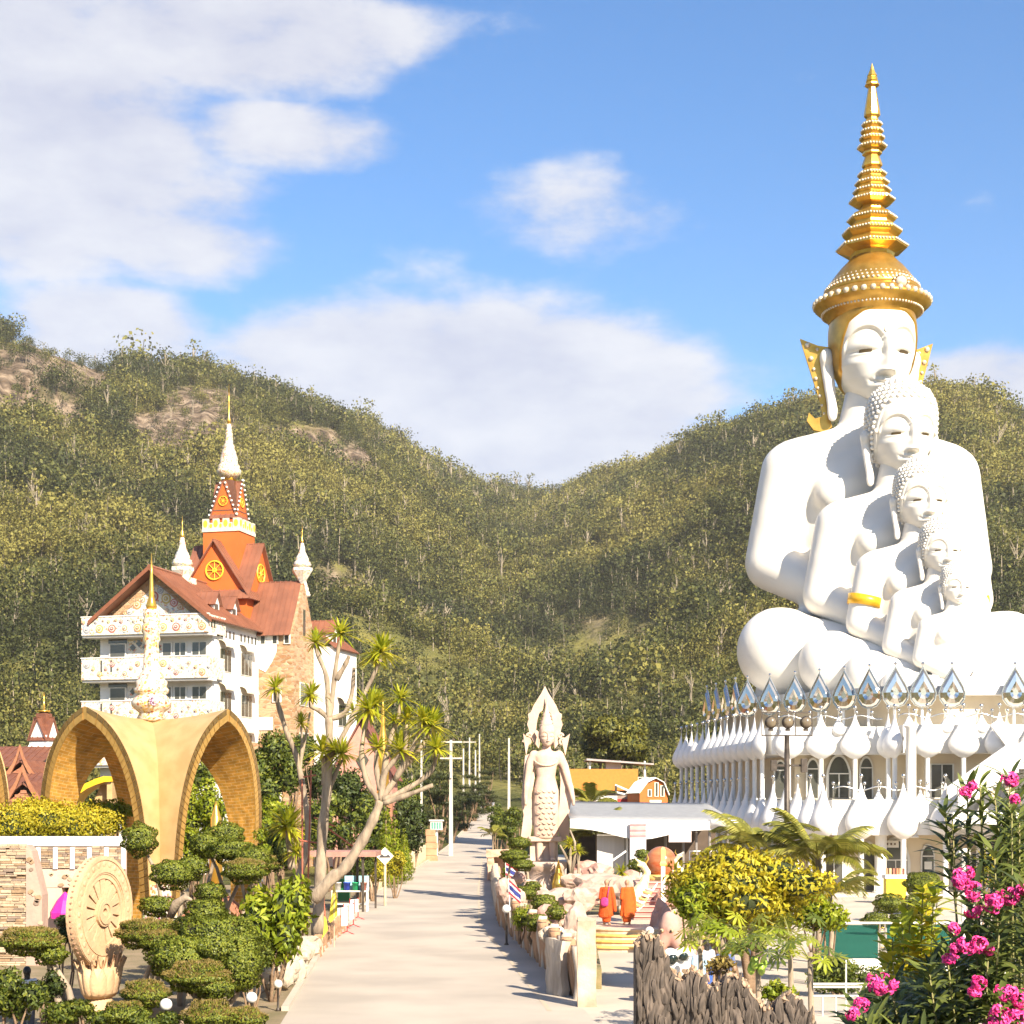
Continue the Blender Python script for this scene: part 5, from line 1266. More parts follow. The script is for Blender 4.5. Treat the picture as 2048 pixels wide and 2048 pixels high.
# dharma wheel on a lotus base
def dharma_wheel():
    Y = 41; k = Y / F; zt = lambda v: CH - (v - HV) * k; p = at(200, 1620, Y)
    SAND = mat('sandstone_carved', (.60, .40, .23), (.50, .32, .18), rough=.85, scale=2.2, detail=7, bump=.35, bscale=14)
    t = thing('dharma_wheel', 'carved sandstone wheel of the law standing on a lotus base', 'sculpture', (p.x, Y, 0), rad(74)); R_ = 112 * k; zc_ = zt(1824); t.scale = (1, .62, 1)
    n = 48
    def ring(r0, r1, y0, y1, nm, mt=SAND):
        m = MB(); vs = []
        for r, y in ((r0, y0), (r1, y0), (r1, y1), (r0, y1)):
            for i in range(n): vs.append((r * math.cos(TAU * i / n), y, zc_ + r * math.sin(TAU * i / n)))
        m.add(vs, [(a * n + i, a * n + (i + 1) % n, ((a + 1) % 4) * n + (i + 1) % n, ((a + 1) % 4) * n + i) for a in range(4) for i in range(n)]); return m.build(nm, mt, t)
    ring(R_ * .68, R_, -.20, .20, 'rim'); ring(R_ * .71, R_ * .78, -.235, -.203, 'rim_moulding'); ring(R_ * .93, R_ * .99, -.235, -.203, 'rim_moulding'); ring(R_ * .60, R_ * .70, -.17, .17, 'inner_band'); ring(R_ * .07, R_ * .26, -.24, .24, 'hub'); ring(R_ * .15, R_ * .22, -.29, -.243, 'hub_moulding')
    for i in range(16):
        a = TAU * i / 16; m = MB(); b0 = R_ * .25; b1 = R_ * .61
        c, s = math.cos(a), math.sin(a); w0, w1 = .055, .13
        q = [(b0 * c - w0 * s, b0 * s + w0 * c), (b0 * c + w0 * s, b0 * s - w0 * c), (b1 * c + w1 * s, b1 * s - w1 * c), (b1 * c - w1 * s, b1 * s + w1 * c)]
        m.prism([(x, zc_ + z) for x, z in q], -.13, .13, 'y'); m.build('spoke', SAND, t)
    for i in range(28):                                            # leaf carving round the rim, beads on its edge
        a = TAU * i / 28; m = MB(); m.smooth = True; m.ball((R_ * .855 * math.cos(a), -.20, zc_ + R_ * .855 * math.sin(a)), (.075, .022, .075), 8, 5); m.build('carved_boss', SAND, t)
    m = MB()
    for i in range(60): a = TAU * i / 60; m.ball((R_ * 1.0 * math.cos(a), -.0, zc_ + R_ * 1.0 * math.sin(a)), (.028, .06, .028), 6, 4)
    tag(m.build('edge_beads', mat('sandstone_dark', (.36, .2, .12), rough=.9), t), kind='stuff')
    m = MB(); m.smooth = True; zb = zt(1990); m.lathe([(.45, zb - .5), (.55, zb - .35), (.42, zb - .2), (.40, zb)], 20); m.build('base_neck', SAND, t)
    for ri, (rr_, h, cnt) in enumerate(((.62, .95, 14), (.50, 1.05, 14))):
        for i in range(cnt):
            a = TAU * (i + .5 * ri) / cnt; m = MB(); m.smooth = True; ca, sa = math.cos(a), math.sin(a)
            def pt(uu, vv, rr_=rr_, h=h, ca=ca, sa=sa):
                wv = math.sin(min(1, vv * 1.15 + .12) * PI) ** .6 * .17 + .02; r = .38 + (rr_ - .38) * vv ** .5 + .14 * max(0, vv - .75) * 4 * .5
                off = (uu - .5) * 2 * wv; rb = r - .10 * (2 * abs(uu - .5)) ** 2
                return (rb * ca * 1.35 - off * sa * 1.35, rb * sa * 1.3 + off * ca * 1.3, zb - .05 + h * vv)
            m.grid(pt, 4, 8); o = m.build('lotus_petal', SAND, t, solid=.04)
    m = MB(); m.smooth = True; m.lathe([(.45, zb), (.55, zb + .3), (.6, zb + .7)], 20); o = m.build('lotus_core', SAND, t); o.scale = (1.25, 1.2, 1)
dharma_wheel()
# globe lamps
GLOBE = mat('opal_globe', (.72, .70, .66), (.66, .62, .56), rough=.12, spec=.8)
def globe_lamp(u, v, r, Y, label, base=0.0):
    p = at(u, v, Y); R_ = r * Y / F; t = thing('globe_lamp', label, 'lamp', (p.x, Y, base), group=None); m = MB(); m.smooth = True; m.ball((0, 0, p.z - base), R_, 18, 12); m.build('globe', GLOBE, t)
    m = MB(); m.smooth = True; m.lathe([(R_ * .6, 0), (R_ * .4, .06), (R_ * .25, .1), (R_ * .25, p.z - base - R_ * .9), (R_ * .5, p.z - base - R_ * .75)], 10); m.build('post', DARK_MET, t)
globe_lamp(332, 2009, 12.5, 37, 'white globe lamp among the shrubs below the stone wheel'); globe_lamp(503, 1995, 11.5, 38, 'white globe lamp at the garden corner by the road, lowest of three')
globe_lamp(541, 1941, 9.5, 44, 'white globe lamp on the log fence, highest beside the left road edge'); globe_lamp(556, 1968, 9, 41, 'white globe lamp on the log fence nearest the road')
# concrete electricity poles
CONC = mat('pole_concrete', (.56, .52, .45), (.46, .42, .36), rough=.85, scale=2, bump=.2)
def pole(u, v0, v1, Y, label, arm=None, w_=.28):
    b = at(u, v0, Y); tp = at(u, v1, Y); z0 = gz(Y) if Y < 200 else b.z; z0 = min(z0, b.z); t = thing('utility_pole', label, 'pole', (b.x, Y, z0 - .3), group='concrete poles along the road'); H_ = tp.z - z0 + .3
    m = MB(); m.add([( -w_ / 2, -w_ / 2, 0), (w_ / 2, -w_ / 2, 0), (w_ / 2, w_ / 2, 0), (-w_ / 2, w_ / 2, 0), (-w_ * .3, -w_ * .3, H_), (w_ * .3, -w_ * .3, H_), (w_ * .3, w_ * .3, H_), (-w_ * .3, w_ * .3, H_)], [(3, 2, 1, 0), (4, 5, 6, 7), (0, 1, 5, 4), (1, 2, 6, 5), (2, 3, 7, 6), (3, 0, 4, 7)]); m.build('shaft', CONC, t)
    if arm:
        for dz in arm:
            m = MB(); m.bx(-1.0, 1.0, -.14, -.02 - .0, H_ - dz, H_ - dz + .14); a_ = m.build('cross_arm', CONC, t)
            for x in (-.85, -.3, .3, .85):
                q = MB(); q.smooth = True; q.lathe([(.03, 0), (.06, .05), (.035, .1), (.06, .15), (.02, .2)], 8, (x, -.08, H_ - dz + .14)); q.build('insulator', mat('insulator_brown', (.16, .09, .06), rough=.3), a_)
        m = MB(); m.bx(-.09, .09, -.32, -.15, H_ - 3.4, H_ - 2.8); m.build('junction_box', CONC, t)
pole(902, 1712, 1480, 147, 'tall concrete power pole with cross-arm beside the road', (.25, 1.7), .38)
pole(843, 1640, 1480, 172, 'concrete pole standing left of the cross-armed power pole'); pole(927, 1590, 1497, 232, 'far concrete pole, leftmost and thickest of the four beyond the trees'); pole(939, 1570, 1475, 262, 'far concrete pole, second of the four beyond the trees', (.8,)); pole(951, 1580, 1500, 246, 'far concrete pole, third and shortest of the four'); pole(959, 1590, 1468, 255, 'far concrete pole, rightmost and tallest of the four'); pole(1018, 1615, 1476, 205, 'lone slim concrete pole left of the standing stone Buddha', None, .34)
# picket fence on the left of the road
def fence_line(name, label, f, ys_, mk, mats, step):
    t = thing(name, label, 'fence', (f(ys_[0]), ys_[0], gz(ys_[0]))); o0 = Vector((f(ys_[0]), ys_[0], gz(ys_[0]))); y = ys_[0]; i = 0; out = []
    while y < ys_[1]:
        x = f(y); p = Vector((x, y, gz(y))) - o0; out.append(p); me = mk[i % len(mk)]
        put(mats, me, t, p, rnd.uniform(-.3, .3)); y += step * rnd.uniform(.85, 1.15); i += 1
    return t, out
PALE_W = mat('pale_bamboo', (.60, .47, .32), (.46, .34, .22), rough=.85, scale=4, stretch=(1, 1, .2), bump=.3)
def picket(h, w_):
    m = MB(); m.prism([(-w_ / 2, 0), (w_ / 2, 0), (w_ / 2, h * .94), (0, h), (-w_ / 2, h * .94)], -.03, .03, 'y'); m.prism([(-w_ * .15, .2), (w_ * .15, .2), (w_ * .15, h * .8), (-w_ * .15, h * .8)], -.045, -.032, 'y'); me = m.mesh('picket'); me.materials.append(PALE_W)
    me.transform(Matrix.Rotation(PI / 2, 4, 'Z')); return me
PK = [picket(rnd.uniform(1.25, 1.55), rnd.uniform(.16, .24)) for _ in range(6)]
ft, pts = fence_line('picket_fence', 'pale wooden picket fence along the left side of the road', lambda y: edge(RL, y) - .35, (88, 142), PK, 'picket', .27)
for z in (.45, 1.0):
    m = MB(); m.tube([p + Vector((-.05, 0, z)) for p in pts[::6]], .03, 5); m.build('rail', PALE_W, ft)
# sandstone gate pier with a little shrine box
p = at(869, 1720, 139); t = thing('gate_pier', 'orange sandstone pier at the end of the picket fence', 'pier', (p.x - .3, 139, gz(139) - .1)); m = MB(); m.smooth = False
for i in range(5):
    m = MB(); m.box((rnd.uniform(-.04, .04), 0, .28 + i * .55), (1.15 - .08 * i + rnd.uniform(-.06, .06), .8, .54), rnd.uniform(-.05, .05)); m.build('stone_block', mat('sandstone_orange', (.52, .30, .17), (.42, .22, .12), rough=.9, scale=2, bump=.5), t, bevel=.03)
p = at(872, 1660, 141); t = thing('shrine_box', 'small white and green spirit house on a post above the sandstone pier', 'shrine', (p.x, 142, gz(142))); m = MB(); m.tube([(0, 0, 0), (0, 0, p.z - gz(142))], .12, 8); m.build('post', WHITE_P, t); z = p.z - gz(142); m = MB(); m.bx(-.5, .5, -.4, .4, z, z + .75); m.build('cabinet', WHITE_P, t)
for i in range(4): m = MB(); m.bx(-.42 + i * .22, -.26 + i * .22, -.43, -.402, z + .1, z + .65); m.build('green_panel', mat('green_panel', (.12, .34, .26), rough=.5), t)
m = MB(); m.bx(-.62, .62, -.5, .5, z + .75, z + .87); m.build('roof_slab', WHITE_P, t)
# roadside stall with flat roof
def stall():
    Y = 82; k = Y / F; zt = lambda v: CH - (v - HV) * k; p = at(690, 1700, Y); X = lambda u: (u - CX) * k - p.x; t = thing('roadside_stall', 'open stall with thin reddish flat roof on dark posts', 'stall', (p.x, Y, 0))
    m = MB(); m.bx(X(620), X(756), -1.4, 2.2, zt(1712), zt(1702)); m.build('roof', mat('pinkish_roof', (.42, .22, .17), (.34, .17, .13), rough=.7), t)
    for u in (717, 730): m = MB(); m.bx(X(u) - .06, X(u) + .06, -1.2 if u > 720 else -.6, -1.08 if u > 720 else -.48, 0, zt(1712)); m.build('post', DARK_MET, t)
    for u in (630, 745): m = MB(); m.bx(X(u) - .05, X(u) + .05, 1.8, 1.9, 0, zt(1712)); m.build('post', DARK_MET, t)
    t2 = thing('market_table', 'white table with blue cloth and coloured buckets under the reddish stall roof', 'table', (p.x + X(705), Y - .7, 0)); m = MB(); m.bx(-.95, .85, -.35, .35, .98, 1.04); m.build('top', FRAME_W, t2)
    for x in (-.9, .8):
        for y in (-.3, .3): m = MB(); m.bx(x - .03, x + .03, y - .03, y + .03, 0, .98); m.build('leg', FRAME_W, t2)
    m = MB(); m.bx(-.35, .85, .3, .34, 1.05, 1.75); m.build('backboard', mat('aqua_board', (.35, .62, .68), rough=.6), t2); m = MB(); m.bx(-.9, .85, -.3, .3, .35, .39); m.build('shelf', FRAME_W, t2)
    for x, c, nm, lab in ((-.2, (.02, .06, .5), 'bucket', 'dark blue bucket on the stall table'), (.22, (.02, .42, .16), 'bucket', 'green bucket on the stall table'), (-.65, (.7, .66, .6), 'bucket', 'white bucket on the stall table'), (.62, (.55, .2, .14), 'bucket', 'brick red bucket on the stall table')):
        q = thing(nm, lab, 'bucket', (p.x + X(705) + x, Y - .75, 1.04)); m = MB(); m.smooth = True; m.lathe([(.13, 0), (.17, .36), (.185, .36), (.185, .4), (.16, .4), (.15, .1)], 14); m.build('pail', mat('bucket_%.2f' % c[0] + str(c[1]), c, rough=.4), q); m = MB(); m.tube([(.18 * math.cos(a), 0, .38 + .12 * math.sin(a)) for a in np.linspace(0, PI, 9)], .008, 5); m.build('handle', STEEL, q)
    q = thing('crate', 'pink plastic crate on the lower shelf of the stall table', 'crate', (p.x + X(705) - .1, Y - .72, .0)); m = MB(); m.bx(-.22, .22, -.2, .2, 0, .34); m.build('body', mat('pink_plastic', (.62, .36, .34), rough=.5), q)
    for i in range(3): m = MB(); m.bx(-.18, .18, -.215, -.203, .06 + i * .1, .12 + i * .1); m.build('slot', mat('pink_dark', (.4, .2, .2), rough=.5), q)
    q = thing('wheelie_bin', 'green wheeled bin behind the roadside stall table', 'bin', (p.x + X(684), Y + 1.0, .45)); m = MB(); m.box((0, 0, .5), (.55, .55, 1.0), taper=1.15); m.build('body', mat('bin_green', (.01, .20, .06), rough=.5), q); m = MB(); m.box((0, 0, 1.05), (.68, .68, .1)); m.build('lid', mat('bin_green', (.01, .20, .06)), q)
stall()
# diamond warning sign (speed hump)
p = at(770, 1712, 86); t = thing('warning_sign', 'white diamond speed hump sign on a pale post beside the road', 'road sign', (p.x, 86, 0)); z = p.z; r = .46
m = MB(); m.tube([(0, 0, 0), (0, 0, z)], .07, 8); m.build('post', PALE_W, t); m = MB(); m.prism([(0, z - r), (r, z), (0, z + r), (-r, z)], -.12, -.09, 'y'); so = m.build('plate', FRAME_W, t)
m = MB(); m.prism([(-.30, z - .08), (.30, z - .08), (.27, z), (.17, z + .09), (.06, z + .01), (-.04, z + .01), (-.14, z + .1), (-.26, z)], -.135, -.122, 'y'); m.build('hump_symbol', mat('sign_black', (.06, .05, .05), rough=.6), so)
# folding boards and pennants at the left kerb
def board(u, v0, v1, Y, w_, label, rz):
    p = at(u, v1, Y); h = (v1 - v0) * Y / F; t = thing('sign_board', label, 'sign', (p.x, Y, p.z if p.z > .3 else 0), rad(rz), group='white boards on red feet by the road'); b = t.location.z; m = MB(); m.bx(-w_ / 2, w_ / 2, -.02, .02, .35, .35 + h); m.build('panel', FRAME_W, t)
    for s in (-1, 1):
        m = MB(); m.tube([(s * w_ / 2, -.35, 0), (s * w_ / 2, 0, .12), (s * w_ / 2, 0, .4 + h), ], .022, 6); m.tube([(s * w_ / 2, .35, 0), (s * w_ / 2, 0, .12)], .022, 6); m.build('red_foot', mat('red_tube', (.55, .03, .03), rough=.4), t)
    m = MB(); m.bx(-.04, .02, -.03, -.021, .36, .34 + h); m.build('red_stripe', mat('red_tube', (.55, .03, .03)), t); t.location.z = 0
board(681, 1815, 1852, 66, .95, 'white folding board with red stripe nearest the yellow pennant', 62); board(697, 1808, 1838, 70, .8, 'white folding board with red feet in the middle of the row', 64); board(708, 1800, 1826, 75, .75, 'white folding board with red feet farthest along the kerb', 66)
def pennant(pts, Y, label):
    P = [at(u, v, Y) for u, v in pts]; o = Vector((P[0].x, Y, 0)); t = thing('yellow_pennant', label, 'flag', o); n = len(P); m = MB()
    m.tube([Vector((0, .02, 0)), Vector((P[0].x - o.x, .02, P[0].z + .12))], .018, 6); m.build('staff', PALE_W, t); m = MB()
    q = [p - o for p in P]
    m.add([v + Vector((0, .03 * math.sin(i * 2.1), 0)) for i, v in enumerate(q)] + [v + Vector((0, .03 * math.sin(i * 2.1) + .035, 0)) for i, v in enumerate(q)], [tuple(range(n)), tuple(range(n, 2 * n))[::-1]] + [(i, n + i, n + (i + 1) % n, (i + 1) % n) for i in range(n)]); m.build('cloth', mat('yellow_cloth', (.80, .62, .06), (.72, .5, .04), rough=.8, scale=3), t)
pennant([(668, 1762), (657, 1840), (661, 1846), (675, 1830), (674, 1800)], 60, 'tall narrow yellow pennant hanging beside the left kerb'); pennant([(644, 1826), (634, 1872), (642, 1880), (656, 1860), (652, 1838)], 57, 'lower yellow pennant at the foot of the dracaena trees')
# low wall of rocks and split logs on the left kerb
def rock_mesh(r, seed, mt, sub=2, rough_=.35, flat=.8):
    bm = bmesh.new(); bmesh.ops.create_icosphere(bm, subdivisions=sub, radius=1.0)
    for v in bm.verts:
        d = v.co.normalized(); k = 1 + rough_ * (mnoise.noise(d * 1.3 + Vector((seed * 7.1, seed * 3.3, 0)))) + rough_ * .5 * mnoise.noise(d * 3.1 + Vector((seed, 0, seed * 2)))
        v.co = Vector((d.x * k * r[0], d.y * k * r[1], d.z * k * r[2]))
    me = bpy.data.meshes.new('rock'); bm.to_mesh(me); bm.free(); me.materials.append(mt); return me
ROCKG = mat('pale_rock', (.52, .42, .31), (.36, .29, .22), rough=.9, scale=2.5, detail=8, bump=.6)
ROCKP = mat('pink_rock', (.40, .20, .15), (.52, .34, .28), rough=.85, scale=1.2, detail=7, bump=.4)
ROCKC = mat('cream_rock', (.54, .40, .31), (.36, .24, .19), rough=.85, scale=1.0, detail=7, bump=.4)
t = thing('rock_kerb', 'low retaining wall of pale boulders on the left roadside', 'wall', (-6.6, 50, 0)); rr = random.Random(9)
for i in range(80):
    y = rr.uniform(45.5, 56); x = edge(RL, y) - .25 - rr.uniform(0, 1.5); z = rr.uniform(0, 1.0) * (1 if x < edge(RL, y) - .7 else .6)
    put('rock', rock_mesh((rr.uniform(.22, .48), rr.uniform(.2, .4), rr.uniform(.18, .36)), i, ROCKG), t, (x + 6.6, y - 50, z), rr.uniform(0, 6))
LOGM = mat('split_log', (.42, .25, .14), (.27, .15, .085), rough=.9, scale=5, stretch=(1, 1, .18), bump=.7, bscale=9, detail=6)
LOGW = mat('grey_log', (.55, .46, .36), (.38, .31, .24), rough=.9, scale=5, stretch=(1, 1, .18), bump=.7, bscale=9)
def log_mesh(h, r, seed, mt):
    m = MB(); m.smooth = True; n = 9; vs = []; L_ = 6
    for j in range(L_ + 1):
        for k in range(n):
            a = TAU * k / n; q = r * (1 + .22 * mnoise.noise(Vector((math.cos(a) * 1.6 + seed * 3, math.sin(a) * 1.6, j * .5)))); vs.append((q * math.cos(a) + .05 * math.sin(j * .7 + seed), q * math.sin(a), h * j / L_ + (.10 * mnoise.noise(Vector((a, seed, 0))) if j == L_ else 0)))
    m.add(vs, [(j * n + k, j * n + (k + 1) % n, (j + 1) * n + (k + 1) % n, (j + 1) * n + k) for j in range(L_) for k in range(n)] + [tuple(range(L_ * n, L_ * n + n))]); me = m.mesh('log'); me.materials.append(mt); return me
LOGS = [log_mesh(rnd.uniform(1.15, 1.6), rnd.uniform(.15, .22), i, LOGM if i % 4 else LOGW) for i in range(10)]
fence_line('log_fence', 'row of short upright brown logs along the left road edge', lambda y: edge(RL, y) - .12, (56, 70), [log_mesh(rnd.uniform(.5, .85), .13, i + 20, LOGM) for i in range(5)], 'log', .34)
t = thing('plank_fence', 'grey wooden plank fence behind the left globe lamps', 'fence', (-6.9, 46, 0))
for i in range(9): m = MB(); m.bx(-.1, .1, -.02, .02, 0, 1.45 + rnd.uniform(-.15, .2)); m.build('plank', LOGW, t, (-.1 + i * .03, -2.2 + i * .42, 0), rad(78))
# red pipe scaffold round the dracaena
REDP = mat('rusty_red_pipe', (.42, .12, .06), (.32, .09, .05), rough=.5, scale=6)
def scaffold():
    Y = 58; k = Y / F; p = at(640, 1620, Y); t = thing('pipe_scaffold', 'rusty red pipe props and braces round the dracaena trunks', 'scaffold', (p.x, Y, 0)); P = lambda u, v, d=0: at(u, v, Y + d) - Vector((p.x, Y, 0))
    for a, b in (((604, 1560), (606, 1990)), ((622, 1540), (611, 1960)), ((650, 1660), (647, 1830)), ((641, 1740), (652, 1850))):
        m = MB(); m.tube([P(*a), P(*b)], .032, 7); m.build('upright', REDP, t)
    for a, b in (((600, 1681), (650, 1688)), ((603, 1826), (650, 1828)), ((640, 1645), (712, 1697)), ((645, 1650), (640, 1720)), ((606, 1554), (632, 1550)), ((628, 1635), (668, 1652))):
        m = MB(); m.tube([P(*a, -.3), P(*b, -.2)], .03, 7); m.build('brace', REDP, t)
scaffold()
# pink hall and gold stupa behind the dracaena
p = at(725, 1500, 128); t = thing('pink_hall', 'pink walled hall with steep maroon gable behind the dracaenas', 'hall', (p.x, 128, 0)); PW = mat('pink_wall', (.55, .27, .20), (.48, .22, .17), rough=.8); hw = 2.3; z = lambda v: CH - (v - HV) * 128 / F
m = MB(); m.bx(-hw, hw, 0, 6, -.5, z(1545)); m.prism([(-hw, z(1545)), (hw, z(1545)), (0, z(1440))], .05, 5.9, 'y'); m.build('wall', PW, t); m = MB(); gable_roof_y(m, 0, hw + .4, -.5, 6.3, z(1560), z(1432)); m.build('roof', mat('maroon_roof', (.20, .07, .05), rough=.6), t); m = MB(); m.prism([(-.5, z(1520)), (0, z(1500)), (.5, z(1520)), (0, z(1545))], -.03, .045, 'y'); m.build('gable_vent', GLASS_DK, t)
p = at(766, 1480, 122); t = thing('gold_stupa', 'slender gold stupa spire behind the dracaena crowns', 'stupa', (p.x, 122, 0)); z = lambda v: CH - (v - HV) * 122 / F; k = 122 / F
m = MB(); m.smooth = True; m.lathe([(12 * k, 0), (12 * k, z(1500)), (9 * k, z(1482)), (7 * k, z(1470)), (4 * k, z(1450)), (5 * k, z(1440)), (3 * k, z(1430)), (3.4 * k, z(1422)), (1.5 * k, z(1410)), (.3 * k, z(1395))], 16); m.build('bell', GOLD_BR, t); m = MB(); m.bx(-.7, .7, -.7, .7, 0, z(1590)); m.build('plinth', BROWN_W, t)
p = at(432, 1660, 62); t = thing('gold_shrine', 'small gold shrine spire half hidden behind the topiary', 'shrine', (p.x, 62, 0)); z = lambda v: CH - (v - HV) * 62 / F; k = 62 / F
m = MB(); m.smooth = True; m.lathe([(14 * k, 0), (13 * k, z(1660)), (11 * k, z(1655)), (11 * k, z(1636)), (9 * k, z(1632)), (6 * k, z(1622)), (4 * k, z(1615)), (1.2 * k, z(1602))], 12); m.build('spire', GOLD_BR, t); m = MB(); gable_roof_y(m, 0, 1.3, -1, 1, .9, 2.0); m.build('roof', mat('red_brown_boards', (.40, .17, .09)), t)
# ------------------------------------------------------------------ right side: log fence, rock garden, standing Buddha, monks
f_r = lambda y: edge(RR, y) + .12
fence_line('log_fence', 'row of gnarled brown concrete logs along the right road edge', f_r, (43.5, 78), LOGS, 'log', .36)
fence_line('log_fence', 'far stretch of low log edging below the standing statue', f_r, (78.5, 135), [log_mesh(rnd.uniform(.8, 1.2), .2, i + 40, LOGW) for i in range(5)], 'log', .55)
p = at(1173, 2012, 42); t = thing('square_post', 'tall square weathered stone post at the end of the right log fence', 'post', (p.x, 42, 0)); 
def rough_box(sx, sy, sz, seed, amp=.03, n=7):
    bm = bmesh.new(); bmesh.ops.create_cube(bm, size=1.0); bmesh.ops.subdivide_edges(bm, edges=bm.edges[:], cuts=n, use_grid_fill=True)
    for v in bm.verts:
        c = Vector((v.co.x * sx, v.co.y * sy, (v.co.z + .5) * sz)); d = Vector((mnoise.noise(c * 2.3 + Vector((seed, 0, 0))), mnoise.noise(c * 2.3 + Vector((0, seed, 5))), mnoise.noise(c * 2.3 + Vector((9, 0, seed))))) * amp; v.co = c + d
    me = bpy.data.meshes.new('block'); bm.to_mesh(me); bm.free(); return me
STONE_POST = mat('weathered_stone', (.56, .46, .34), (.36, .25, .17), rough=.9, scale=1.6, detail=8, bump=.5)
me = rough_box(.48, .48, 2.18, 3); me.materials.append(STONE_POST); put('shaft', me, t); me = rough_box(.42, .42, .1, 5, .05); me.materials.append(ROCKG); put('cap', me, t, (0, 0, 2.16))
p = at(1110, 2000, 44.5); t = thing('stone_slab', 'wide pale slab of rough stone leaning in the log fence beside the square post', 'slab', (p.x + .05, 44.6, 0), rad(-65)); me = rough_box(.95, .22, 1.5, 11, .08); me.materials.append(LOGW); put('body', me, t)
# raised bed behind the fence
bed = [(1.95, 46), (1.2, 56), (.1, 72), (-.7, 100), (2.5, 110), (7, 96), (4.4, 66), (3.0, 62), (2.9, 58), (2.5, 46)]
m = MB(); m.prism(bed[::-1], -.1, .55); tag(m.build('garden_bed', mat('bed_soil_green', (.16, .15, .05), (.30, .22, .12), rough=.95, scale=1.5, bump=.5)), kind='structure')
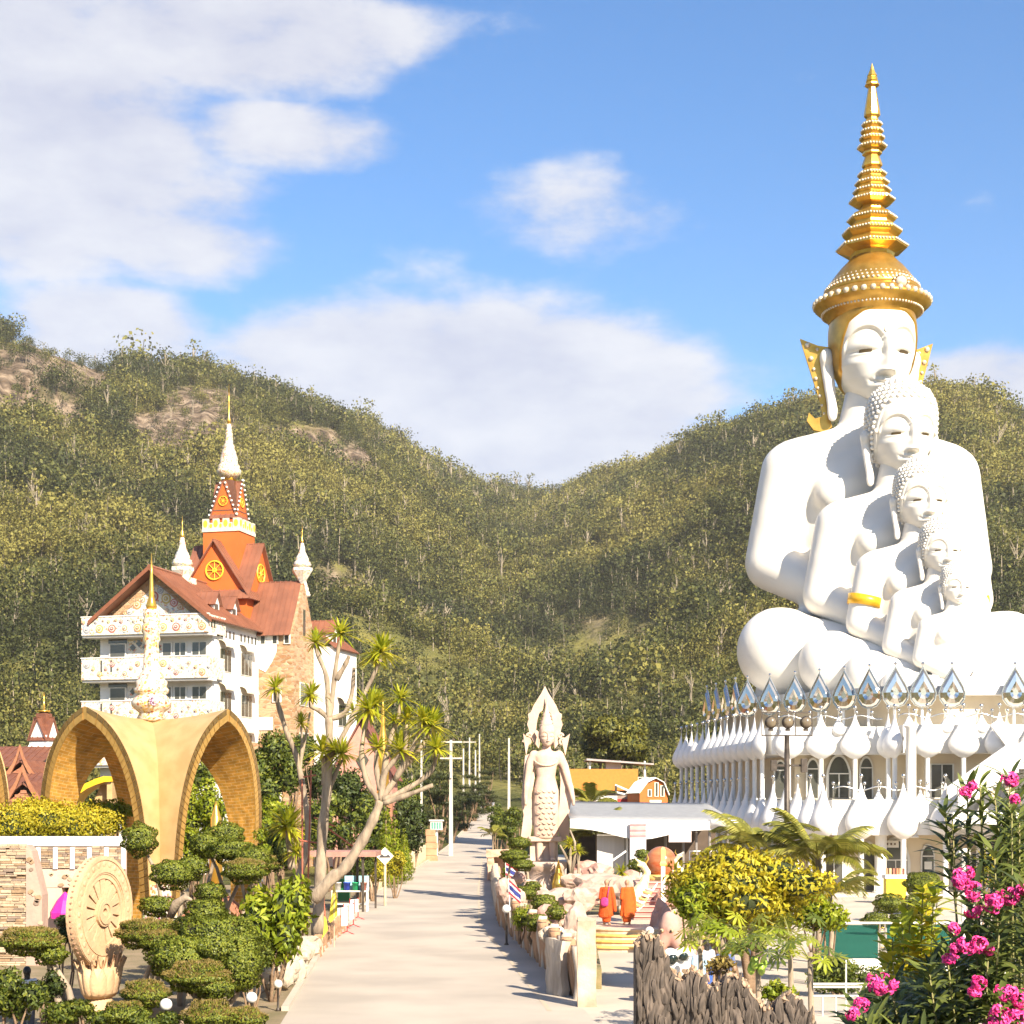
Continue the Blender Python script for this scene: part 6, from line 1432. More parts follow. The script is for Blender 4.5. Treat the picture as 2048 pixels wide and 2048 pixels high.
# standing stone Buddha
SANDP = mat('pink_sandstone', (.60, .44, .34), (.50, .345, .26), rough=.85, scale=1.4, detail=7, bump=.35, bscale=8)
def standing_buddha():
    Y = 87; k = Y / F; kk = .2329 * k; p = at(1092, 1723, Y)
    t = thing('standing_buddha', 'tall standing pink sandstone Buddha with leaf-shaped aureole on a round pedestal', 'statue', (p.x, Y, .5), rad(6)); z0 = p.z - .5
    X = lambda x: (x - 400) * kk; Z = lambda y: (1600 - y) * kk + z0
    P = []
    def c(x0, y0, r0, x1, y1, r1, d0=0, d1=0, f=.75):
        r0 = [r0 * kk, r0 * kk * f, r0 * kk] if not hasattr(r0, '__len__') else [q * kk for q in r0]; r1 = [r1 * kk, r1 * kk * f, r1 * kk] if not hasattr(r1, '__len__') else [q * kk for q in r1]
        P.append(((X(x0), d0 * kk, Z(y0)), r0, (X(x1), d1 * kk, Z(y1)), r1))
    c(400, 700, (115, 70, 60), 400, 760, (100, 66, 60)); c(400, 760, (98, 64, 60), 400, 880, (80, 56, 50)); c(400, 880, (82, 58, 50), 400, 1000, (112, 68, 60)); c(400, 1000, (112, 68, 60), 400, 1150, (112, 66, 60)); c(400, 1150, (112, 66, 50), 400, 1380, (108, 62, 40))
    c(405, 640, 40, 405, 600, 36); c(300, 690, 46, 262, 760, 36); c(262, 760, 36, 232, 960, 28); c(232, 960, 28, 222, 1060, 20, -20, -25); c(222, 1065, (18, 22, 40), 222, 1095, (16, 20, 30), -25, -25)
    c(510, 690, 46, 560, 780, 36); c(560, 780, 36, 610, 960, 28); c(610, 960, 28, 630, 1060, 20, -20, -25); c(632, 1065, (18, 22, 40), 634, 1095, (16, 20, 30), -25, -25)
    c(345, 1400, 34, 345, 1560, 26); c(455, 1400, 34, 455, 1560, 26); c(345, 1585, (28, 55, 16), 345, 1585, (28, 55, 16), -30, -30); c(455, 1585, (28, 55, 16), 455, 1585, (28, 55, 16), -30, -30)
    put('body', blob_mesh('standing_body', P, .055, 2, SANDP), t)
    # head with face
    hs = (610 - 455) * kk / (28.4 - 21.85); hm = HEAD.copy(); hm.materials.clear(); hm.materials.append(SANDP); h = put('head', hm, t, (X(408), -.12, Z(612) - 21.9 * hs)); h.scale = (hs * .94, hs * .8, hs)
    for s in (-1, 1):
        m = MB(); m.smooth = True; m.ball((s * 3.1, .3, 23.8), (.3, .6, 2.4), 8, 8); m.build('ear', SANDP, h)
    m = MB(); m.smooth = True; m.lathe([(.62 * .45, 0), (.36, .12), (.42, .2), (.3, .28), (.34, .4), (.24, .5), (.27, .58), (.19, .66), (.22, .76), (.13, .86), (.10, 1.0), (.05, 1.4), (.015, 1.75)], 18); m.build('crown', SANDP, t, (X(405), -.02, Z(462)))
    m = MB(); m.smooth = True
    for s in (-1, 1):
        m = MB(); m.prism([(s * .0, 0), (s * .22, .18), (s * .32, .05), (s * .2, -.2), (s * .28, -.55), (s * .1, -.8), (s * .02, -.4)][::s], -.06, .06, 'y'); m.build('crown_flap', SANDP, t, (X(405) + s * .33, -.05, Z(500)))
    # aureole with a pierced opening and flame-edged outline
    out = [(395, 90, 0), (365, 150, 1), (330, 205, 0), (295, 260, 1), (275, 315, 0), (245, 335, 1), (255, 375, 0), (240, 420, 1), (255, 460, 0), (262, 500, 1), (285, 550, 0), (310, 600, 0)]
    L_ = [(X(x), Z(y)) for x, y, _ in out]; Rr_ = [(-a + 2 * X(395), b) for a, b in L_]
    inn = [(395, 240), (375, 300), (345, 325), (330, 380), (322, 430), (318, 480), (330, 540), (350, 600)]; IL = [(X(x), Z(y)) for x, y in inn]; n_ = 24
    def samp(pl, t_):
        d = np.cumsum([0] + [math.dist(pl[i], pl[i + 1]) for i in range(len(pl) - 1)]); s_ = t_ * d[-1]; return (float(np.interp(s_, d, [q[0] for q in pl])), float(np.interp(s_, d, [q[1] for q in pl])))
    for s in (-1, 1):
        m = MB()
        for i in range(n_):
            a0, a1 = samp(L_, i / n_), samp(L_, (i + 1) / n_); b0, b1 = samp(IL, i / n_), samp(IL, (i + 1) / n_); q = [a0, b0, b1, a1]
            if s > 0: q = [(-a + 2 * X(395), b) for a, b in q][::-1]
            m.prism(q, .18, .38, 'y')
        m.build('aureole_half', SANDP, t)
        for sx, sy, r in ((245, 575, 40), (262, 520, 26)):                 # scrolls beside the neck
            m = MB(); cx_ = X(sx) if s < 0 else 2 * X(395) - X(sx); m.tube([(cx_ + s * r * kk * (1 - i / 14) * math.cos(i * .55), .2, Z(sy) + r * kk * (1 - i / 14) * math.sin(i * .55)) for i in range(14)], .07, 7); m.build('scroll', SANDP, t)
        m = MB(); m.prism([((X(230)) if s < 0 else 2 * X(400) - X(230), Z(690)), ((X(205)) if s < 0 else 2 * X(400) - X(190), Z(500)), ((X(262)) if s < 0 else 2 * X(400) - X(262), Z(560))][::s * -1], .1, .24, 'y'); m.build('shoulder_leaf', SANDP, t)
    # open robe behind the arms
    for s, pl in ((-1, [(300, 660), (222, 690), (205, 900), (192, 1100), (210, 1200), (186, 1390), (260, 1430), (300, 1200), (285, 1000), (310, 850)]), (1, [(500, 660), (560, 690), (600, 880), (620, 1090), (600, 1200), (606, 1390), (540, 1430), (500, 1300), (520, 1100), (530, 900)])):
        m = MB(); q = [(X(x), Z(y)) for x, y in pl]; m.prism(q if s < 0 else q[::-1], .12, .30, 'y'); m.build('robe_wing', SANDP, t)
    m = MB(); m.bx(X(245), X(530), -.25, .25, Z(1430), Z(1385)); m.build('robe_hem', SANDP, t, bevel=.04)
    m = MB(); m.bx(X(265), X(505), .12, .3, Z(1595), Z(1425)); m.build('back_support', SANDP, t)
    # carved scale pattern on the skirt
    rr = random.Random(2)
    for j in range(9):
        for i in range(4 - j % 2):
            y = 990 + j * 45; x = 400 + (i - (3 - j % 2) / 2) * 44; m = MB(); m.tube([(X(x) + .11 * math.cos(a), -.44 + .06 * abs(math.cos(a)), Z(y) - .10 * math.sin(a)) for a in np.linspace(0, PI, 7)], .028, 5); m.build('carved_swag', SANDP, t)
    m = MB(); m.tube([(X(395) + .62 * math.cos(a), -.42 * abs(math.sin(a)) ** .5, Z(720) - .35 * math.sin(a)) for a in np.linspace(0, PI, 14)], .045, 6); m.build('necklace', SANDP, t)
    m = MB(); m.smooth = True; m.lathe([(1.08, 0), (1.08, z0 - 1.2), (.98, z0 - 1.1), (.98, z0 - .45), (1.1, z0 - .32), (1.12, z0 - .08), (1.02, z0)], 28); m.build('pedestal', SANDP, t)
    m = MB(); m.tube([(.35 + .28 * math.cos(a), -1.0, z0 - .9 + .3 * math.sin(a)) for a in np.linspace(.3, 5.6, 14)], .07, 6); m.build('pedestal_scroll', SANDP, t)
    g = thing('gold_figurine', 'small gold shrine figurine in front of the statue pedestal', 'figurine', (p.x + .62, Y - 1.5, .55)); m = MB(); m.smooth = True; m.lathe([(.32, 0), (.34, .15), (.22, .2), (.26, .45), (.2, .75), (.12, .95), (.13, 1.12), (.08, 1.25), (.02, 1.7)], 12); m.build('figure', GOLD_BR, g)
    m = MB(); m.prism([(-.3, .1), (.3, .1), (.34, .6), (0, 1.9), (-.34, .6)], .12, .18, 'y'); m.build('flame_back', GOLD_BR, g)
standing_buddha()
# people
SKIN = mat('skin', (.42, .24, .15), (.36, .20, .12), rough=.6, scale=8)
HAIR = mat('black_hair', (.02, .015, .012), rough=.5)
def person(label, loc, rz, clothes, hair=True, arms=None, height=1.68):
    t = thing('person', label, 'person', loc, rz); s = height / 1.70; t.scale = (s, s, s)
    B = [((0, -.01, 1.575), (.082, .10, .118), (0, -.01, 1.575), (.082, .10, .118)), ((0, -.10, 1.565), (.016, .02, .03), (0, -.105, 1.555), (.018, .02, .02)), ((0, -.02, 1.50), (.06, .075, .06), (0, -.02, 1.50), (.06, .075, .06)), ((0, .01, 1.38), .055, (0, .0, 1.5), .052),
         ((0, .01, 1.25), (.17, .10, .12), (0, .01, 1.02), (.14, .095, .1)), ((0, .01, 1.02), (.14, .1, .1), (0, .01, .90), (.165, .11, .1))]
    B += both(((.09, 0, .88), .088, (.095, 0, .48), .058), ((.095, .0, .48), .056, (.10, .02, .09), .04), ((.10, .0, .05), (.042, .05, .045), (.105, -.12, .032), (.042, .06, .03)), ((.085, -.005, 1.58), (.014, .026, .035), (.085, -.005, 1.58), (.014, .026, .035)))
    a = arms or [((.185, .01, 1.335), (.235, .03, 1.06), (.225, -.05, .83))] * 2
    for sgn, (sh, el, ha) in zip((1, -1), a):
        f = lambda q: (q[0] * sgn, q[1], q[2])
        B.append((f(sh), .055, f(el), .042)); B.append((f(el), .04, f(ha), .03)); h = Vector(f(ha)); d = (h - Vector(f(el))).normalized()
        B.append((h, (.03, .028, .03), h + d * .07, (.032, .022, .03)))
        for i in range(4): o = Vector((0, (i - 1.5) * .018, 0)); B.append((h + d * .08 + o, .0105, h + d * (.15 - .012 * abs(i - 1.4)) + o + Vector((-.012 * sgn, 0, 0)), .009))
        B.append((h + d * .02 + Vector((0, -.03, 0)), .012, h + d * .07 + Vector((0, -.055, 0)), .010))
    put('body', blob_mesh('person_body', B, .020, 2, SKIN), t)
    if hair: put('hair', blob_mesh('hair', [((0, .015, 1.605), (.094, .108, .105), (0, .03, 1.59), (.092, .1, .11))] + ([((0, .06, 1.56), (.075, .05, .08), (0, .07, 1.36), (.07, .035, .06))] if hair == 'long' else []), .02, 2, HAIR), t)
    for nm, col, prims in clothes: put(nm, blob_mesh(nm, prims, .02, 2, mat('cloth_' + nm + '%.2f%.2f%.2f' % col, col, tuple(c * .8 for c in col), rough=.9, scale=9, bump=.3)), t)
    return t
def shirt(sl=.5): return [((0, .01, 1.33), (.20, .125, .1), (0, .01, 1.02), (.165, .125, .1)), ((0, .01, 1.02), (.165, .125, .08), (0, .01, .88), (.185, .135, .06))] + both(((.17, .01, 1.35), .075, (lerp(.17, .235, sl), .02, lerp(1.35, 1.06, sl)), .062))
def trousers(z=.1): return [((0, .01, .95), (.18, .13, .1), (0, .01, .86), (.185, .13, .1))] + both(((.09, 0, .86), .108, (.095, 0, .48), .082), ((.095, 0, .48), .08, (.10, .02, z + .05), .066))
def robe(sw):
    P = [((0, .01, 1.33), (.20, .14, .09), (0, .015, 1.0), (.22, .17, .1)), ((0, .015, 1.0), (.22, .17, .1), (sw * .05, .02, .5), (.25, .20, .08)), ((sw * .05, .02, .5), (.25, .20, .08), (sw * .07, .02, .30), (.24, .20, .05)), ((0, 0, .6), (.19, .16, .1), (0, 0, .14), (.16, .14, .05))]
    P += [((-.19, .0, 1.34), .085, (-.26, .0, 1.02), .085), ((-.26, .0, 1.02), .085, (-.32 - .04 * sw, .04, .55), .07), ((.17, .02, 1.33), .08, (.22, .06, 1.0), .07)]
    for i in range(9):
        a = TAU * i / 9 + sw; P.append(((.17 * math.cos(a), .12 * math.sin(a), 1.2), .03, (.27 * math.cos(a + .2) + .03 * sw, .2 * math.sin(a + .2), .36), .032))
    return P
Y = 62; zb = .68
p1 = at(1213, 1850, Y); p2 = at(1254, 1852, Y)
ORR = (.62, .085, .008)
mk = person('monk in orange robe with a magenta shoulder bag, back turned, left of two', (p1.x, Y, zb), rad(160), [('robe', ORR, robe(.6))], hair=False, height=1.73)
m = MB(); m.smooth = True; q = blob_mesh('bag', [((0, .24, .92), (.15, .05, .12), (0, .25, .78), (.15, .06, .10))], .02, 2, mat('magenta_bag', (.42, .02, .16), (.55, .05, .22), rough=.8, scale=14)); b = put('shoulder_bag', q, mk); m.tube([(-.10, .21, .98), (-.12, .20, 1.2), (-.13, .10, 1.41), (-.1, -.05, 1.40), (.0, -.16, 1.2)], .018, 6); m.build('strap', mat('magenta_bag', (.42, .02, .16)), b)
person('monk in orange robe seen from behind, right of two on the platform', (p2.x, Y, zb), rad(190), [('robe', (.66, .105, .008), robe(-.6))], hair=False, height=1.72)
# platform, round steps, pink stairs, globe
TER = mat('terrazzo_step', (.66, .50, .36), (.58, .42, .30), rough=.7, scale=5, detail=7); YST = mat('step_yellow_edge', (.74, .50, .16), (.66, .42, .12), rough=.6)
pc = at(1246, 1620, 63.5).x
t = thing('round_steps', 'semicircular cream steps with yellow edges below the monks', 'steps', (pc, 63.5, 0))
for i in range(4):
    r = 3.6 + (3 - i) * .62; n = 26; z1 = .17 * (i + 1); pl = [(r * .62 * math.cos(PI + PI * j / n), r * math.sin(PI + PI * j / n)) for j in range(n + 1)]
    pl = [(x, y * .92 - .6) for x, y in pl] + [(r * .62, .4), (-r * .62, .4)]
    m = MB(); m.prism(pl, z1 - .17 + .002, z1 - .045); s_ = m.build('riser', TER, t); m = MB(); m.prism([(x * 1.012, y * 1.012) for x, y in pl], z1 - .044, z1); m.build('tread', YST if i < 3 else TER, s_)
t = thing('platform', 'pale platform paving where the two monks stand', 'platform', (pc, 64, 0)); m = MB(); m.prism([(-2.6, -2.2), (2.4, -2.2), (2.6, 4), (-3.2, 4)], 0, .672); m.build('slab', PAVE_M, t)
PINKS = mat('pink_stair', (.56, .24, .20), (.46, .18, .16), rough=.6, scale=3)
sx = at(1300, 1620, 66).x; t = thing('pink_stairs', 'pink stairs with rounded treads leading up to the orange globe', 'stairs', (sx, 65, .67))
for i in range(8):
    m = MB(); w_ = .72 - .025 * i; m.bx(-w_ + .03 * i, w_ + .03 * i, i * .55, 5.2, i * .165, i * .165 + .12); r_ = m.build('riser', PINKS, t)
    m = MB(); m.bx(-w_ - .03 + .03 * i, w_ + .03 + .03 * i, i * .55 - .06, 5.2, i * .165 + .122, (i + 1) * .165); m.build('tread', mat('pink_tread', (.66, .38, .30), (.58, .32, .26), rough=.5, scale=3), r_)
g = at(1322, 1724, 71); t = thing('orange_globe', 'large polished orange and red stone globe above the pink stairs', 'globe', (g.x, 71, 1.95)); m = MB(); m.smooth = True; m.ball((0, 0, g.z - 1.95), .67, 36, 24)
GLB = mat('banded_orange_stone', (.40, .075, .025), (.42, .19, .08), rough=.22, scale=1.6, detail=7, stretch=(.7, .7, 2.4), spec=.6); m.build('ball', GLB, t)
m = MB(); m.smooth = True; m.lathe([(.62, 0), (.66, .05), (.66, .2), (.5, .28)], 24); m.build('ring_base', YST, t); m = MB(); m.box((0, .1, -.98), (2.2, 2.2, 1.94)); m.build('pedestal_block', ROCKC, t)
# gold swans flanking the stairs
GSW = mat('gold_white_scales', (.78, .62, .22), (.80, .74, .58), rough=.45, scale=6, detail=3)
def swan(u, v, Y, label, s, sc):
    p = at(u, v, Y); t = thing('gold_swan', label, 'sculpture', (p.x, Y, p.z), rad(20 * s)); t.scale = (sc, sc, sc)
    P = [((-.5 * s, 0, .1), .10, (-.62 * s, 0, .6), .16), ((-.62 * s, 0, .6), .16, (-.2 * s, 0, .95), .26), ((-.2 * s, 0, .95), .28, (.3 * s, 0, 1.5), .24), ((.3 * s, 0, 1.5), .22, (.52 * s, 0, 2.05), .14), ((.52 * s, 0, 2.05), .13, (.3 * s, 0, 2.35), .15), ((.3 * s, 0, 2.35), .12, (-.02 * s, 0, 2.62), .04), ((.3 * s, 0, 2.35), .12, (.05 * s, 0, 2.35), .05)]
    put('body', blob_mesh('swan', P, .045, 3, GSW), t)
    for i in range(7):
        m = MB(); m.smooth = True; m.tube([(-.3 * s + .1 * i * s, -.2, .7 + .12 * i), (-.05 * s + .11 * i * s, -.3, .55 + .13 * i), (.25 * s + .10 * i * s, -.26, .75 + .15 * i)], [.05, .06, .02], 6); m.build('feather', YST if i % 2 else WHITE_P, t)
    m = MB(); m.tube([(.4 * s, 0, 2.4), (.55 * s, 0, 2.6), (.5 * s, 0, 2.8)], [.05, .04, .01], 6); m.build('crest', GOLD_BR, t)
swan(1272, 1846, 63.9, 'gold and white swan balustrade left of the pink stairs', 1, .95); swan(1366, 1782, 69.0, 'gold swan balustrade right of the globe', -1, .62)
p = at(1326, 1830, 66); t = thing('newel_post', 'white post with yellow cap at the right of the pink stairs', 'post', (p.x, 66, .67)); m = MB(); m.box((0, 0, 1.05), (.16, .16, 2.1)); m.build('shaft', WHITE_P, t); m = MB(); m.lathe([(.17, 2.1), (.19, 2.2), (.12, 2.3), (.13, 2.75), (.06, 2.85)], 4, a0=PI / 4); m.build('cap', YST, t)
# painted rock grotto
t = thing('rock_grotto', 'group of painted pink and cream boulders round the statue garden', 'rocks', (3.5, 75, .3))
for i, (u, v, rx, rz_, Y, mt) in enumerate([(1172, 1742, 30, 17, 84, ROCKP), (1195, 1745, 26, 16, 80, ROCKP), (1210, 1772, 48, 22, 70, ROCKC), (1175, 1790, 34, 20, 67, ROCKP), (1143, 1762, 22, 14, 78, ROCKC), (1120, 1805, 46, 24, 63, ROCKC), (1158, 1800, 26, 22, 62, ROCKC), (1240, 1785, 30, 26, 68, ROCKC), (1130, 1840, 30, 26, 57, ROCKP), (1150, 1850, 22, 34, 54.5, ROCKC), (1012, 1780, 20, 22, 68, ROCKC), (1030, 1795, 18, 18, 66, ROCKC), (1036, 1757, 14, 10, 74, ROCKP), (1062, 1775, 18, 14, 72, ROCKC), (1135, 1875, 16, 14, 51, ROCKC), (1262, 1760, 22, 16, 74, ROCKP), (1100, 1868, 22, 14, 50, ROCKG), (1075, 1790, 26, 14, 70, ROCKC), (1350, 1790, 40, 22, 67, ROCKP), (1320, 1850, 18, 40, 61, ROCKP), (1095, 1835, 24, 20, 58, ROCKP)]):
    p = at(u, v, Y); k = Y / F; put('rock', rock_mesh((rx * k * 1.05, rx * k * .8, rz_ * k * 1.15), i + 3, mt, 3, .42), t, p - Vector((3.5, 75, .3)))
# small flags and lamps in the bed
def thai_flag(u, v, Y, label, tilt):
    p = at(u, v, Y); t = thing('striped_flag', label, 'flag', (p.x, Y, .5)); z = p.z - .5; m = MB(); m.tube([(-.02, 0, 0), (-.1, 0, z + .65)], .015, 6); m.build('staff', WHITE_P, t)
    for i, (h, c) in enumerate(((.09, (.5, .03, .05)), (.09, (.75, .72, .7)), (.18, (.03, .04, .22)), (.09, (.75, .72, .7)), (.09, (.5, .03, .05)))):
        zz = z + .6 - sum((.09, .09, .18, .09, .09)[:i]); m = MB(); m.grid(lambda a, b: (-.08 + .62 * a * math.cos(tilt), .05 * math.sin(a * 7 + i), zz - h * b - .62 * a * math.sin(tilt)), 6, 1); m.build('stripe', mat('flag_%d%d' % (int(c[0] * 100), int(c[2] * 100)), c, rough=.8), t, solid=.006)
thai_flag(1022, 1790, 63, 'red white and blue flag drooping over the right log fence', .75); thai_flag(1015, 1752, 76, 'small faded striped flag farther back in the garden bed', .5)
globe_lamp(1013, 1818, 9, 61, 'white globe lamp on the right log fence below the flag'); globe_lamp(1119, 1863, 10, 50.5, 'white globe lamp among rocks left of the square stone post'); globe_lamp(1299, 1862, 9, 57, 'white globe lamp at the right end of the round steps'); globe_lamp(1136, 1876, 8, 48.5, 'small white globe lamp nearest the square stone post')
# stone arch box in the distance by the road
p = at(1000, 1690, 112); t = thing('stone_grotto_arch', 'small tan stone grotto arch beside the far road edge', 'grotto', (p.x, 112, .3)); m = MB()
for x in (-.62, .62): me = rough_box(.42, .8, 1.5, x * 9, .1, 5); me.materials.append(mat('tan_stone', (.60, .38, .25), (.5, .3, .2), rough=.9, scale=2, bump=.4)); put('pillar', me, t, (x, 0, 0))
me = rough_box(1.8, .9, .5, 4, .12, 5); me.materials.append(mat('tan_stone', (.6, .38, .25))); put('lintel', me, t, (0, 0, 1.5)); me = rough_box(1.5, .3, 1.5, 6, .08, 5); me.materials.append(mat('tan_stone', (.6, .38, .25))); put('back', me, t, (0, .5, 0))
# white event tent
def tent():
    Y = 84; k = Y / F; zt = lambda v: CH - (v - HV) * k; X = lambda u: (u - CX) * k; x0 = X(1140); t = thing('event_tent', 'long white canopy tent with grey top beside the temple', 'tent', (x0, Y, 0)); W_ = X(1470) - x0
    TW = mat('tent_white', (.80, .77, .73), (.74, .7, .66), rough=.6); TG = mat('tent_grey_top', (.30, .30, .30), (.25, .25, .25), rough=.6)
    n = 16
    zf = lambda a: zt(1637) - .12 * a
    m = MB(); m.smooth = True; m.grid(lambda a, b: (W_ * a, 12 * b, zf(a) + .95 * b), n, 6); m.build('roof_sheet', TG, t, solid=.04)
    m = MB(); m.grid(lambda a, b: (W_ * a, -.05, zf(a) - .02 - (.45 + .55 * math.exp(-((a - .42) / .22) ** 2)) * b), n, 2); m.build('valance', TW, t, solid=.04)
    m = MB(); m.smooth = True; m.grid(lambda a, b: (W_ * .84 + W_ * .18 * a, -.6 * math.sin(PI * a), zf(1) + .05 - .4 * b + .08 * math.sin(PI * a)), 8, 2); m.build('awning_lip', TW, t, solid=.03)
    for u in (1256, 1288, 1338, 1372, 1396, 1420, 1462):
        m = MB(); m.tube([(X(u) - x0, .2 + (u % 5) * .6, 0), (X(u) - x0, .2 + (u % 5) * .6, zt(1655))], .07, 8); m.build('post', WHITE_P if u < 1300 else mat('grey_post', (.25, .22, .2), rough=.6), t)
    m = MB(); m.bx(X(1196) - x0, X(1252) - x0, 1.0, 1.1, 0, zt(1668)); m.build('side_panel', mat('grey_panel', (.55, .52, .48), (.48, .45, .42), rough=.6, scale=.6, stretch=(6, 1, .3)), t)
    m = MB(); m.bx(X(1290) - x0, W_, 8, 8.2, 0, 4.2); m.build('shade_back', mat('tent_shade_dark', (.10, .07, .05), rough=.9), t)  # dark sheet standing in for the shade inside the tent
    m = MB(); m.bx(.2, W_, 11.2, 11.3, 0, 3.6); m.build('rear_panel', mat('tent_shade_dark', (.10, .07, .05)), t)  # far panel carries the same painted shade
    m = MB(); m.box((X(1275) - x0, -.3, zt(1690)), (.82, .12, zt(1645) - zt(1735))); b = m.build('banner_board', mat('lilac_board', (.60, .54, .56), (.55, .5, .52), rough=.6), t)
    for i in range(5): m = MB(); m.box((X(1275) - x0, -.37, zt(1650 + i * 5.5)), (.8, .02, .11)); m.build('banner_stripe', mat('banner_red%d' % (i % 2), ((.62, .22, .22), (.66, .40, .34))[i % 2], rough=.7), b)
    m = MB(); m.box((X(1360) - x0, -.02, zt(1673)), (1.15, .06, .58)); m.build('hanging_sign', mat('pale_pink_sign', (.74, .60, .54), rough=.6), t)
    m = MB(); m.tube([(X(1200) - x0 - .1, -1.2, zt(1738)), (X(1250) - x0, -.6, zt(1702))], .05, 7); m.build('guy_brace', WHITE_P, t)
    c = thing('counter', 'white counter in front of the dark tent opening', 'counter', (X(1412), Y - 1.2, 0)); m = MB(); m.bx(-1.0, 1.0, -.35, .35, 0, 1.35); m.build('front', WHITE_P, c); m = MB(); m.tube([(-1, -.3, 1.35), (-1, -.3, zt(1701)), (1, -.3, zt(1701)), (1, -.3, 1.35)], .04, 6); m.build('frame', WHITE_P, c)
    for u, v, lab, cl, hh in ((1362, 1740, 'person in dark vest standing in front of the tent', (.12, .11, .13), True), (1376, 1742, 'person in a white shirt by the tent counter, nearest the globe', (.75, .72, .7), 'long'), (1400, 1740, 'person in a pale shirt behind the tent counter', (.62, .60, .68), True)):
        person(lab, (X(u), Y - (2.2 if u < 1390 else .6), 0), rad(u * 7 % 360), [('shirt', cl, shirt()), ('trousers', (.06, .06, .08), trousers())], hair=hh)
tent()
# orange buildings on the rise behind
def orange_block():
    Y = 205; k = Y / F; zt = lambda v: CH - (v - HV) * k; X = lambda u: (u - CX) * k; x0 = X(1138); t = thing('orange_building', 'flat-roofed orange building with roof terrace canopy behind the tent', 'building', (x0, Y, 0)); OR = mat('ochre_orange', (.58, .20, .025), (.52, .17, .02), rough=.7)
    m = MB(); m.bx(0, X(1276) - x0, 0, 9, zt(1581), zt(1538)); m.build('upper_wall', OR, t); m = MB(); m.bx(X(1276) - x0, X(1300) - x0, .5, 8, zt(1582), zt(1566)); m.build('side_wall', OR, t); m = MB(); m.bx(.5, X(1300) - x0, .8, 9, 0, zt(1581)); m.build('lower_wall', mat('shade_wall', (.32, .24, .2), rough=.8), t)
    m = MB(); m.prism([(X(1173) - x0, zt(1521)), (X(1307) - x0, zt(1530)), (X(1307) - x0, zt(1527)), (X(1173) - x0, zt(1517))], -.5, 7, 'y'); m.build('canopy', mat('grey_canopy', (.42, .36, .34), rough=.6), t)
    for u in (1180, 1290): m = MB(); m.bx(X(u) - x0 - .1, X(u) - x0 + .1, .3, .5, zt(1570), zt(1522)); m.build('canopy_post', WHITE_P, t)
    m = MB(); m.bx(X(1213) - x0, X(1243) - x0, 1, 4, zt(1538), zt(1521)); m.build('penthouse', WHITE_P, t); slide_window(t, X(1277) - x0, X(1296) - x0, .45, zt(1566), zt(1555), 1)
    m = MB(); m.bx(X(1190) - x0, X(1232) - x0, -2.2, -.4, zt(1602), zt(1592)); m.build('white_awning', WHITE_P, t); m = MB(); m.bx(X(1232) - x0, X(1262) - x0, -1.8, -.5, zt(1606), zt(1598)); m.build('red_awning', mat('red_cloth', (.5, .04, .03), rough=.8), t)
    for a, b in (((1230, 1570), (1300, 1600)), ((1230, 1584), (1295, 1600)), ((1232, 1570), (1232, 1628)), ((1296, 1590), (1288, 1628))): m = MB(); m.tube([at(*a, Y - 2) - Vector((x0, Y, 0)), at(*b, Y - 2) - Vector((x0, Y, 0))], .14, 6); m.build('stay', WHITE_P if a[0] != 1232 else DARK_MET, t)
    Y = 196; k = Y / F; zt = lambda v: CH - (v - HV) * k; x0 = X(1322) * Y / 205; t = thing('orange_barn', 'small orange barn with white gambrel roof edge left of the temple', 'barn', (x0, Y, 0), rad(8)); k2 = lambda du: du * k
    pl = [(k2(-30), 0), (k2(27), 0), (k2(27), zt(1588)), (k2(18), zt(1566)), (k2(2), zt(1558)), (k2(-14), zt(1566)), (k2(-30), zt(1585))]; m = MB(); m.prism(pl, 0, 7, 'y'); m.build('wall', mat('barn_orange', (.56, .14, .02), (.5, .12, .015), rough=.7), t)
    rf = [(k2(30), zt(1590)), (k2(19), zt(1564)), (k2(2), zt(1555)), (k2(-15), zt(1563)), (k2(-33), zt(1586))]
    for a, b in zip(rf[:-1], rf[1:]): m = MB(); roof_panel(m, (a[0], -.4, a[1]), (a[0], 7.3, a[1]), (b[0], 7.3, b[1]), (b[0], -.4, b[1])); m.build('roof_slope', WHITE_P, t)
    for du, v0, v1 in ((4, 1566, 1592), (-10, 1580, 1592), (16, 1572, 1592)): slide_window(t, k2(du - 3), k2(du + 3), -.03, zt(v1), zt(v0), 1)
    m = MB(); m.bx(k2(-10), k2(14), -.08, -.03, zt(1618), zt(1600)); m.build('door', FRAME_W, t)
orange_block()
# far couple walking up the road
person('distant walker in white top on the far road, left of two', (at(978, 1620, 252).x, 252, gz(252)), rad(170), [('shirt', (.7, .68, .66), shirt()), ('trousers', (.1, .1, .14), trousers())]); person('distant walker in grey top on the far road, right of two', (at(986, 1620, 250).x, 250, gz(250)), rad(195), [('shirt', (.3, .3, .34), shirt()), ('trousers', (.6, .58, .55), trousers())], hair='long')
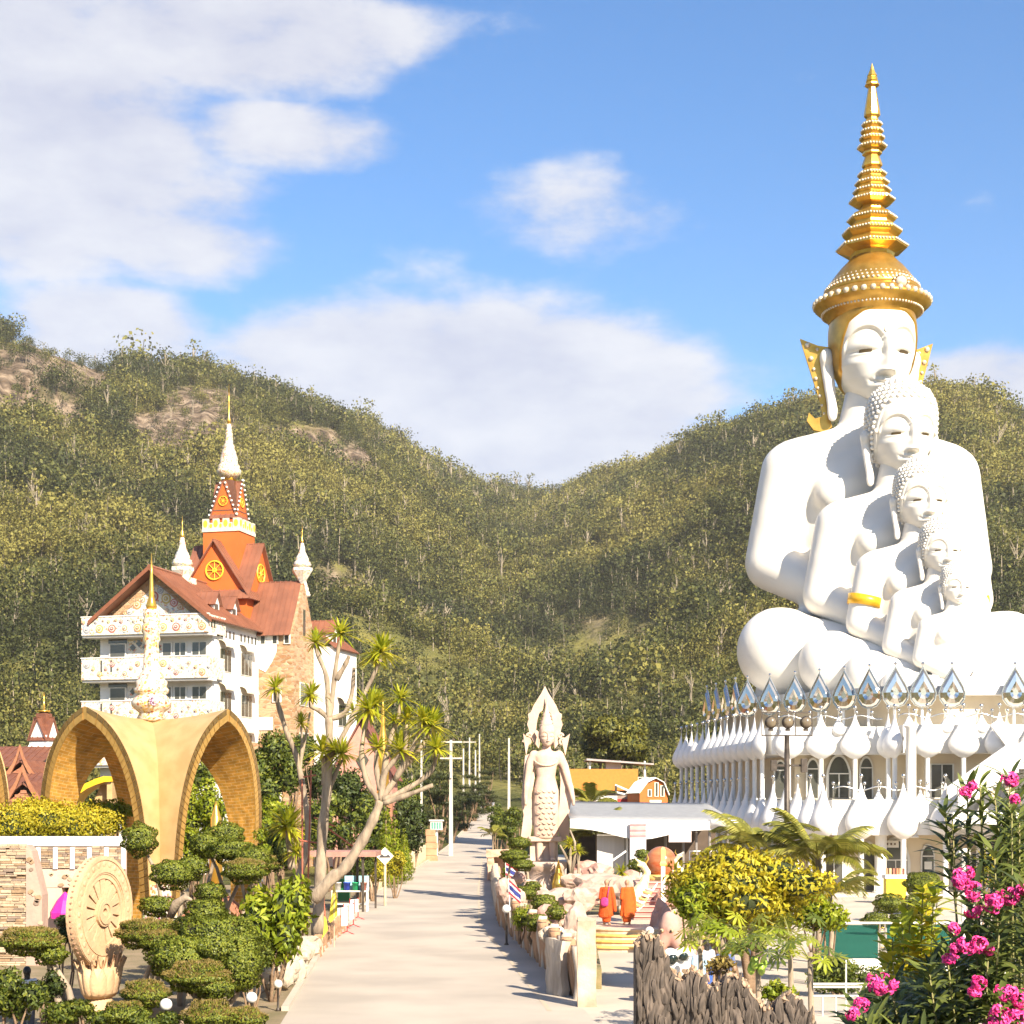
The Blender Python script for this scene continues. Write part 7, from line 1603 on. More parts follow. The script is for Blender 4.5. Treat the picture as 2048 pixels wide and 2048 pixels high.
# creature sculptures and visitors behind the dark log wall
def creature():
    Y = 50; k = Y / F; p = at(1338, 1870, Y); t = thing('elephant_sculpture', 'brownish pink elephant head sculpture with domed brow beside the steps', 'sculpture', (p.x, Y, 0), rad(-10)); z = lambda v: CH - (v - HV) * k; X = lambda u: (u - 1338) * k
    P = [((X(1338), 0, z(1858)), (.33, .36, .42), (X(1338), 0, z(1845)), (.26, .3, .35)), ((X(1330), -.15, z(1875)), .22, (X(1318), -.45, z(1905)), .15), ((X(1318), -.45, z(1905)), .15, (X(1316), -.4, z(1960)), .10), ((X(1352), -.1, z(1880)), .28, (X(1372), 0, z(1905)), .34), ((X(1360), .1, z(1900)), .4, (X(1360), .1, z(1990)), .38), ((X(1360), -.05, z(1850)), (.28, .10, .36), (X(1362), 0, z(1858)), (.28, .1, .36))]
    put('body', blob_mesh('elephant', P, .05, 3, ROCKP), t)
    for s in (-1, 1): m = MB(); m.smooth = True; m.ball((X(1325) + (s > 0) * .3, -.32, z(1860)), .065, 10, 7); e = m.build('eye', mat('eye_amber', (.5, .35, .2), rough=.2), t); m = MB(); m.smooth = True; m.ball((X(1325) + (s > 0) * .3 - .01, -.375, z(1860)), .03, 8, 6); m.build('pupil', HAIR, e)
    Y = 42; k = Y / F; p = at(1350, 1915, Y); t = thing('cartoon_eyes_sculpture', 'white sculpture with large bulging black-pupilled eyes behind the dark log wall', 'sculpture', (p.x, Y, 0)); z = lambda v: CH - (v - HV) * k; X = lambda u: (u - 1350) * k
    P = [((X(1370), .4, 0.2), .5, (X(1368), .4, z(1925)), .36), ((X(1345), .1, z(1935)), .3, (X(1395), .5, z(1940)), .34)]; put('body', blob_mesh('eyes_body', P, .05, 3, WHITE_P), t)
    for u, v, r in ((1340, 1912, 17), (1363, 1908, 14), (1377, 1905, 10)):
        m = MB(); m.smooth = True; m.ball((X(u), -.1, z(v)), r * k, 18, 12); e = m.build('eyeball', GLOBE, t)
        if r > 12: m = MB(); m.smooth = True; m.ball((X(u) + .02, -.1 - r * k * .35, z(v) - r * k * .2), r * k * .78, 16, 10); m.build('pupil', mat('black_gloss', (.012, .02, .015), rough=.08, spec=.8), e)
creature()
for u, lab, c1, c2, hh, rz_ in ((1400, 'visitor in light blue top standing behind the dark log wall', (.35, .50, .62), (.12, .18, .4), True, 30), (1412, 'visitor in white shirt and cap behind the dark log wall', (.75, .73, .70), (.05, .12, .4), 'long', 200), (1450, 'visitor with long black hair under the papaya leaves', (.10, .14, .3), (.05, .05, .08), 'long', 175)):
    person(lab, (at(u, 1620, 41 + (u % 7) * .3).x, 41 + (u % 7) * .3, 0), rad(rz_), [('shirt', c1, shirt()), ('trousers', c2, trousers())], hair=hh)
person('woman with long black hair in a white top half hidden at the left garden edge', (at(54, 1620, 38).x, 38, -.28), rad(200), [('shirt', (.76, .73, .70), shirt()), ('trousers', (.1, .1, .12), trousers())], hair='long')
# dark bark-textured log wall in the foreground
BARK = mat('dark_bark_relief', (.16, .122, .095), (.045, .034, .026), rough=.9, scale=6, stretch=(1, 1, .35), bump=1.0, bscale=6, detail=7)
CHIP = mat('wood_chip', (.46, .33, .22), (.33, .22, .14), rough=.9, scale=7, bump=.4)
def bark_wall():
    Y = 27; k = Y / F; prof = [(1270, 1905), (1272, 1884), (1285, 1873), (1305, 1873), (1322, 1888), (1330, 1915), (1345, 1945), (1365, 1960), (1380, 1942), (1400, 1950), (1415, 1975), (1440, 1968), (1455, 1952), (1480, 1958), (1500, 1985), (1520, 2010), (1545, 2020), (1560, 2000), (1580, 1985), (1600, 2000), (1618, 2030), (1625, 2060)]
    U = [q[0] for q in prof]; Vv = [q[1] for q in prof]; p = at(1270, 1620, Y); t = thing('bark_wall', 'dark grey wall modelled as ragged tree bark in the foreground', 'wall', (p.x, Y, 0)); nx, nz = 260, 70
    def f(a, b):
        u = lerp(1270, 1625, a); zt = CH - (np.interp(u, U, Vv) - HV) * k; z = -.1 + (zt + .1) * b; x = (u - 1270) * k
        wx = x + .10 * mnoise.noise(Vector((x * 3, 1, z * 2.2))); d = .10 * abs(mnoise.noise(Vector((wx * 7, 0, z * 1.3)))) + .07 * abs(mnoise.noise(Vector((wx * 15, 3, z * 2.6)))) + .035 * mnoise.noise(Vector((wx * 34, 5, z * 7))) + .10 * mnoise.noise(Vector((x * 2.2, 7, z * 1.1)))
        return (x, -.12 - d - .10 * math.sin(b * PI) , z)
    m = MB(); m.smooth = True; m.grid(f, nx, nz); m.build('bark_face', BARK, t); m = MB(); m.grid(lambda a, b: (f(a, 1)[0], lerp(f(a, 1)[1], .35, b), f(a, 1)[2] - .02 * b), nx, 3); m.grid(lambda a, b: (f(1 - a, b)[0], .35, f(1 - a, b)[2]), nx, 6); m.build('wall_back', BARK, t)
    m = MB(); m.grid(lambda a, b: (0, lerp(.35, f(0, b)[1], a), f(0, b)[2]), 3, 8); m.build('wall_end', BARK, t)
    rr = random.Random(12)
    for i in range(150):
        a = rr.random(); q = Vector(f(a, 1)); me = CHIPS[rr.randrange(6)]; o = put('wood_chip', me, t, q + Vector((0, rr.uniform(-.03, .3), rr.uniform(-.05, .04)))); o.rotation_euler = (rr.uniform(-1, 1), rr.uniform(-1.3, 1.3), rr.uniform(0, 6))
    for i in range(280):
        a = ((i * 7) % 40 + rr.random()) / 40; b = min(.96, (i // 40 + rr.random()) / 7); q = Vector(f(a, b)); o = put('bark_flake', FLAKES[rr.randrange(5)], t, q + Vector((0, -.01, 0))); o.rotation_euler = (rr.uniform(-.22, .05), rr.uniform(-.3, .3), rr.uniform(-.45, .45))
def flake(seed, mt, l, w_, d):
    rr = random.Random(seed); n = 8; m = MB(); pl = [(w_ * math.cos(TAU * i / n) * rr.uniform(.7, 1.2), l * math.sin(TAU * i / n) * rr.uniform(.8, 1.15)) for i in range(n)]
    vs = [(x, 0, z) for x, z in pl] + [(x * .8, -d * rr.uniform(.7, 1.2), z * .85) for x, z in pl]; m.add(vs, [tuple(range(n, 2 * n))] + [(i, (i + 1) % n, n + (i + 1) % n, n + i) for i in range(n)] + [tuple(range(n))[::-1]]); me = m.mesh('flake'); me.materials.append(mt); return me
CHIPS = [flake(i, CHIP, rnd.uniform(.05, .09), rnd.uniform(.025, .05), .035) for i in range(6)]; FLAKES = [flake(30 + i, BARK, rnd.uniform(.12, .24), rnd.uniform(.035, .06), .022) for i in range(5)]
bark_wall()
# glass balustrade, planter wall and rails near the oleander
def glass_rail():
    Y = 50; k = Y / F; zt = lambda v: CH - (v - HV) * k; X = lambda u: (u - CX) * k; x0 = X(1640); t = thing('glass_balustrade', 'green glass balustrade with steel posts and white rail above a white wall', 'railing', (x0, Y, 0))
    g = bpy.data.materials.new('teal_glass'); g.use_nodes = True; MATS['teal_glass'] = g; b = g.node_tree.nodes['Principled BSDF']; b.inputs['Base Color'].default_value = (.05, .24, .20, 1); b.inputs['Roughness'].default_value = .05; b.inputs['Transmission Weight'].default_value = .9; b.inputs['IOR'].default_value = 1.12
    for u0, u1 in ((1643, 1756), (1774, 1900), (1912, 2060)): m = MB(); m.bx(X(u0) - x0, X(u1) - x0, 0, .025, zt(1916), zt(1850)); m.build('glass_pane', g, t)
    m = MB(); m.tube([(0, 0, zt(1846)), (X(2060) - x0, 0, zt(1846))], .035, 8); m.build('top_rail', FRAME_W, t)
    for u in (1765, 1906):
        for d in (-5, 5): m = MB(); m.bx(X(u + d) - x0 - .018, X(u + d) - x0 + .018, -.03, .05, zt(1925), zt(1846)); m.build('post', STEEL, t)
        for i in range(5): m = MB(); m.smooth = True; m.tube([(X(u) - x0 + .05 * math.cos(a), .01, zt(1858 + i * 13) + .05 * math.sin(a)) for a in np.linspace(0, TAU, 11)], .012, 5); m.build('ring', GOLD_BR, t)
    t = thing('planter_wall', 'low white planter wall under the glass balustrade', 'wall', (x0, Y, 0)); m = MB(); m.bx(0, X(2080) - x0, -.5, .4, 0, zt(1917)); m.build('body', WHITE_P, t); 
    Y2 = 40; k = Y2 / F; zt2 = lambda v: CH - (v - HV) * k; X2 = lambda u: (u - CX) * k; t = thing('steel_rail', 'low steel pipe railing behind the bark wall', 'railing', (X2(1625), Y2, 0)); L_ = X2(1800) - X2(1625)
    for v in (1968, 1974, 1992): m = MB(); m.tube([(0, 0, zt2(v)), (L_, 0, zt2(v))], .028, 7); m.build('pipe', FRAME_W, t)
    for u in (1645, 1672, 1692, 1740): m = MB(); m.tube([(X2(u) - X2(1625), 0, 0), (X2(u) - X2(1625), 0, zt2(1992) if u != 1692 else zt2(1920))], .02, 6); m.build('stanchion', FRAME_W, t)
glass_rail()
Y = 88; k = Y / F; X = lambda u: (u - CX) * k
t = thing('yellow_counter', 'yellow market counter with goods in front of the temple door', 'counter', (X(1793), Y, 0)); m = MB(); m.bx(-.62, .42, -.4, .4, .35, 1.35); m.build('front', mat('counter_yellow', (.80, .58, .02), (.75, .5, .02), rough=.5), t); m = MB(); m.bx(-.68, .48, -.45, .45, 1.352, 1.55); m.build('top', WHITE_P, t)
for x in (-.55, .35): m = MB(); m.bx(x - .05, x + .05, -.3, .3, 0, .35); m.build('leg', mat('counter_yellow', (.8, .58, .02)), t)
for i in range(6): m = MB(); m.box((-.5 + i * .18, .1, 1.72), (.12, .1, .34), .2 * i); m.build('goods', mat('goods_%d' % (i % 3), ((.5, .2, .1), (.6, .4, .2), (.3, .12, .08))[i % 3], rough=.6), t)
t = thing('folded_parasol', 'closed tan parasol leaning beside the temple door', 'parasol', (X(1838), 96.6, .18)); m = MB(); m.smooth = True; m.lathe([(.06, 0), (.13, .3), (.15, 1.0), (.05, 2.3), (.03, 2.5)], 10); m.build('cloth', mat('tan_cloth', (.55, .33, .12), rough=.8), t)
p = at(1927, 1708, 40); t = thing('white_floodlight', 'white box floodlight on a white post behind the oleander', 'floodlight', (p.x, 40, 0)); m = MB(); m.tube([(0, 0, 0), (0, 0, p.z)], .05, 8); m.build('post', FRAME_W, t); m = MB(); m.box((-.05, -.1, p.z + .05), (.30, .2, .17), .3); m.build('lamp_box', FRAME_W, t)
# ------------------------------------------------------------------ vegetation
BARK_G = mat('bark_grey', (.38, .295, .205), (.20, .15, .105), rough=.9, scale=5, stretch=(1, 1, .3), bump=.5)
BARK_B = mat('bark_brown', (.26, .17, .10), (.16, .10, .06), rough=.9, scale=5, bump=.5)
L_TOP = leaf_mat('leaves_topiary', (.045, .068, .009), (.115, .15, .018), (.26, .275, .03), .25)
L_DRY = leaf_mat('leaves_dry_tips', (.12, .085, .025), (.24, .17, .05), (.36, .28, .07), .2)
L_LIME = leaf_mat('leaves_lime', (.09, .13, .008), (.23, .29, .015), (.42, .42, .03), .35)
L_YEL = leaf_mat('leaves_yellow', (.17, .19, .012), (.42, .37, .02), (.66, .53, .04), .35)
L_MID = leaf_mat('leaves_mid', (.035, .055, .010), (.10, .135, .018), (.24, .25, .03), .3)
L_DARK = leaf_mat('leaves_dark', (.018, .030, .007), (.045, .068, .013), (.11, .13, .022), .25)
L_PALM = leaf_mat('leaves_palm', (.09, .10, .015), (.22, .22, .035), (.42, .37, .07), .3)
L_DRAC = leaf_mat('leaves_dracaena', (.12, .16, .012), (.30, .34, .02), (.58, .52, .04), .4)
L_OLE = leaf_mat('leaves_oleander', (.035, .048, .018), (.085, .11, .03), (.20, .23, .05), .25, rough=.4)
CORE = mat('filler_core_dark', (.035, .045, .010), (.022, .03, .007), rough=.95, scale=8)  # for solid dark balls added inside crowns to block the view through
vr = np.random.RandomState(77)
def leaf_part(name, V, Fc, T, m, parent, o):
    me = mesh_np(name, V - np.array(o), Fc, m, T, normals=LASTN if len(LASTN) == len(V) else None); return put(name, me, parent)
def stems(name, paths, parent, o, m, radii=(.06, .03), n=7):
    mb = MB(); mb.smooth = True
    for pth in paths:
        rs_ = [lerp(radii[0], radii[1], i / (len(pth) - 1)) for i in range(len(pth))]; mb.tube([Vector(q) - Vector(o) for q in pth], rs_, n)
    return mb.build(name, m, parent)
def bend(a, b, k=.12, n=6, seed=0):
    a = Vector(a); b = Vector(b); L_ = (b - a).length; r = random.Random(seed); o = Vector((r.uniform(-1, 1), r.uniform(-1, 1), r.uniform(-.2, .4))) * L_ * k
    return [a.lerp(b, i / n) + o * math.sin(PI * i / n) + Vector((r.uniform(-1, 1), r.uniform(-1, 1), 0)) * L_ * .012 for i in range(n + 1)]
def topiary(label, lobes, m=L_TOP, base=None, size=.062, per=66, core=True, bark=BARK_G, lean=0.0, name='topiary_bush', dry=None, tr=.09):
    """clipped cloud-pruned shrub; lobes in photo pixels (u, v, rx, ry, Y)"""
    W3 = []
    for u, v, rx, ry, Y in lobes:
        p = at(u, v, Y); k = Y / F; W3.append((p.x, p.y, p.z, rx * k, rx * k * .9, ry * k))
    l0 = W3[0]; bx_ = base if base else (np.mean([l[0] for l in W3]) + lean, np.mean([l[1] for l in W3]))
    o = (bx_[0], bx_[1], 0.0); t = thing(name, label, 'shrub', o)
    V, Fc, T = clump_leaves(W3, per, size, vr, droop=0, shell=.07, wfac=.6, radial=.75)
    T = np.clip(T + .18, 0, 1); leaf_part('crown', V, Fc, T, m, t, o)
    if dry:
        up = [(l[0], l[1], l[2] + l[5] * .22, l[3] * .98, l[4] * .98, l[5] * .85) for l in W3]; V, Fc, T = clump_leaves(up, per * 1.1, size * 1.2, vr, droop=-.4, shell=.08, wfac=.25, radial=.9); keep = np.repeat((V.reshape(-1, 4, 3)[:, 0, 2] > np.mean([l[2] for l in W3])), 4)
        V = V[keep]; T = T[keep]; leaf_part('dry_tips', V, np.arange(len(V)).reshape(-1, 4), T, dry, t, o)
    mb = MB(); mb.smooth = True
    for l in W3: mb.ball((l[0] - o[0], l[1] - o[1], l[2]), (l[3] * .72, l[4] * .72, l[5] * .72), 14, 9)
    tag(mb.build('filler_core', CORE, t), kind='stuff')  # added opaque core, no real twigs
    stems('trunk', [bend((o[0], o[1], -.1), (l[0], l[1], l[2]), .16, 6, i) for i, l in enumerate(W3)], t, o, bark, (tr, tr * .45)); return t
def shrub(label, u, v, rx, ry, Y, m, size=.09, n=9, per=14, name='shrub', seed=0, depth=.8, z0=0.0, droop=.3, wf=.5, cat='shrub', bark=BARK_B, core=.5, shell=.5):
    """free-growing bush or tree crown centred on a photo pixel"""
    rs = np.random.RandomState(seed + 5); p = at(u, v, Y); k = Y / F; RX, RZ = rx * k, ry * k; lobes = []
    for i in range(n):
        d = rdir(1, rs)[0] * rs.uniform(.35, .72) ** .5; s_ = rs.uniform(.30, .50); lobes.append((p.x + d[0] * RX * .8, p.y + d[1] * RX * depth * .8, p.z + d[2] * RZ * .8, RX * s_ * 1.1, RX * depth * s_ * 1.1, max(RZ * s_ * 1.1, RX * s_ * .55)))
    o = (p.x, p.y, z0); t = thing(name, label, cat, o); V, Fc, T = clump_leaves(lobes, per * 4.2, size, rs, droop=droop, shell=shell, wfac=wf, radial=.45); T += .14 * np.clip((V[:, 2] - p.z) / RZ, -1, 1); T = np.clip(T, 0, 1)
    leaf_part('crown', V, Fc, T, m, t, o)
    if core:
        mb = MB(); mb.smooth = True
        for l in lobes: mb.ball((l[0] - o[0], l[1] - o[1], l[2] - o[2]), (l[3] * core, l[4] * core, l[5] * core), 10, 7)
        tag(mb.build('filler_core', CORE, t), kind='stuff')  # added opaque core, as in the topiaries
    stems('trunk', [bend((p.x + rs.uniform(-.1, .1) * RX, p.y, z0 - .2), (l[0], l[1], l[2]), .1, 6, i) for i, l in enumerate(lobes[:6])], t, o, bark, (max(.03, RX * .06), max(.012, RX * .018)))
    return t
# --- left foreground garden
topiary('round topiary ball on a pale trunk in front of the gold pavilion leg', [(280, 1679, 35, 33, 47)], base=(at(296, 1620, 47).x, 47))
topiary('cloud-pruned topiary of four pads before the right gold arch', [(410, 1689, 30, 26, 46), (452, 1670, 36, 26, 47), (462, 1702, 44, 26, 45.5), (505, 1716, 38, 24, 45)], base=(at(430, 1620, 46).x, 46))
topiary('dark green clipped shrub in three pads right of the stone wheel', [(345, 1748, 42, 30, 44), (384, 1735, 30, 24, 45), (420, 1786, 30, 22, 44)])
topiary('brown-tipped clipped pad at the foot of the right gold arch', [(490, 1742, 44, 24, 44), (520, 1728, 32, 22, 46)], dry=L_DRY)
topiary('low clipped shrub beside the driftwood right of the wheel', [(314, 1812, 34, 21, 42), (410, 1822, 40, 26, 42)])
topiary('broad rounded green and yellow bush in the middle of the left garden', [(430, 1888, 92, 62, 40), (360, 1915, 60, 44, 39.5), (480, 1925, 44, 60, 39.5)], per=72, size=.07)
topiary('mushroom-shaped bush with dry brown top on a bare trunk beside the wheel', [(300, 1868, 62, 30, 40.5), (330, 1885, 50, 26, 40)], dry=L_DRY, base=(at(290, 1620, 40.5).x, 40.5))
topiary('mushroom-shaped bush with dry tips on a slanting trunk at the bottom', [(395, 1955, 62, 32, 38.5), (430, 1975, 40, 26, 38.4)], dry=L_DRY, base=(at(355, 1620, 38.4).x, 38.4))
topiary('brown-topped bush on a forked pale trunk at the lower left corner', [(62, 1882, 60, 28, 37), (100, 1908, 34, 22, 37)], dry=L_DRY, base=(at(150, 1620, 36.8).x, 36.8), tr=.11)
topiary('dry brown low bush below the lotus base of the wheel', [(290, 1990, 46, 28, 37.6), (250, 2030, 50, 24, 37.0)], dry=L_DRY, m=L_TOP)
topiary('low clipped bush at the bottom edge between the globe lamps', [(420, 2035, 52, 32, 37), (490, 2040, 40, 24, 37.3)], dry=L_DRY)
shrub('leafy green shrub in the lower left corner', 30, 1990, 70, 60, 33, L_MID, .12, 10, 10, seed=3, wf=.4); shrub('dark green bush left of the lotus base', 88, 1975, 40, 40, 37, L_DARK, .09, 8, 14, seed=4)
shrub('small dark bush behind the mushroom bushes left of the wheel', 130, 1855, 36, 30, 43, L_DARK, .08, 7, 14, seed=14); shrub('low green planting at the bottom left edge', 300, 2040, 60, 24, 36.8, L_MID, .08, 8, 14, seed=15); shrub('low leafy planting behind the wheel base', 160, 2030, 70, 26, 36.6, L_MID, .09, 8, 12, seed=16)
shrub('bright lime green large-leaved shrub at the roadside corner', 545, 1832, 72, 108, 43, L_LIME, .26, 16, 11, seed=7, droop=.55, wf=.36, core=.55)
shrub('dense green undergrowth below the lime green shrub', 500, 1915, 44, 56, 41, L_MID, .10, 8, 12, seed=8)
rr = random.Random(31)
t = thing('driftwood', 'curved piece of pale driftwood between the clipped shrubs', 'driftwood', (at(360, 1620, 41.5).x, 41.5, 0)); mb = MB(); mb.smooth = True; mb.tube([at(340, 1835, 41.5) - t.location, at(352, 1808, 41.4) - t.location, at(372, 1795, 41.3) - t.location, at(384, 1800, 41.3) - t.location], [.10, .12, .09, .03], 9); mb.build('branch', BARK_G, t)
# --- behind the pavilion
shrub('long yellowish hedge on top of the stone terrace', 90, 1645, 150, 34, 63.5, L_YEL, .13, 22, 12, name='hedge', seed=21, depth=.16, wf=.45); shrub('rounded yellow green hedge seen under the left gold arch', 195, 1632, 70, 42, 66, L_LIME, .14, 10, 12, name='hedge', seed=22, depth=.4)
shrub('bright green tree seen through the right gold arch', 405, 1620, 56, 80, 76, L_LIME, .2, 12, 9, name='broadleaf_tree', seed=23, cat='tree'); shrub('pale green shrub low inside the right gold arch', 380, 1695, 44, 40, 70, L_LIME, .16, 8, 9, seed=24); shrub('feathery green tree top above the bright tree in the arch', 400, 1548, 34, 34, 84, L_MID, .18, 8, 10, name='broadleaf_tree', seed=25, cat='tree')
shrub('dark leafy tree between the gold pavilion and the dracaenas', 550, 1545, 66, 82, 92, L_MID, .24, 14, 9, name='broadleaf_tree', seed=26, cat='tree'); shrub('yellow green bush under the dark leafy tree', 545, 1640, 56, 56, 78, L_LIME, .2, 10, 9, seed=27); shrub('green bush behind the topiaries left of the dracaena', 555, 1705, 52, 48, 66, L_MID, .16, 9, 10, seed=28)
shrub('bright bush under the small dracaena', 520, 1690, 30, 34, 60, L_LIME, .14, 7, 10, seed=50)
for i, (u, v, rx, ry, Y, m_, lab) in enumerate([(660, 1640, 60, 66, 100, L_MID, 'green leafy tree behind the red scaffold'), (700, 1600, 56, 60, 112, L_DARK, 'dark tree behind the forked dracaena trunk'), (745, 1650, 46, 60, 108, L_MID, 'mid green tree left of the cypress bushes'), (640, 1560, 44, 50, 118, L_DARK, 'dark tree against the castle foot'), (820, 1650, 44, 62, 128, L_DARK, 'dark conifer-like tree left of the power pole'), (800, 1585, 44, 46, 150, L_MID, 'tree beyond the picket fence below the hillside'), (600, 1500, 40, 40, 116, L_DARK, 'dark treetop at the stone wing of the castle')]):
    shrub(lab, u, v, rx, ry, Y, m_, .28, 12, 9, name='broadleaf_tree', seed=60 + i, cat='tree')
for i, (u, v0, v1, w_, Y) in enumerate([(772, 1605, 1760, 26, 104), (790, 1625, 1750, 24, 108), (808, 1660, 1742, 22, 112)]):
    k = Y / F; lobes = []; p = at(u, v1, Y)
    for j in range(7): f = j / 6; q = at(u, lerp(v1, v0, f), Y); r = w_ * k * (1 - f * .82); lobes.append((q.x, q.y, q.z, r, r, r * 1.1))
    o = (p.x, Y, 0); t = thing('cypress', ('tall pointed bright green cypress by the picket fence', 'second bright green cypress by the picket fence', 'shortest bright green cypress nearest the sandstone pier')[i], 'tree', o); V, Fc, T = clump_leaves(lobes, 45, .16, vr, droop=-.8, shell=.4, wfac=.35); leaf_part('crown', V, Fc, T, L_LIME, t, o); stems('trunk', [[(p.x, Y, 0), (p.x, Y, at(u, v0, Y).z - .3)]], t, o, BARK_B, (.09, .02))
shrub('yellow-flowering shrub at the picket fence near the sign', 745, 1735, 40, 34, 90, L_YEL, .12, 9, 10, seed=71); shrub('yellow flower bush leaning over the fence behind the sign', 790, 1725, 26, 30, 93, L_YEL, .12, 7, 10, seed=72); shrub('green bush between the stall and the picket fence', 720, 1720, 34, 36, 88, L_MID, .14, 8, 10, seed=73)
# casuarinas along the far left of the road
for i, (u, v, rx, ry, Y) in enumerate([(880, 1600, 40, 60, 158), (905, 1618, 44, 46, 170), (930, 1600, 40, 56, 196), (950, 1590, 34, 50, 222), (968, 1575, 28, 44, 250), (870, 1655, 26, 34, 150)]):
    p = at(u, v, Y); k = Y / F; o = (p.x, Y, gz(Y)); t = thing('casuarina', ['dark feathery casuarina tree just left of the cross-armed pole', 'dark casuarina tree right of the cross-armed pole', 'casuarina tree in the middle of the far roadside row', 'casuarina tree second from the far end of the row', 'farthest casuarina at the end of the road', 'low dark casuarina beside the sandstone pier'][i], 'tree', o, group='casuarinas along the road')
    rs = np.random.RandomState(i); lobes = [(p.x + rs.uniform(-.7, .7) * rx * k, p.y + rs.uniform(-1.5, 1.5), p.z + rs.uniform(-.85, .85) * ry * k, rx * k * .42, rx * k * .4, rx * k * .14) for _ in range(20)]
    V, Fc, T = clump_leaves(lobes, 90, .38, rs, droop=.5, shell=.8, wfac=.16, radial=.7); leaf_part('crown', V, Fc, T, leaf_mat('leaves_casuarina', (.022, .03, .010), (.055, .068, .02), (.13, .13, .03), .2), t, o); stems('trunk', [bend((p.x, Y, gz(Y) - .2), l[:3], .06, 5, j) for j, l in enumerate(lobes[:8])], t, o, BARK_B, (.16, .03))
shrub('big round olive tree on the slope above the orange building', 1225, 1482, 82, 58, 222, leaf_mat('leaves_olive', (.05, .055, .01), (.13, .13, .02), (.26, .23, .035), .25), .55, 20, 8, name='round_tree', seed=81, cat='tree', z0=2, core=.7)
for i, (u, v, rx, ry, Y) in enumerate([(995, 1640, 22, 20, 150), (1012, 1665, 24, 20, 128), (990, 1615, 18, 14, 190), (1030, 1640, 30, 26, 140)]): shrub(['roadside shrub near the tan stone grotto', 'leafy shrub just behind the tan stone grotto', 'farthest small shrub on the right of the road', 'shrub behind the standing stone Buddha'][i], u, v, rx, ry, Y, L_MID, .22, 7, 9, seed=90 + i, z0=gz(Y))
# --- right garden bed
topiary('clipped topiary in three stacked pads left of the statue feet', [(1038, 1686, 22, 13, 76), (1028, 1712, 28, 14, 74), (1045, 1730, 22, 12, 73)]); topiary('double clipped topiary behind the square stone post', [(1088, 1806, 26, 18, 59), (1075, 1846, 26, 18, 54)], size=.055); topiary('small clipped dome at the front of the statue pedestal', [(1124, 1784, 16, 9, 66)]); topiary('flat clipped bush left below the pedestal', [(1050, 1786, 22, 14, 67), (1066, 1772, 16, 10, 68)]); topiary('clipped bush just right of the drooping flag', [(1112, 1825, 20, 15, 56)])
shrub('upright feathery green bush right of the drooping flag', 1040, 1828, 20, 32, 58, L_LIME, .13, 8, 16, seed=101, droop=-.7, wf=.2, z0=.5); shrub('yellow-green low planting along the log fence', 1018, 1735, 18, 22, 80, L_LIME, .12, 7, 10, seed=102, z0=.4); topiary('round topiary ball left of the orange globe', [(1284, 1709, 14, 11, 76), (1276, 1730, 20, 14, 75)]); shrub('dark clipped bush on the rocks right of the pink stairs', 1362, 1782, 26, 26, 60, L_DARK, .08, 8, 16, seed=103); shrub('dark bush below the yellow tree', 1375, 1825, 30, 24, 55, L_DARK, .09, 8, 14, seed=104)
# sword-leaved rosettes
def sword_mesh(n, ln, wd, rs, m, up=.25):
    """rosette of long narrow arching leaves"""
    vs = []; fs = []; T = []
    for i in range(n):
        a = rs.uniform(0, TAU); e = rs.uniform(-.35, 1.35); L_ = ln * rs.uniform(.75, 1.15); tt = np.clip(rs.normal(.62, .22), 0, 1); d = Vector((math.cos(a) * math.cos(e), math.sin(a) * math.cos(e), math.sin(e))); s_ = d.cross(Vector((0, 0, 1))).normalized() * wd * .5; b = len(vs)
        for k in range(4):
            f = k / 3; p = d * L_ * f + Vector((0, 0, -.28 * L_ * f * f)); w_ = (.55, 1, .75, .05)[k]; vs += [p - s_ * w_, p + s_ * w_]; T += [tt, tt]
        for k in range(3): fs.append((b + 2 * k, b + 2 * k + 1, b + 2 * k + 3, b + 2 * k + 2))
    return mesh_np('rosette', np.array([tuple(v) for v in vs]), np.array(fs), m, T)
TUFT = [sword_mesh(80, .60, .06, np.random.RandomState(i), L_DRAC) for i in range(4)]
def dracaena(label, paths, tufts, Y, name='dracaena', r=.16):
    b = paths[0][0]; p = at(*b, Y); o = Vector((p.x, Y, max(0, p.z) - .3)); t = thing(name, label, 'tree', o); mb = MB(); mb.smooth = True
    for i, (pth, r0, r1) in enumerate((q if isinstance(q[1], float) else (q, r, r * .4)) for q in paths_n(paths, r)):
        pts = [at(u, v, Y + .35 * math.sin(i * 2.1) * j / len(pth)) - o for j, (u, v) in enumerate(pth)]
        fine = []
        for j in range(len(pts) - 1):
            for k in range(4):
                f = k / 4; p0 = pts[max(j - 1, 0)]; p1 = pts[j]; p2 = pts[j + 1]; p3 = pts[min(j + 2, len(pts) - 1)]; fine.append(.5 * ((2 * p1) + (p2 - p0) * f + (2 * p0 - 5 * p1 + 4 * p2 - p3) * f * f + (3 * p1 - p0 - 3 * p2 + p3) * f ** 3))
        fine.append(pts[-1]); m_ = MB(); m_.smooth = True; m_.tube(fine, [lerp(r0, r1, j / (len(fine) - 1)) * (1 + .12 * math.sin(j * 1.7 + i)) for j in range(len(fine))], 9); m_.build('trunk' if i == 0 else 'branch', BARK_G, t)
    for i, (u, v, s_) in enumerate(tufts): q = put('leaf_rosette', TUFT[i % 4], t, at(u, v, Y + .2 * math.sin(i * 3)) - o, i * 1.3); q.scale = (s_ * 1.3, s_ * 1.3, s_ * 1.3)
    return t
def paths_n(paths, r):
    for i, q in enumerate(paths): yield (q, r if i == 0 else r * .5, r * .62 if i == 0 else r * .28)
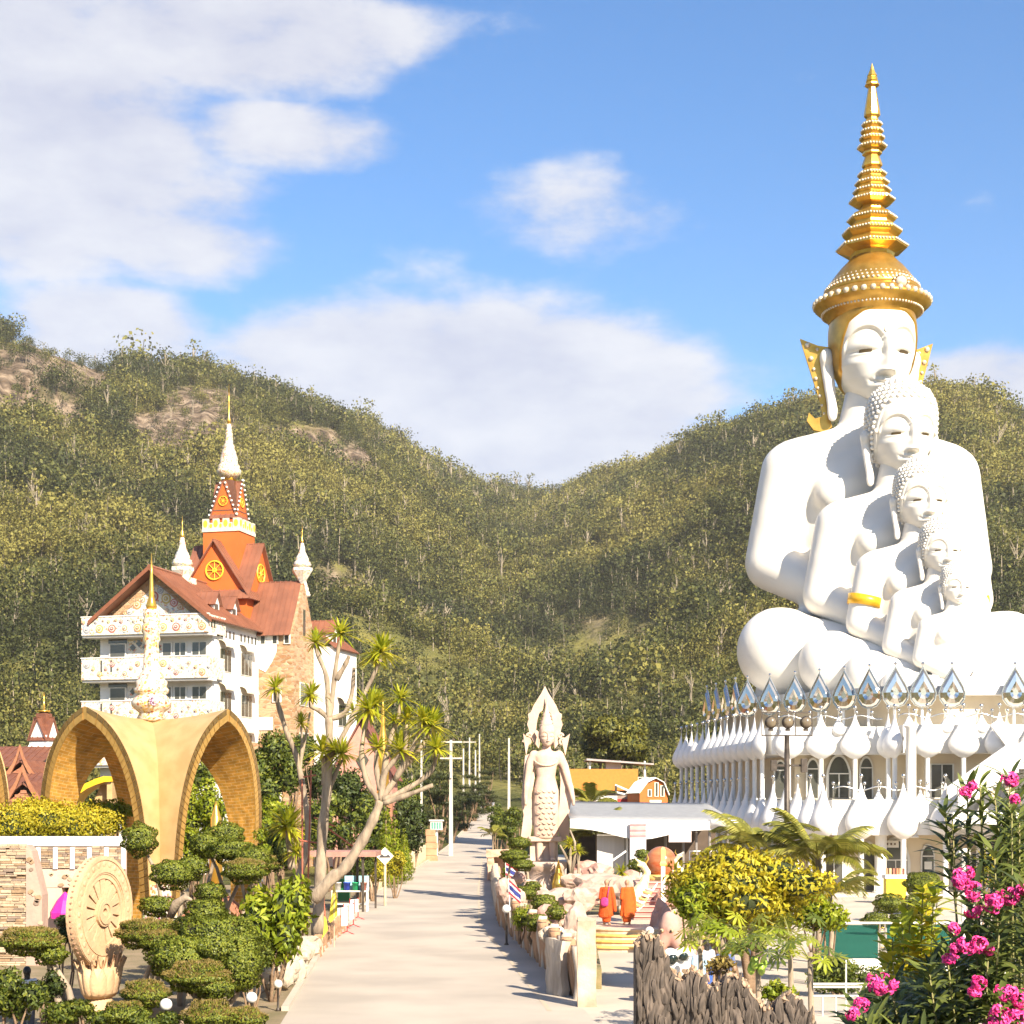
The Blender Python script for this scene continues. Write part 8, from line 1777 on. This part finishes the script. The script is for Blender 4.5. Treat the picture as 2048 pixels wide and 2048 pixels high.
dracaena('tall multi-stemmed dracaena with pale trunk, highest of the group', [[(634, 1870), (640, 1760), (645, 1660), (654, 1580), (658, 1500), (658, 1435)], [(658, 1438), (640, 1422), (622, 1412), (622, 1396)], [(658, 1438), (656, 1395), (652, 1350), (634, 1305), (631, 1290)], [(659, 1436), (664, 1400), (672, 1330), (680, 1280)], [(660, 1438), (690, 1425), (704, 1385), (708, 1335)], [(660, 1520), (690, 1463), (735, 1375), (762, 1318)], [(672, 1360), (690, 1330), (698, 1312)], [(650, 1600), (668, 1555), (683, 1520)], [(648, 1570), (648, 1530), (646, 1512)]], [(622, 1390, 1), (631, 1286, 1), (681, 1268, 1.15), (763, 1305, 1.35), (750, 1322, .9), (646, 1505, 1.3), (684, 1508, 1.2), (708, 1425, .7), (668, 1500, .9), (700, 1308, .01)], 57, r=.21)
dracaena('leaning dracaena with thick diagonal trunk forking into many tufted branches', [[(625, 1800), (665, 1755), (690, 1735), (725, 1680), (748, 1635), (761, 1602)], [(761, 1604), (735, 1565), (723, 1510), (732, 1445), (739, 1430)], [(761, 1600), (768, 1550), (790, 1520), (801, 1510)], [(762, 1600), (775, 1500), (795, 1440), (801, 1408)], [(764, 1598), (800, 1545), (838, 1500), (862, 1462)], [(790, 1560), (828, 1490), (845, 1450)], [(808, 1530), (812, 1480), (814, 1448)], [(766, 1600), (810, 1580), (860, 1545), (873, 1508)], [(768, 1606), (815, 1590), (866, 1570)], [(760, 1580), (752, 1530), (755, 1500)]], [(739, 1420, 1.45), (801, 1502, 1.3), (801, 1398, 1.0), (863, 1452, 1.25), (845, 1440, 1.0), (814, 1438, .9), (873, 1498, 1.1), (755, 1496, 1.0), (788, 1442, .6), (752, 1408, 1.0)], 54, r=.22)
dracaena('slender curving dracaena nearest the castle, tufts at two heights', [[(596, 1760), (612, 1700), (616, 1640), (603, 1560), (592, 1510), (572, 1460), (557, 1412), (551, 1385)], [(599, 1540), (610, 1480), (620, 1425)], [(600, 1545), (604, 1490), (602, 1452)]], [(551, 1376, 1.0), (602, 1446, .8), (621, 1396, .7)], 60, r=.13)
dracaena('short dracaena with drooping skirt left of the scaffold', [[(584, 1740), (578, 1690), (575, 1660)]], [(575, 1650, 1.75), (578, 1662, 1.5), (592, 1705, 1.0)], 63, r=.14)
for i, (u, v, Y, s_, z, lab) in enumerate([(1243, 1745, 72, 1.1, .6, 'spiky yucca rosette left of the orange globe'), (1140, 1690, 84, 1.2, .6, 'yellow green spiky plant right of the statue feet'), (1156, 1702, 82, 1.0, .6, 'second spiky plant beside the statue feet'), (1030, 1690, 78, .8, .5, 'spiky yellow plant left of the clipped pads')]):
    p = at(u, v, Y); t = thing('yucca', lab, 'plant', (p.x, Y, z)); q = put('leaf_rosette', TUFT[i % 4], t, (0, 0, p.z - z)); q.scale = (s_,) * 3; mb = MB(); mb.smooth = True; mb.tube([(0, 0, -.1), (.03, 0, p.z - z)], .07, 7); mb.build('stem', BARK_G, t)
t = thing('bare_frangipani', 'bare pale branching trunk right of the statue pedestal', 'tree', (at(1142, 1620, 82).x, 82, .5)); o = t.location
for pth in ([(1142, 1752), (1140, 1730), (1128, 1705), (1120, 1690)], [(1143, 1745), (1150, 1715), (1150, 1685), (1140, 1660)], [(1142, 1752), (1146, 1730), (1153, 1700)]): m = MB(); m.smooth = True; m.tube([at(*q, 82) - o for q in pth], [.1, .08, .06, .04][:len(pth)], 8); m.build('branch', BARK_G, t)
# palms
def frond_mesh(L_, rs, m, nl=42, lw=.065, ll=.6, arch=1.0):
    vs = []; fs = []; T = []
    P = [Vector((L_ * f * (1 - .16 * f * arch), 0, L_ * (.62 * f - .62 * arch * f * f))) for f in np.linspace(0, 1, 14)]
    for i in range(13):
        b = len(vs); w_ = .025 * (1 - i / 14); vs += [P[i] + Vector((0, -w_, 0)), P[i] + Vector((0, w_, 0)), P[i + 1] + Vector((0, w_, 0)), P[i + 1] + Vector((0, -w_, 0))]; fs.append((b, b + 1, b + 2, b + 3)); T += [.85] * 4
    for s in (-1, 1):
        for i in range(nl):
            f = .14 + .86 * i / nl; q = P[0].lerp(P[0], 0); j = min(12, int(f * 13)); q = P[j].lerp(P[j + 1], f * 13 - j); l_ = ll * L_ * .5 * (1 - (2 * f - .9) ** 2 * .55) * rs.uniform(.85, 1.1); d = Vector((.75, s * 1.0, .10)).normalized(); tip = q + d * l_ + Vector((0, 0, -.45 * l_)); mid = q + d * l_ * .55 + Vector((0, 0, -.06 * l_)); w_ = Vector((lw * .5, 0, .0)); b = len(vs); tt = float(np.clip(rs.normal(.5, .2), 0, 1))
            vs += [q - w_, q + w_, mid + w_ * 1.1, mid - w_ * 1.1, tip]; fs += [(b, b + 1, b + 2, b + 3), (b + 3, b + 2, b + 4, b + 4)]; T += [tt] * 5
    F4 = np.array([f for f in fs]); me = bpy.data.meshes.new('frond'); me.from_pydata([tuple(v) for v in vs], [], [tuple(dict.fromkeys(f)) for f in fs]); me.materials.append(m); a = me.attributes.new('tint', 'FLOAT', 'POINT'); a.data.foreach_set('value', np.array(T, np.float32)); return me
FR = [frond_mesh(2.6, np.random.RandomState(i), L_PALM, arch=a) for i, a in enumerate((1.0, 1.3, .75, 1.15))]
def palm(label, u, v, Y, n, sc, z0=0.0, seed=0, stem=.13):
    p = at(u, v, Y); t = thing('palm_tree', label, 'palm', (p.x, Y, z0)); rs = random.Random(seed); h = p.z - z0; m = MB(); m.smooth = True; m.tube([(0, 0, -.1), (.05, 0, h * .5), (0, 0, h)], [stem * sc, stem * .8 * sc, stem * .7 * sc], 10); m.build('trunk', BARK_G, t)
    for i in range(n): q = put('frond', FR[rs.randrange(4)], t, (0, 0, h - rs.uniform(0, .15))); q.rotation_euler = (rs.uniform(-.25, .25), -rs.uniform(-.15, .75), TAU * i / n + rs.uniform(-.25, .25)); s_ = sc * rs.uniform(.85, 1.1); q.scale = (s_,) * 3
palm('large feathery palm in front of the white petals, left of two', 1520, 1706, 56, 15, .92, seed=1); palm('large feathery palm right of the floodlight mast', 1636, 1716, 54, 16, .95, seed=2); palm('lower palm with drooping fronds below the right big palm', 1660, 1790, 50, 13, .72, seed=3); palm('small palm behind the standing statue, upper', 1182, 1610, 98, 11, .85, .3, 4, .09); palm('small palm beside the grey tent panel', 1192, 1668, 90, 12, .8, .3, 5, .09); palm('little palm by the far road edge near the grotto', 985, 1668, 118, 9, .5, gz(118), 6)
# yellow flowering tree and papaya group on the right
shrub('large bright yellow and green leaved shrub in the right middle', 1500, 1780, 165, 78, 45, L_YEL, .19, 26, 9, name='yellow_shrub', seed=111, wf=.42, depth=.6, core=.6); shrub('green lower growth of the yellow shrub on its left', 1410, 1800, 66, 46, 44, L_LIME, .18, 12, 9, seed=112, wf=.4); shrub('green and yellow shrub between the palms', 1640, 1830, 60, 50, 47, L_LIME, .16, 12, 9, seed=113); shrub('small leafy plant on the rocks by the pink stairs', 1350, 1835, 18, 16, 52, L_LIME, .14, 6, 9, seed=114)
def palmate(rs, R_):
    vs = [(0, 0, 0)]; fs = []; n = 9; ring = []
    for i in range(n):
        a = -2.5 + 5.0 * i / (n - 1); l_ = R_ * (1 - .28 * abs(a) / 2.5) * rs.uniform(.9, 1.1); b = len(vs); w_ = .11
        vs += [(.34 * R_ * math.cos(a - .22), .34 * R_ * math.sin(a - .22), .02), (.68 * l_ * math.cos(a - .16), .68 * l_ * math.sin(a - .16), -.03), (l_ * math.cos(a), l_ * math.sin(a), -.14 * R_), (.68 * l_ * math.cos(a + .16), .68 * l_ * math.sin(a + .16), -.03), (.34 * R_ * math.cos(a + .22), .34 * R_ * math.sin(a + .22), .02)]
        fs += [(0, b, b + 4), (b, b + 1, b + 3, b + 4), (b + 1, b + 2, b + 3)]
    me = bpy.data.meshes.new('papaya_leaf'); me.from_pydata(vs, [], fs); me.materials.append(L_LIME if rs.rand() > .4 else L_MID); tt = rs.uniform(.4, .9); a = me.attributes.new('tint', 'FLOAT', 'POINT'); a.data.foreach_set('value', np.full(len(vs), tt, np.float32)); return me
PAP = [palmate(np.random.RandomState(i), .36) for i in range(6)]
def papaya(u, vt, Y, label, n, fruit, seed, z0=0):
    p = at(u, vt, Y); t = thing('papaya_tree', label, 'tree', (p.x, Y, z0)); h = p.z - z0; rs = random.Random(seed); m = MB(); m.smooth = True; m.tube([(.1, 0, -.1), (.03, .05, h * .5), (0, 0, h)], [.075, .06, .05], 9); m.build('trunk', BARK_G, t)
    for i in range(n):
        a = rs.uniform(0, TAU); l_ = rs.uniform(.35, .8); e = rs.uniform(-.1, .75); q = Vector((math.cos(a) * l_ * math.cos(e), math.sin(a) * l_ * math.cos(e), h - .12 + l_ * math.sin(e))); m = MB(); m.tube([(0, 0, h - .15), (q.x * .5, q.y * .5, (h - .1 + q.z) / 2 + .06), q], [.014, .011, .008], 5); s_ = m.build('leaf_stalk', mat('stalk_green', (.30, .30, .08), rough=.6), t); o = put('leaf', PAP[rs.randrange(6)], s_, q); o.rotation_euler = (rs.uniform(-.5, .5), rs.uniform(.1, .8), a)
    for i in range(fruit): a = TAU * i / fruit; m = MB(); m.smooth = True; m.lathe([(.02, 0), (.07, .05), (.085, .12), (.06, .22), (.02, .27)], 10, (.13 * math.cos(a), .13 * math.sin(a), h - .55 - .12 * (i % 2))); m.build('fruit', mat('papaya_green', (.20, .34, .03), (.28, .40, .05), rough=.4), t)
papaya(1515, 1885, 34, 'papaya tree bearing a cluster of green fruit', 17, 6, 1); papaya(1445, 1858, 36, 'papaya tree left of the fruiting one', 16, 0, 2); papaya(1580, 1868, 35, 'papaya tree right of the fruiting one', 17, 0, 3); papaya(1400, 1880, 38, 'short papaya plant behind the bulging eyes sculpture', 10, 0, 4); papaya(1620, 1905, 33, 'small papaya nearest the steel railing', 9, 0, 5)
shrub('dry tangled plant at the top of the bark wall', 1440, 1935, 40, 26, 29, L_DRY, .09, 8, 8, seed=121, core=0, z0=1.5); shrub('hedge planted below the glass balustrade', 1690, 1955, 90, 34, 44, L_MID, .10, 14, 12, name='hedge', seed=122, depth=.25)
shrub('leafy plant behind the bark wall top', 1560, 1985, 34, 30, 29, L_LIME, .10, 8, 8, seed=123, z0=1.0)
topiary('round clipped bush on a reddish trunk before the temple', [(1778, 1808, 31, 20, 74)], base=(at(1782, 1620, 74).x, 74)); topiary('larger clipped bush right of the yellow counter', [(1845, 1768, 37, 24, 78)]); topiary('dark clipped dome behind the glass balustrade', [(1836, 1812, 30, 22, 72)]); topiary('low clipped hedge dome left above the glass balustrade', [(1752, 1842, 28, 16, 66)]); topiary('low clipped hedge dome right above the glass balustrade', [(1800, 1843, 26, 14, 66)])
shrub('golden spiky shrub behind the oleander flowers', 1980, 1735, 34, 42, 30, L_YEL, .16, 8, 10, seed=124, droop=-.5, wf=.25)
# --- lime plant and oleander close to the camera
def blade(ln, wd, m, tint, curl=.2, seg=4):
    vs = []; fs = []
    for k in range(seg + 1):
        f = k / seg; w_ = wd * .5 * math.sin(PI * min(1, f * .92 + .06)) ** .75 if k < seg else .001; z = -curl * ln * f * f; vs += [(ln * f, -w_, z + w_ * .25), (ln * f, 0, z), (ln * f, w_, z + w_ * .25)]
    for k in range(seg): b = 3 * k; fs += [(b, b + 3, b + 4, b + 1), (b + 1, b + 4, b + 5, b + 2)]
    me = bpy.data.meshes.new('leaf'); me.from_pydata(vs, [], fs); me.materials.append(m); a = me.attributes.new('tint', 'FLOAT', 'POINT'); a.data.foreach_set('value', np.full(len(vs), tint, np.float32)); me.polygons.foreach_set('use_smooth', [True] * len(fs)); return me
def aim(o, d, up): 
    x = Vector(d).normalized(); y = Vector(up).cross(x); y = y.normalized() if y.length > 1e-4 else Vector((0, 1, 0)); z = x.cross(y); o.rotation_euler = Matrix((x, y, z)).transposed().to_euler()
def leafy(name, label, o, tips, mk, whorl, step, top, limit, rs, stemm, sr=.012, spread=.9, ncount=3):
    """stems rising from a base, ringed with leaves; the nearest leaves are single objects, the rest one mass"""
    t = thing(name, label, 'shrub', o); o = Vector(o); spots = []
    for i, tip in enumerate(tips):
        tip = Vector(tip); b = o + Vector((rs.uniform(-.25, .25), rs.uniform(-.2, .3), 0)); mid = b.lerp(tip, .55) + Vector((rs.uniform(-.12, .12), rs.uniform(-.1, .1), .1)); m = MB(); m.smooth = True; pts = [b.lerp(mid, f) * (1 - f) + mid.lerp(tip, f) * f for f in np.linspace(0, 1, 9)]; m.tube([q - o for q in pts], [lerp(sr * 1.6, sr * .4, j / 8) for j in range(9)], 6); m.build('stem', stemm, t)
        L_ = 0.0; j = 0
        while L_ < top:
            f = max(0.0, 1 - L_ / (tip - b).length); k = f * 8; a = int(min(7, k)); q = pts[a].lerp(pts[a + 1], k - a); d = (pts[min(8, a + 1)] - pts[a]).normalized()
            for c in range(whorl):
                ang = TAU * c / whorl + j * 1.1 + rs.uniform(-.3, .3); s1 = d.orthogonal().normalized(); s2 = d.cross(s1); od = s1 * math.cos(ang) + s2 * math.sin(ang); ld = od * spread + d * rs.uniform(.35, 1.0) * (1 if L_ > .05 else 1.8); ld.z -= .15 * rs.random(); spots.append((q, ld, d, L_))
            L_ += step * rs.uniform(.8, 1.25); j += 1
    spots.sort(key=lambda s: s[0].y)
    rest = []
    for i, (q, ld, d, L_) in enumerate(spots):
        me = mk[rs.randrange(len(mk))]
        if i < limit: l = put('leaf', me, t, q - o); aim(l, ld, d); s_ = rs.uniform(.75, 1.12); l.scale = (s_,) * 3
        else: rest.append((q - o, ld, d, me, rs.uniform(.7, 1.1)))
    if rest:
        V = []; Fc = []; T = []; nb = 0
        for q, ld, d, me, s_ in rest:
            x = ld.normalized(); y = d.cross(x); y = y.normalized() if y.length > 1e-4 else Vector((0, 1, 0)); z = x.cross(y); M3 = np.array((x, y, z)).T * s_; co = np.array([v.co for v in me.vertices]) @ M3.T + np.array(q); V.append(co); Fc.append(np.array([p.vertices[:] for p in me.polygons]) + nb); nb += len(co); T.append(np.full(len(co), me.attributes['tint'].data[0].value))
        me = mesh_np('foliage', np.concatenate(V), np.concatenate(Fc), mk[0].materials[0], np.concatenate(T), True); tag(put('foliage', me, t), kind='stuff')
    return t
rs = random.Random(5)
def front_z(u):      # upper outline of the oleander in photo rows
    return float(np.interp(u, [1700, 1750, 1800, 1850, 1890, 1930, 1970, 2010, 2060], [2040, 1985, 1975, 1960, 1900, 1800, 1760, 1640, 1560]))
LO = [blade(rs.uniform(.17, .24), rs.uniform(.032, .044), L_OLE, rs.uniform(.2, .95), rs.uniform(.05, .35)) for _ in range(9)]
tips = []
for i in range(125):
    u = rs.uniform(1715, 2095); v = min(2075, front_z(u) + rs.random() ** 1.5 * (2100 - front_z(u))); Y = rs.uniform(9.6, 11.6); tips.append(at(u, v, Y))
tips += [at(1905, 1640, 10.3), at(1935, 1590, 10.5), at(1890, 1625, 10.4), at(1960, 1570, 10.3), at(1990, 1600, 10.2), at(2020, 1560, 10.4)]
OL = leafy('oleander', 'pink-flowering oleander bush in the right foreground', at(2040, 1620, 10.9).xy.to_3d(), tips, LO, 3, .05, .6, 300, rs, mat('green_stem', (.20, .20, .06), (.28, .22, .10), rough=.7))
PINK = mat('oleander_pink', (.72, .012, .17), (.80, .07, .30), rough=.55, scale=30, detail=2)
def flower(rs_):
    m = MB(); m.smooth = True
    for k in range(5):
        a = TAU * k / 5; tw = .35; r = .026
        def f(x, y, a=a): 
            l_ = r * x; w_ = r * .62 * math.sin(PI * (x * .75 + .12)) * (y - .5); return (l_ * math.cos(a) - w_ * math.sin(a) - l_ * .25 * math.sin(a), l_ * math.sin(a) + w_ * math.cos(a) + l_ * .25 * math.cos(a), .012 * x - .020 * x * x + .004 * math.sin(y * 5 + k))
        m.grid(f, 4, 3)
    m.tube([(0, 0, -.03), (0, 0, .0)], [.003, .007], 6); me = m.mesh('flower'); me.materials.append(PINK); return me
FLW = flower(rs)
CL = [(1917, 1762, 26), (1934, 1745, 18), (1946, 1782, 24), (1946, 1812, 26), (1990, 1802, 26), (2022, 1794, 22), (2044, 1785, 16), (1906, 1857, 14), (1912, 1900, 18), (1930, 1890, 22), (1955, 1890, 24), (1898, 1918, 14), (1762, 1972, 26), (1745, 1960, 18), (1788, 1968, 12), (1724, 2012, 20), (1706, 2030, 18), (1958, 1965, 18), (1948, 1985, 14), (2012, 1988, 24), (2040, 1996, 22), (2000, 2035, 30), (2035, 2040, 32), (1985, 2050, 22), (1942, 1572, 12), (1930, 1586, 12), (2020, 1560, 18), (2030, 1600, 12), (1975, 1900, 12)]
fr = random.Random(8)
for i, (u, v, r) in enumerate(CL):
    Y = 9.35 + fr.uniform(0, .35); p = at(u, v, Y); k = Y / F; c = put('flower_cluster', None, OL, p - OL.location); n = max(3, int(r * .55))
    for j in range(n):
        d = Vector((fr.gauss(0, 1), fr.gauss(-.5, .7), fr.gauss(.2, 1))).normalized(); o = put('flower', FLW, c, d * r * k * fr.uniform(.5, 1.0)); s_ = fr.uniform(.85, 1.25); o.scale = (s_,) * 3; aim(o, d.orthogonal(), d) 
LL = [blade(rs.uniform(.13, .20), rs.uniform(.06, .085), L_YEL if i % 2 else L_LIME, rs.uniform(.45, .95), rs.uniform(.1, .5)) for i in range(8)]
tips = []
for i in range(30):
    u = rs.uniform(1775, 1880); top_ = float(np.interp(u, [1775, 1800, 1830, 1855, 1880], [1890, 1840, 1825, 1745, 1770])); tips.append(at(u, top_ + rs.random() ** 1.4 * (1990 - top_), rs.uniform(12.2, 13.2)))
leafy('lime_shrub', 'bright lime yellow leafy shrub left of the oleander', at(1835, 1620, 12.9).xy.to_3d(), tips, LL, 2, .06, .75, 220, rs, mat('green_stem', (.2, .2, .06)), .010, 1.0)
# ------------------------------------------------------------------ warm haze in the valley air
def haze():
    m = bpy.data.materials.new('haze_air'); m.use_nodes = True; nt = m.node_tree; nt.nodes.clear(); out = nt.nodes.new('ShaderNodeOutputMaterial'); v = nt.nodes.new('ShaderNodeVolumePrincipled')
    v.inputs['Color'].default_value = (1.0, .97, .93, 1); v.inputs['Density'].default_value = HAZE_D; v.inputs['Anisotropy'].default_value = 0.0
    nt.links.new(v.outputs[0], out.inputs['Volume'])
    mb = MB(); mb.bx(-8300, 8300, -8300, 8300, -6, 420); o = mb.build('haze', m); tag(o, kind='stuff')
HAZE_D = 0.00008
haze()
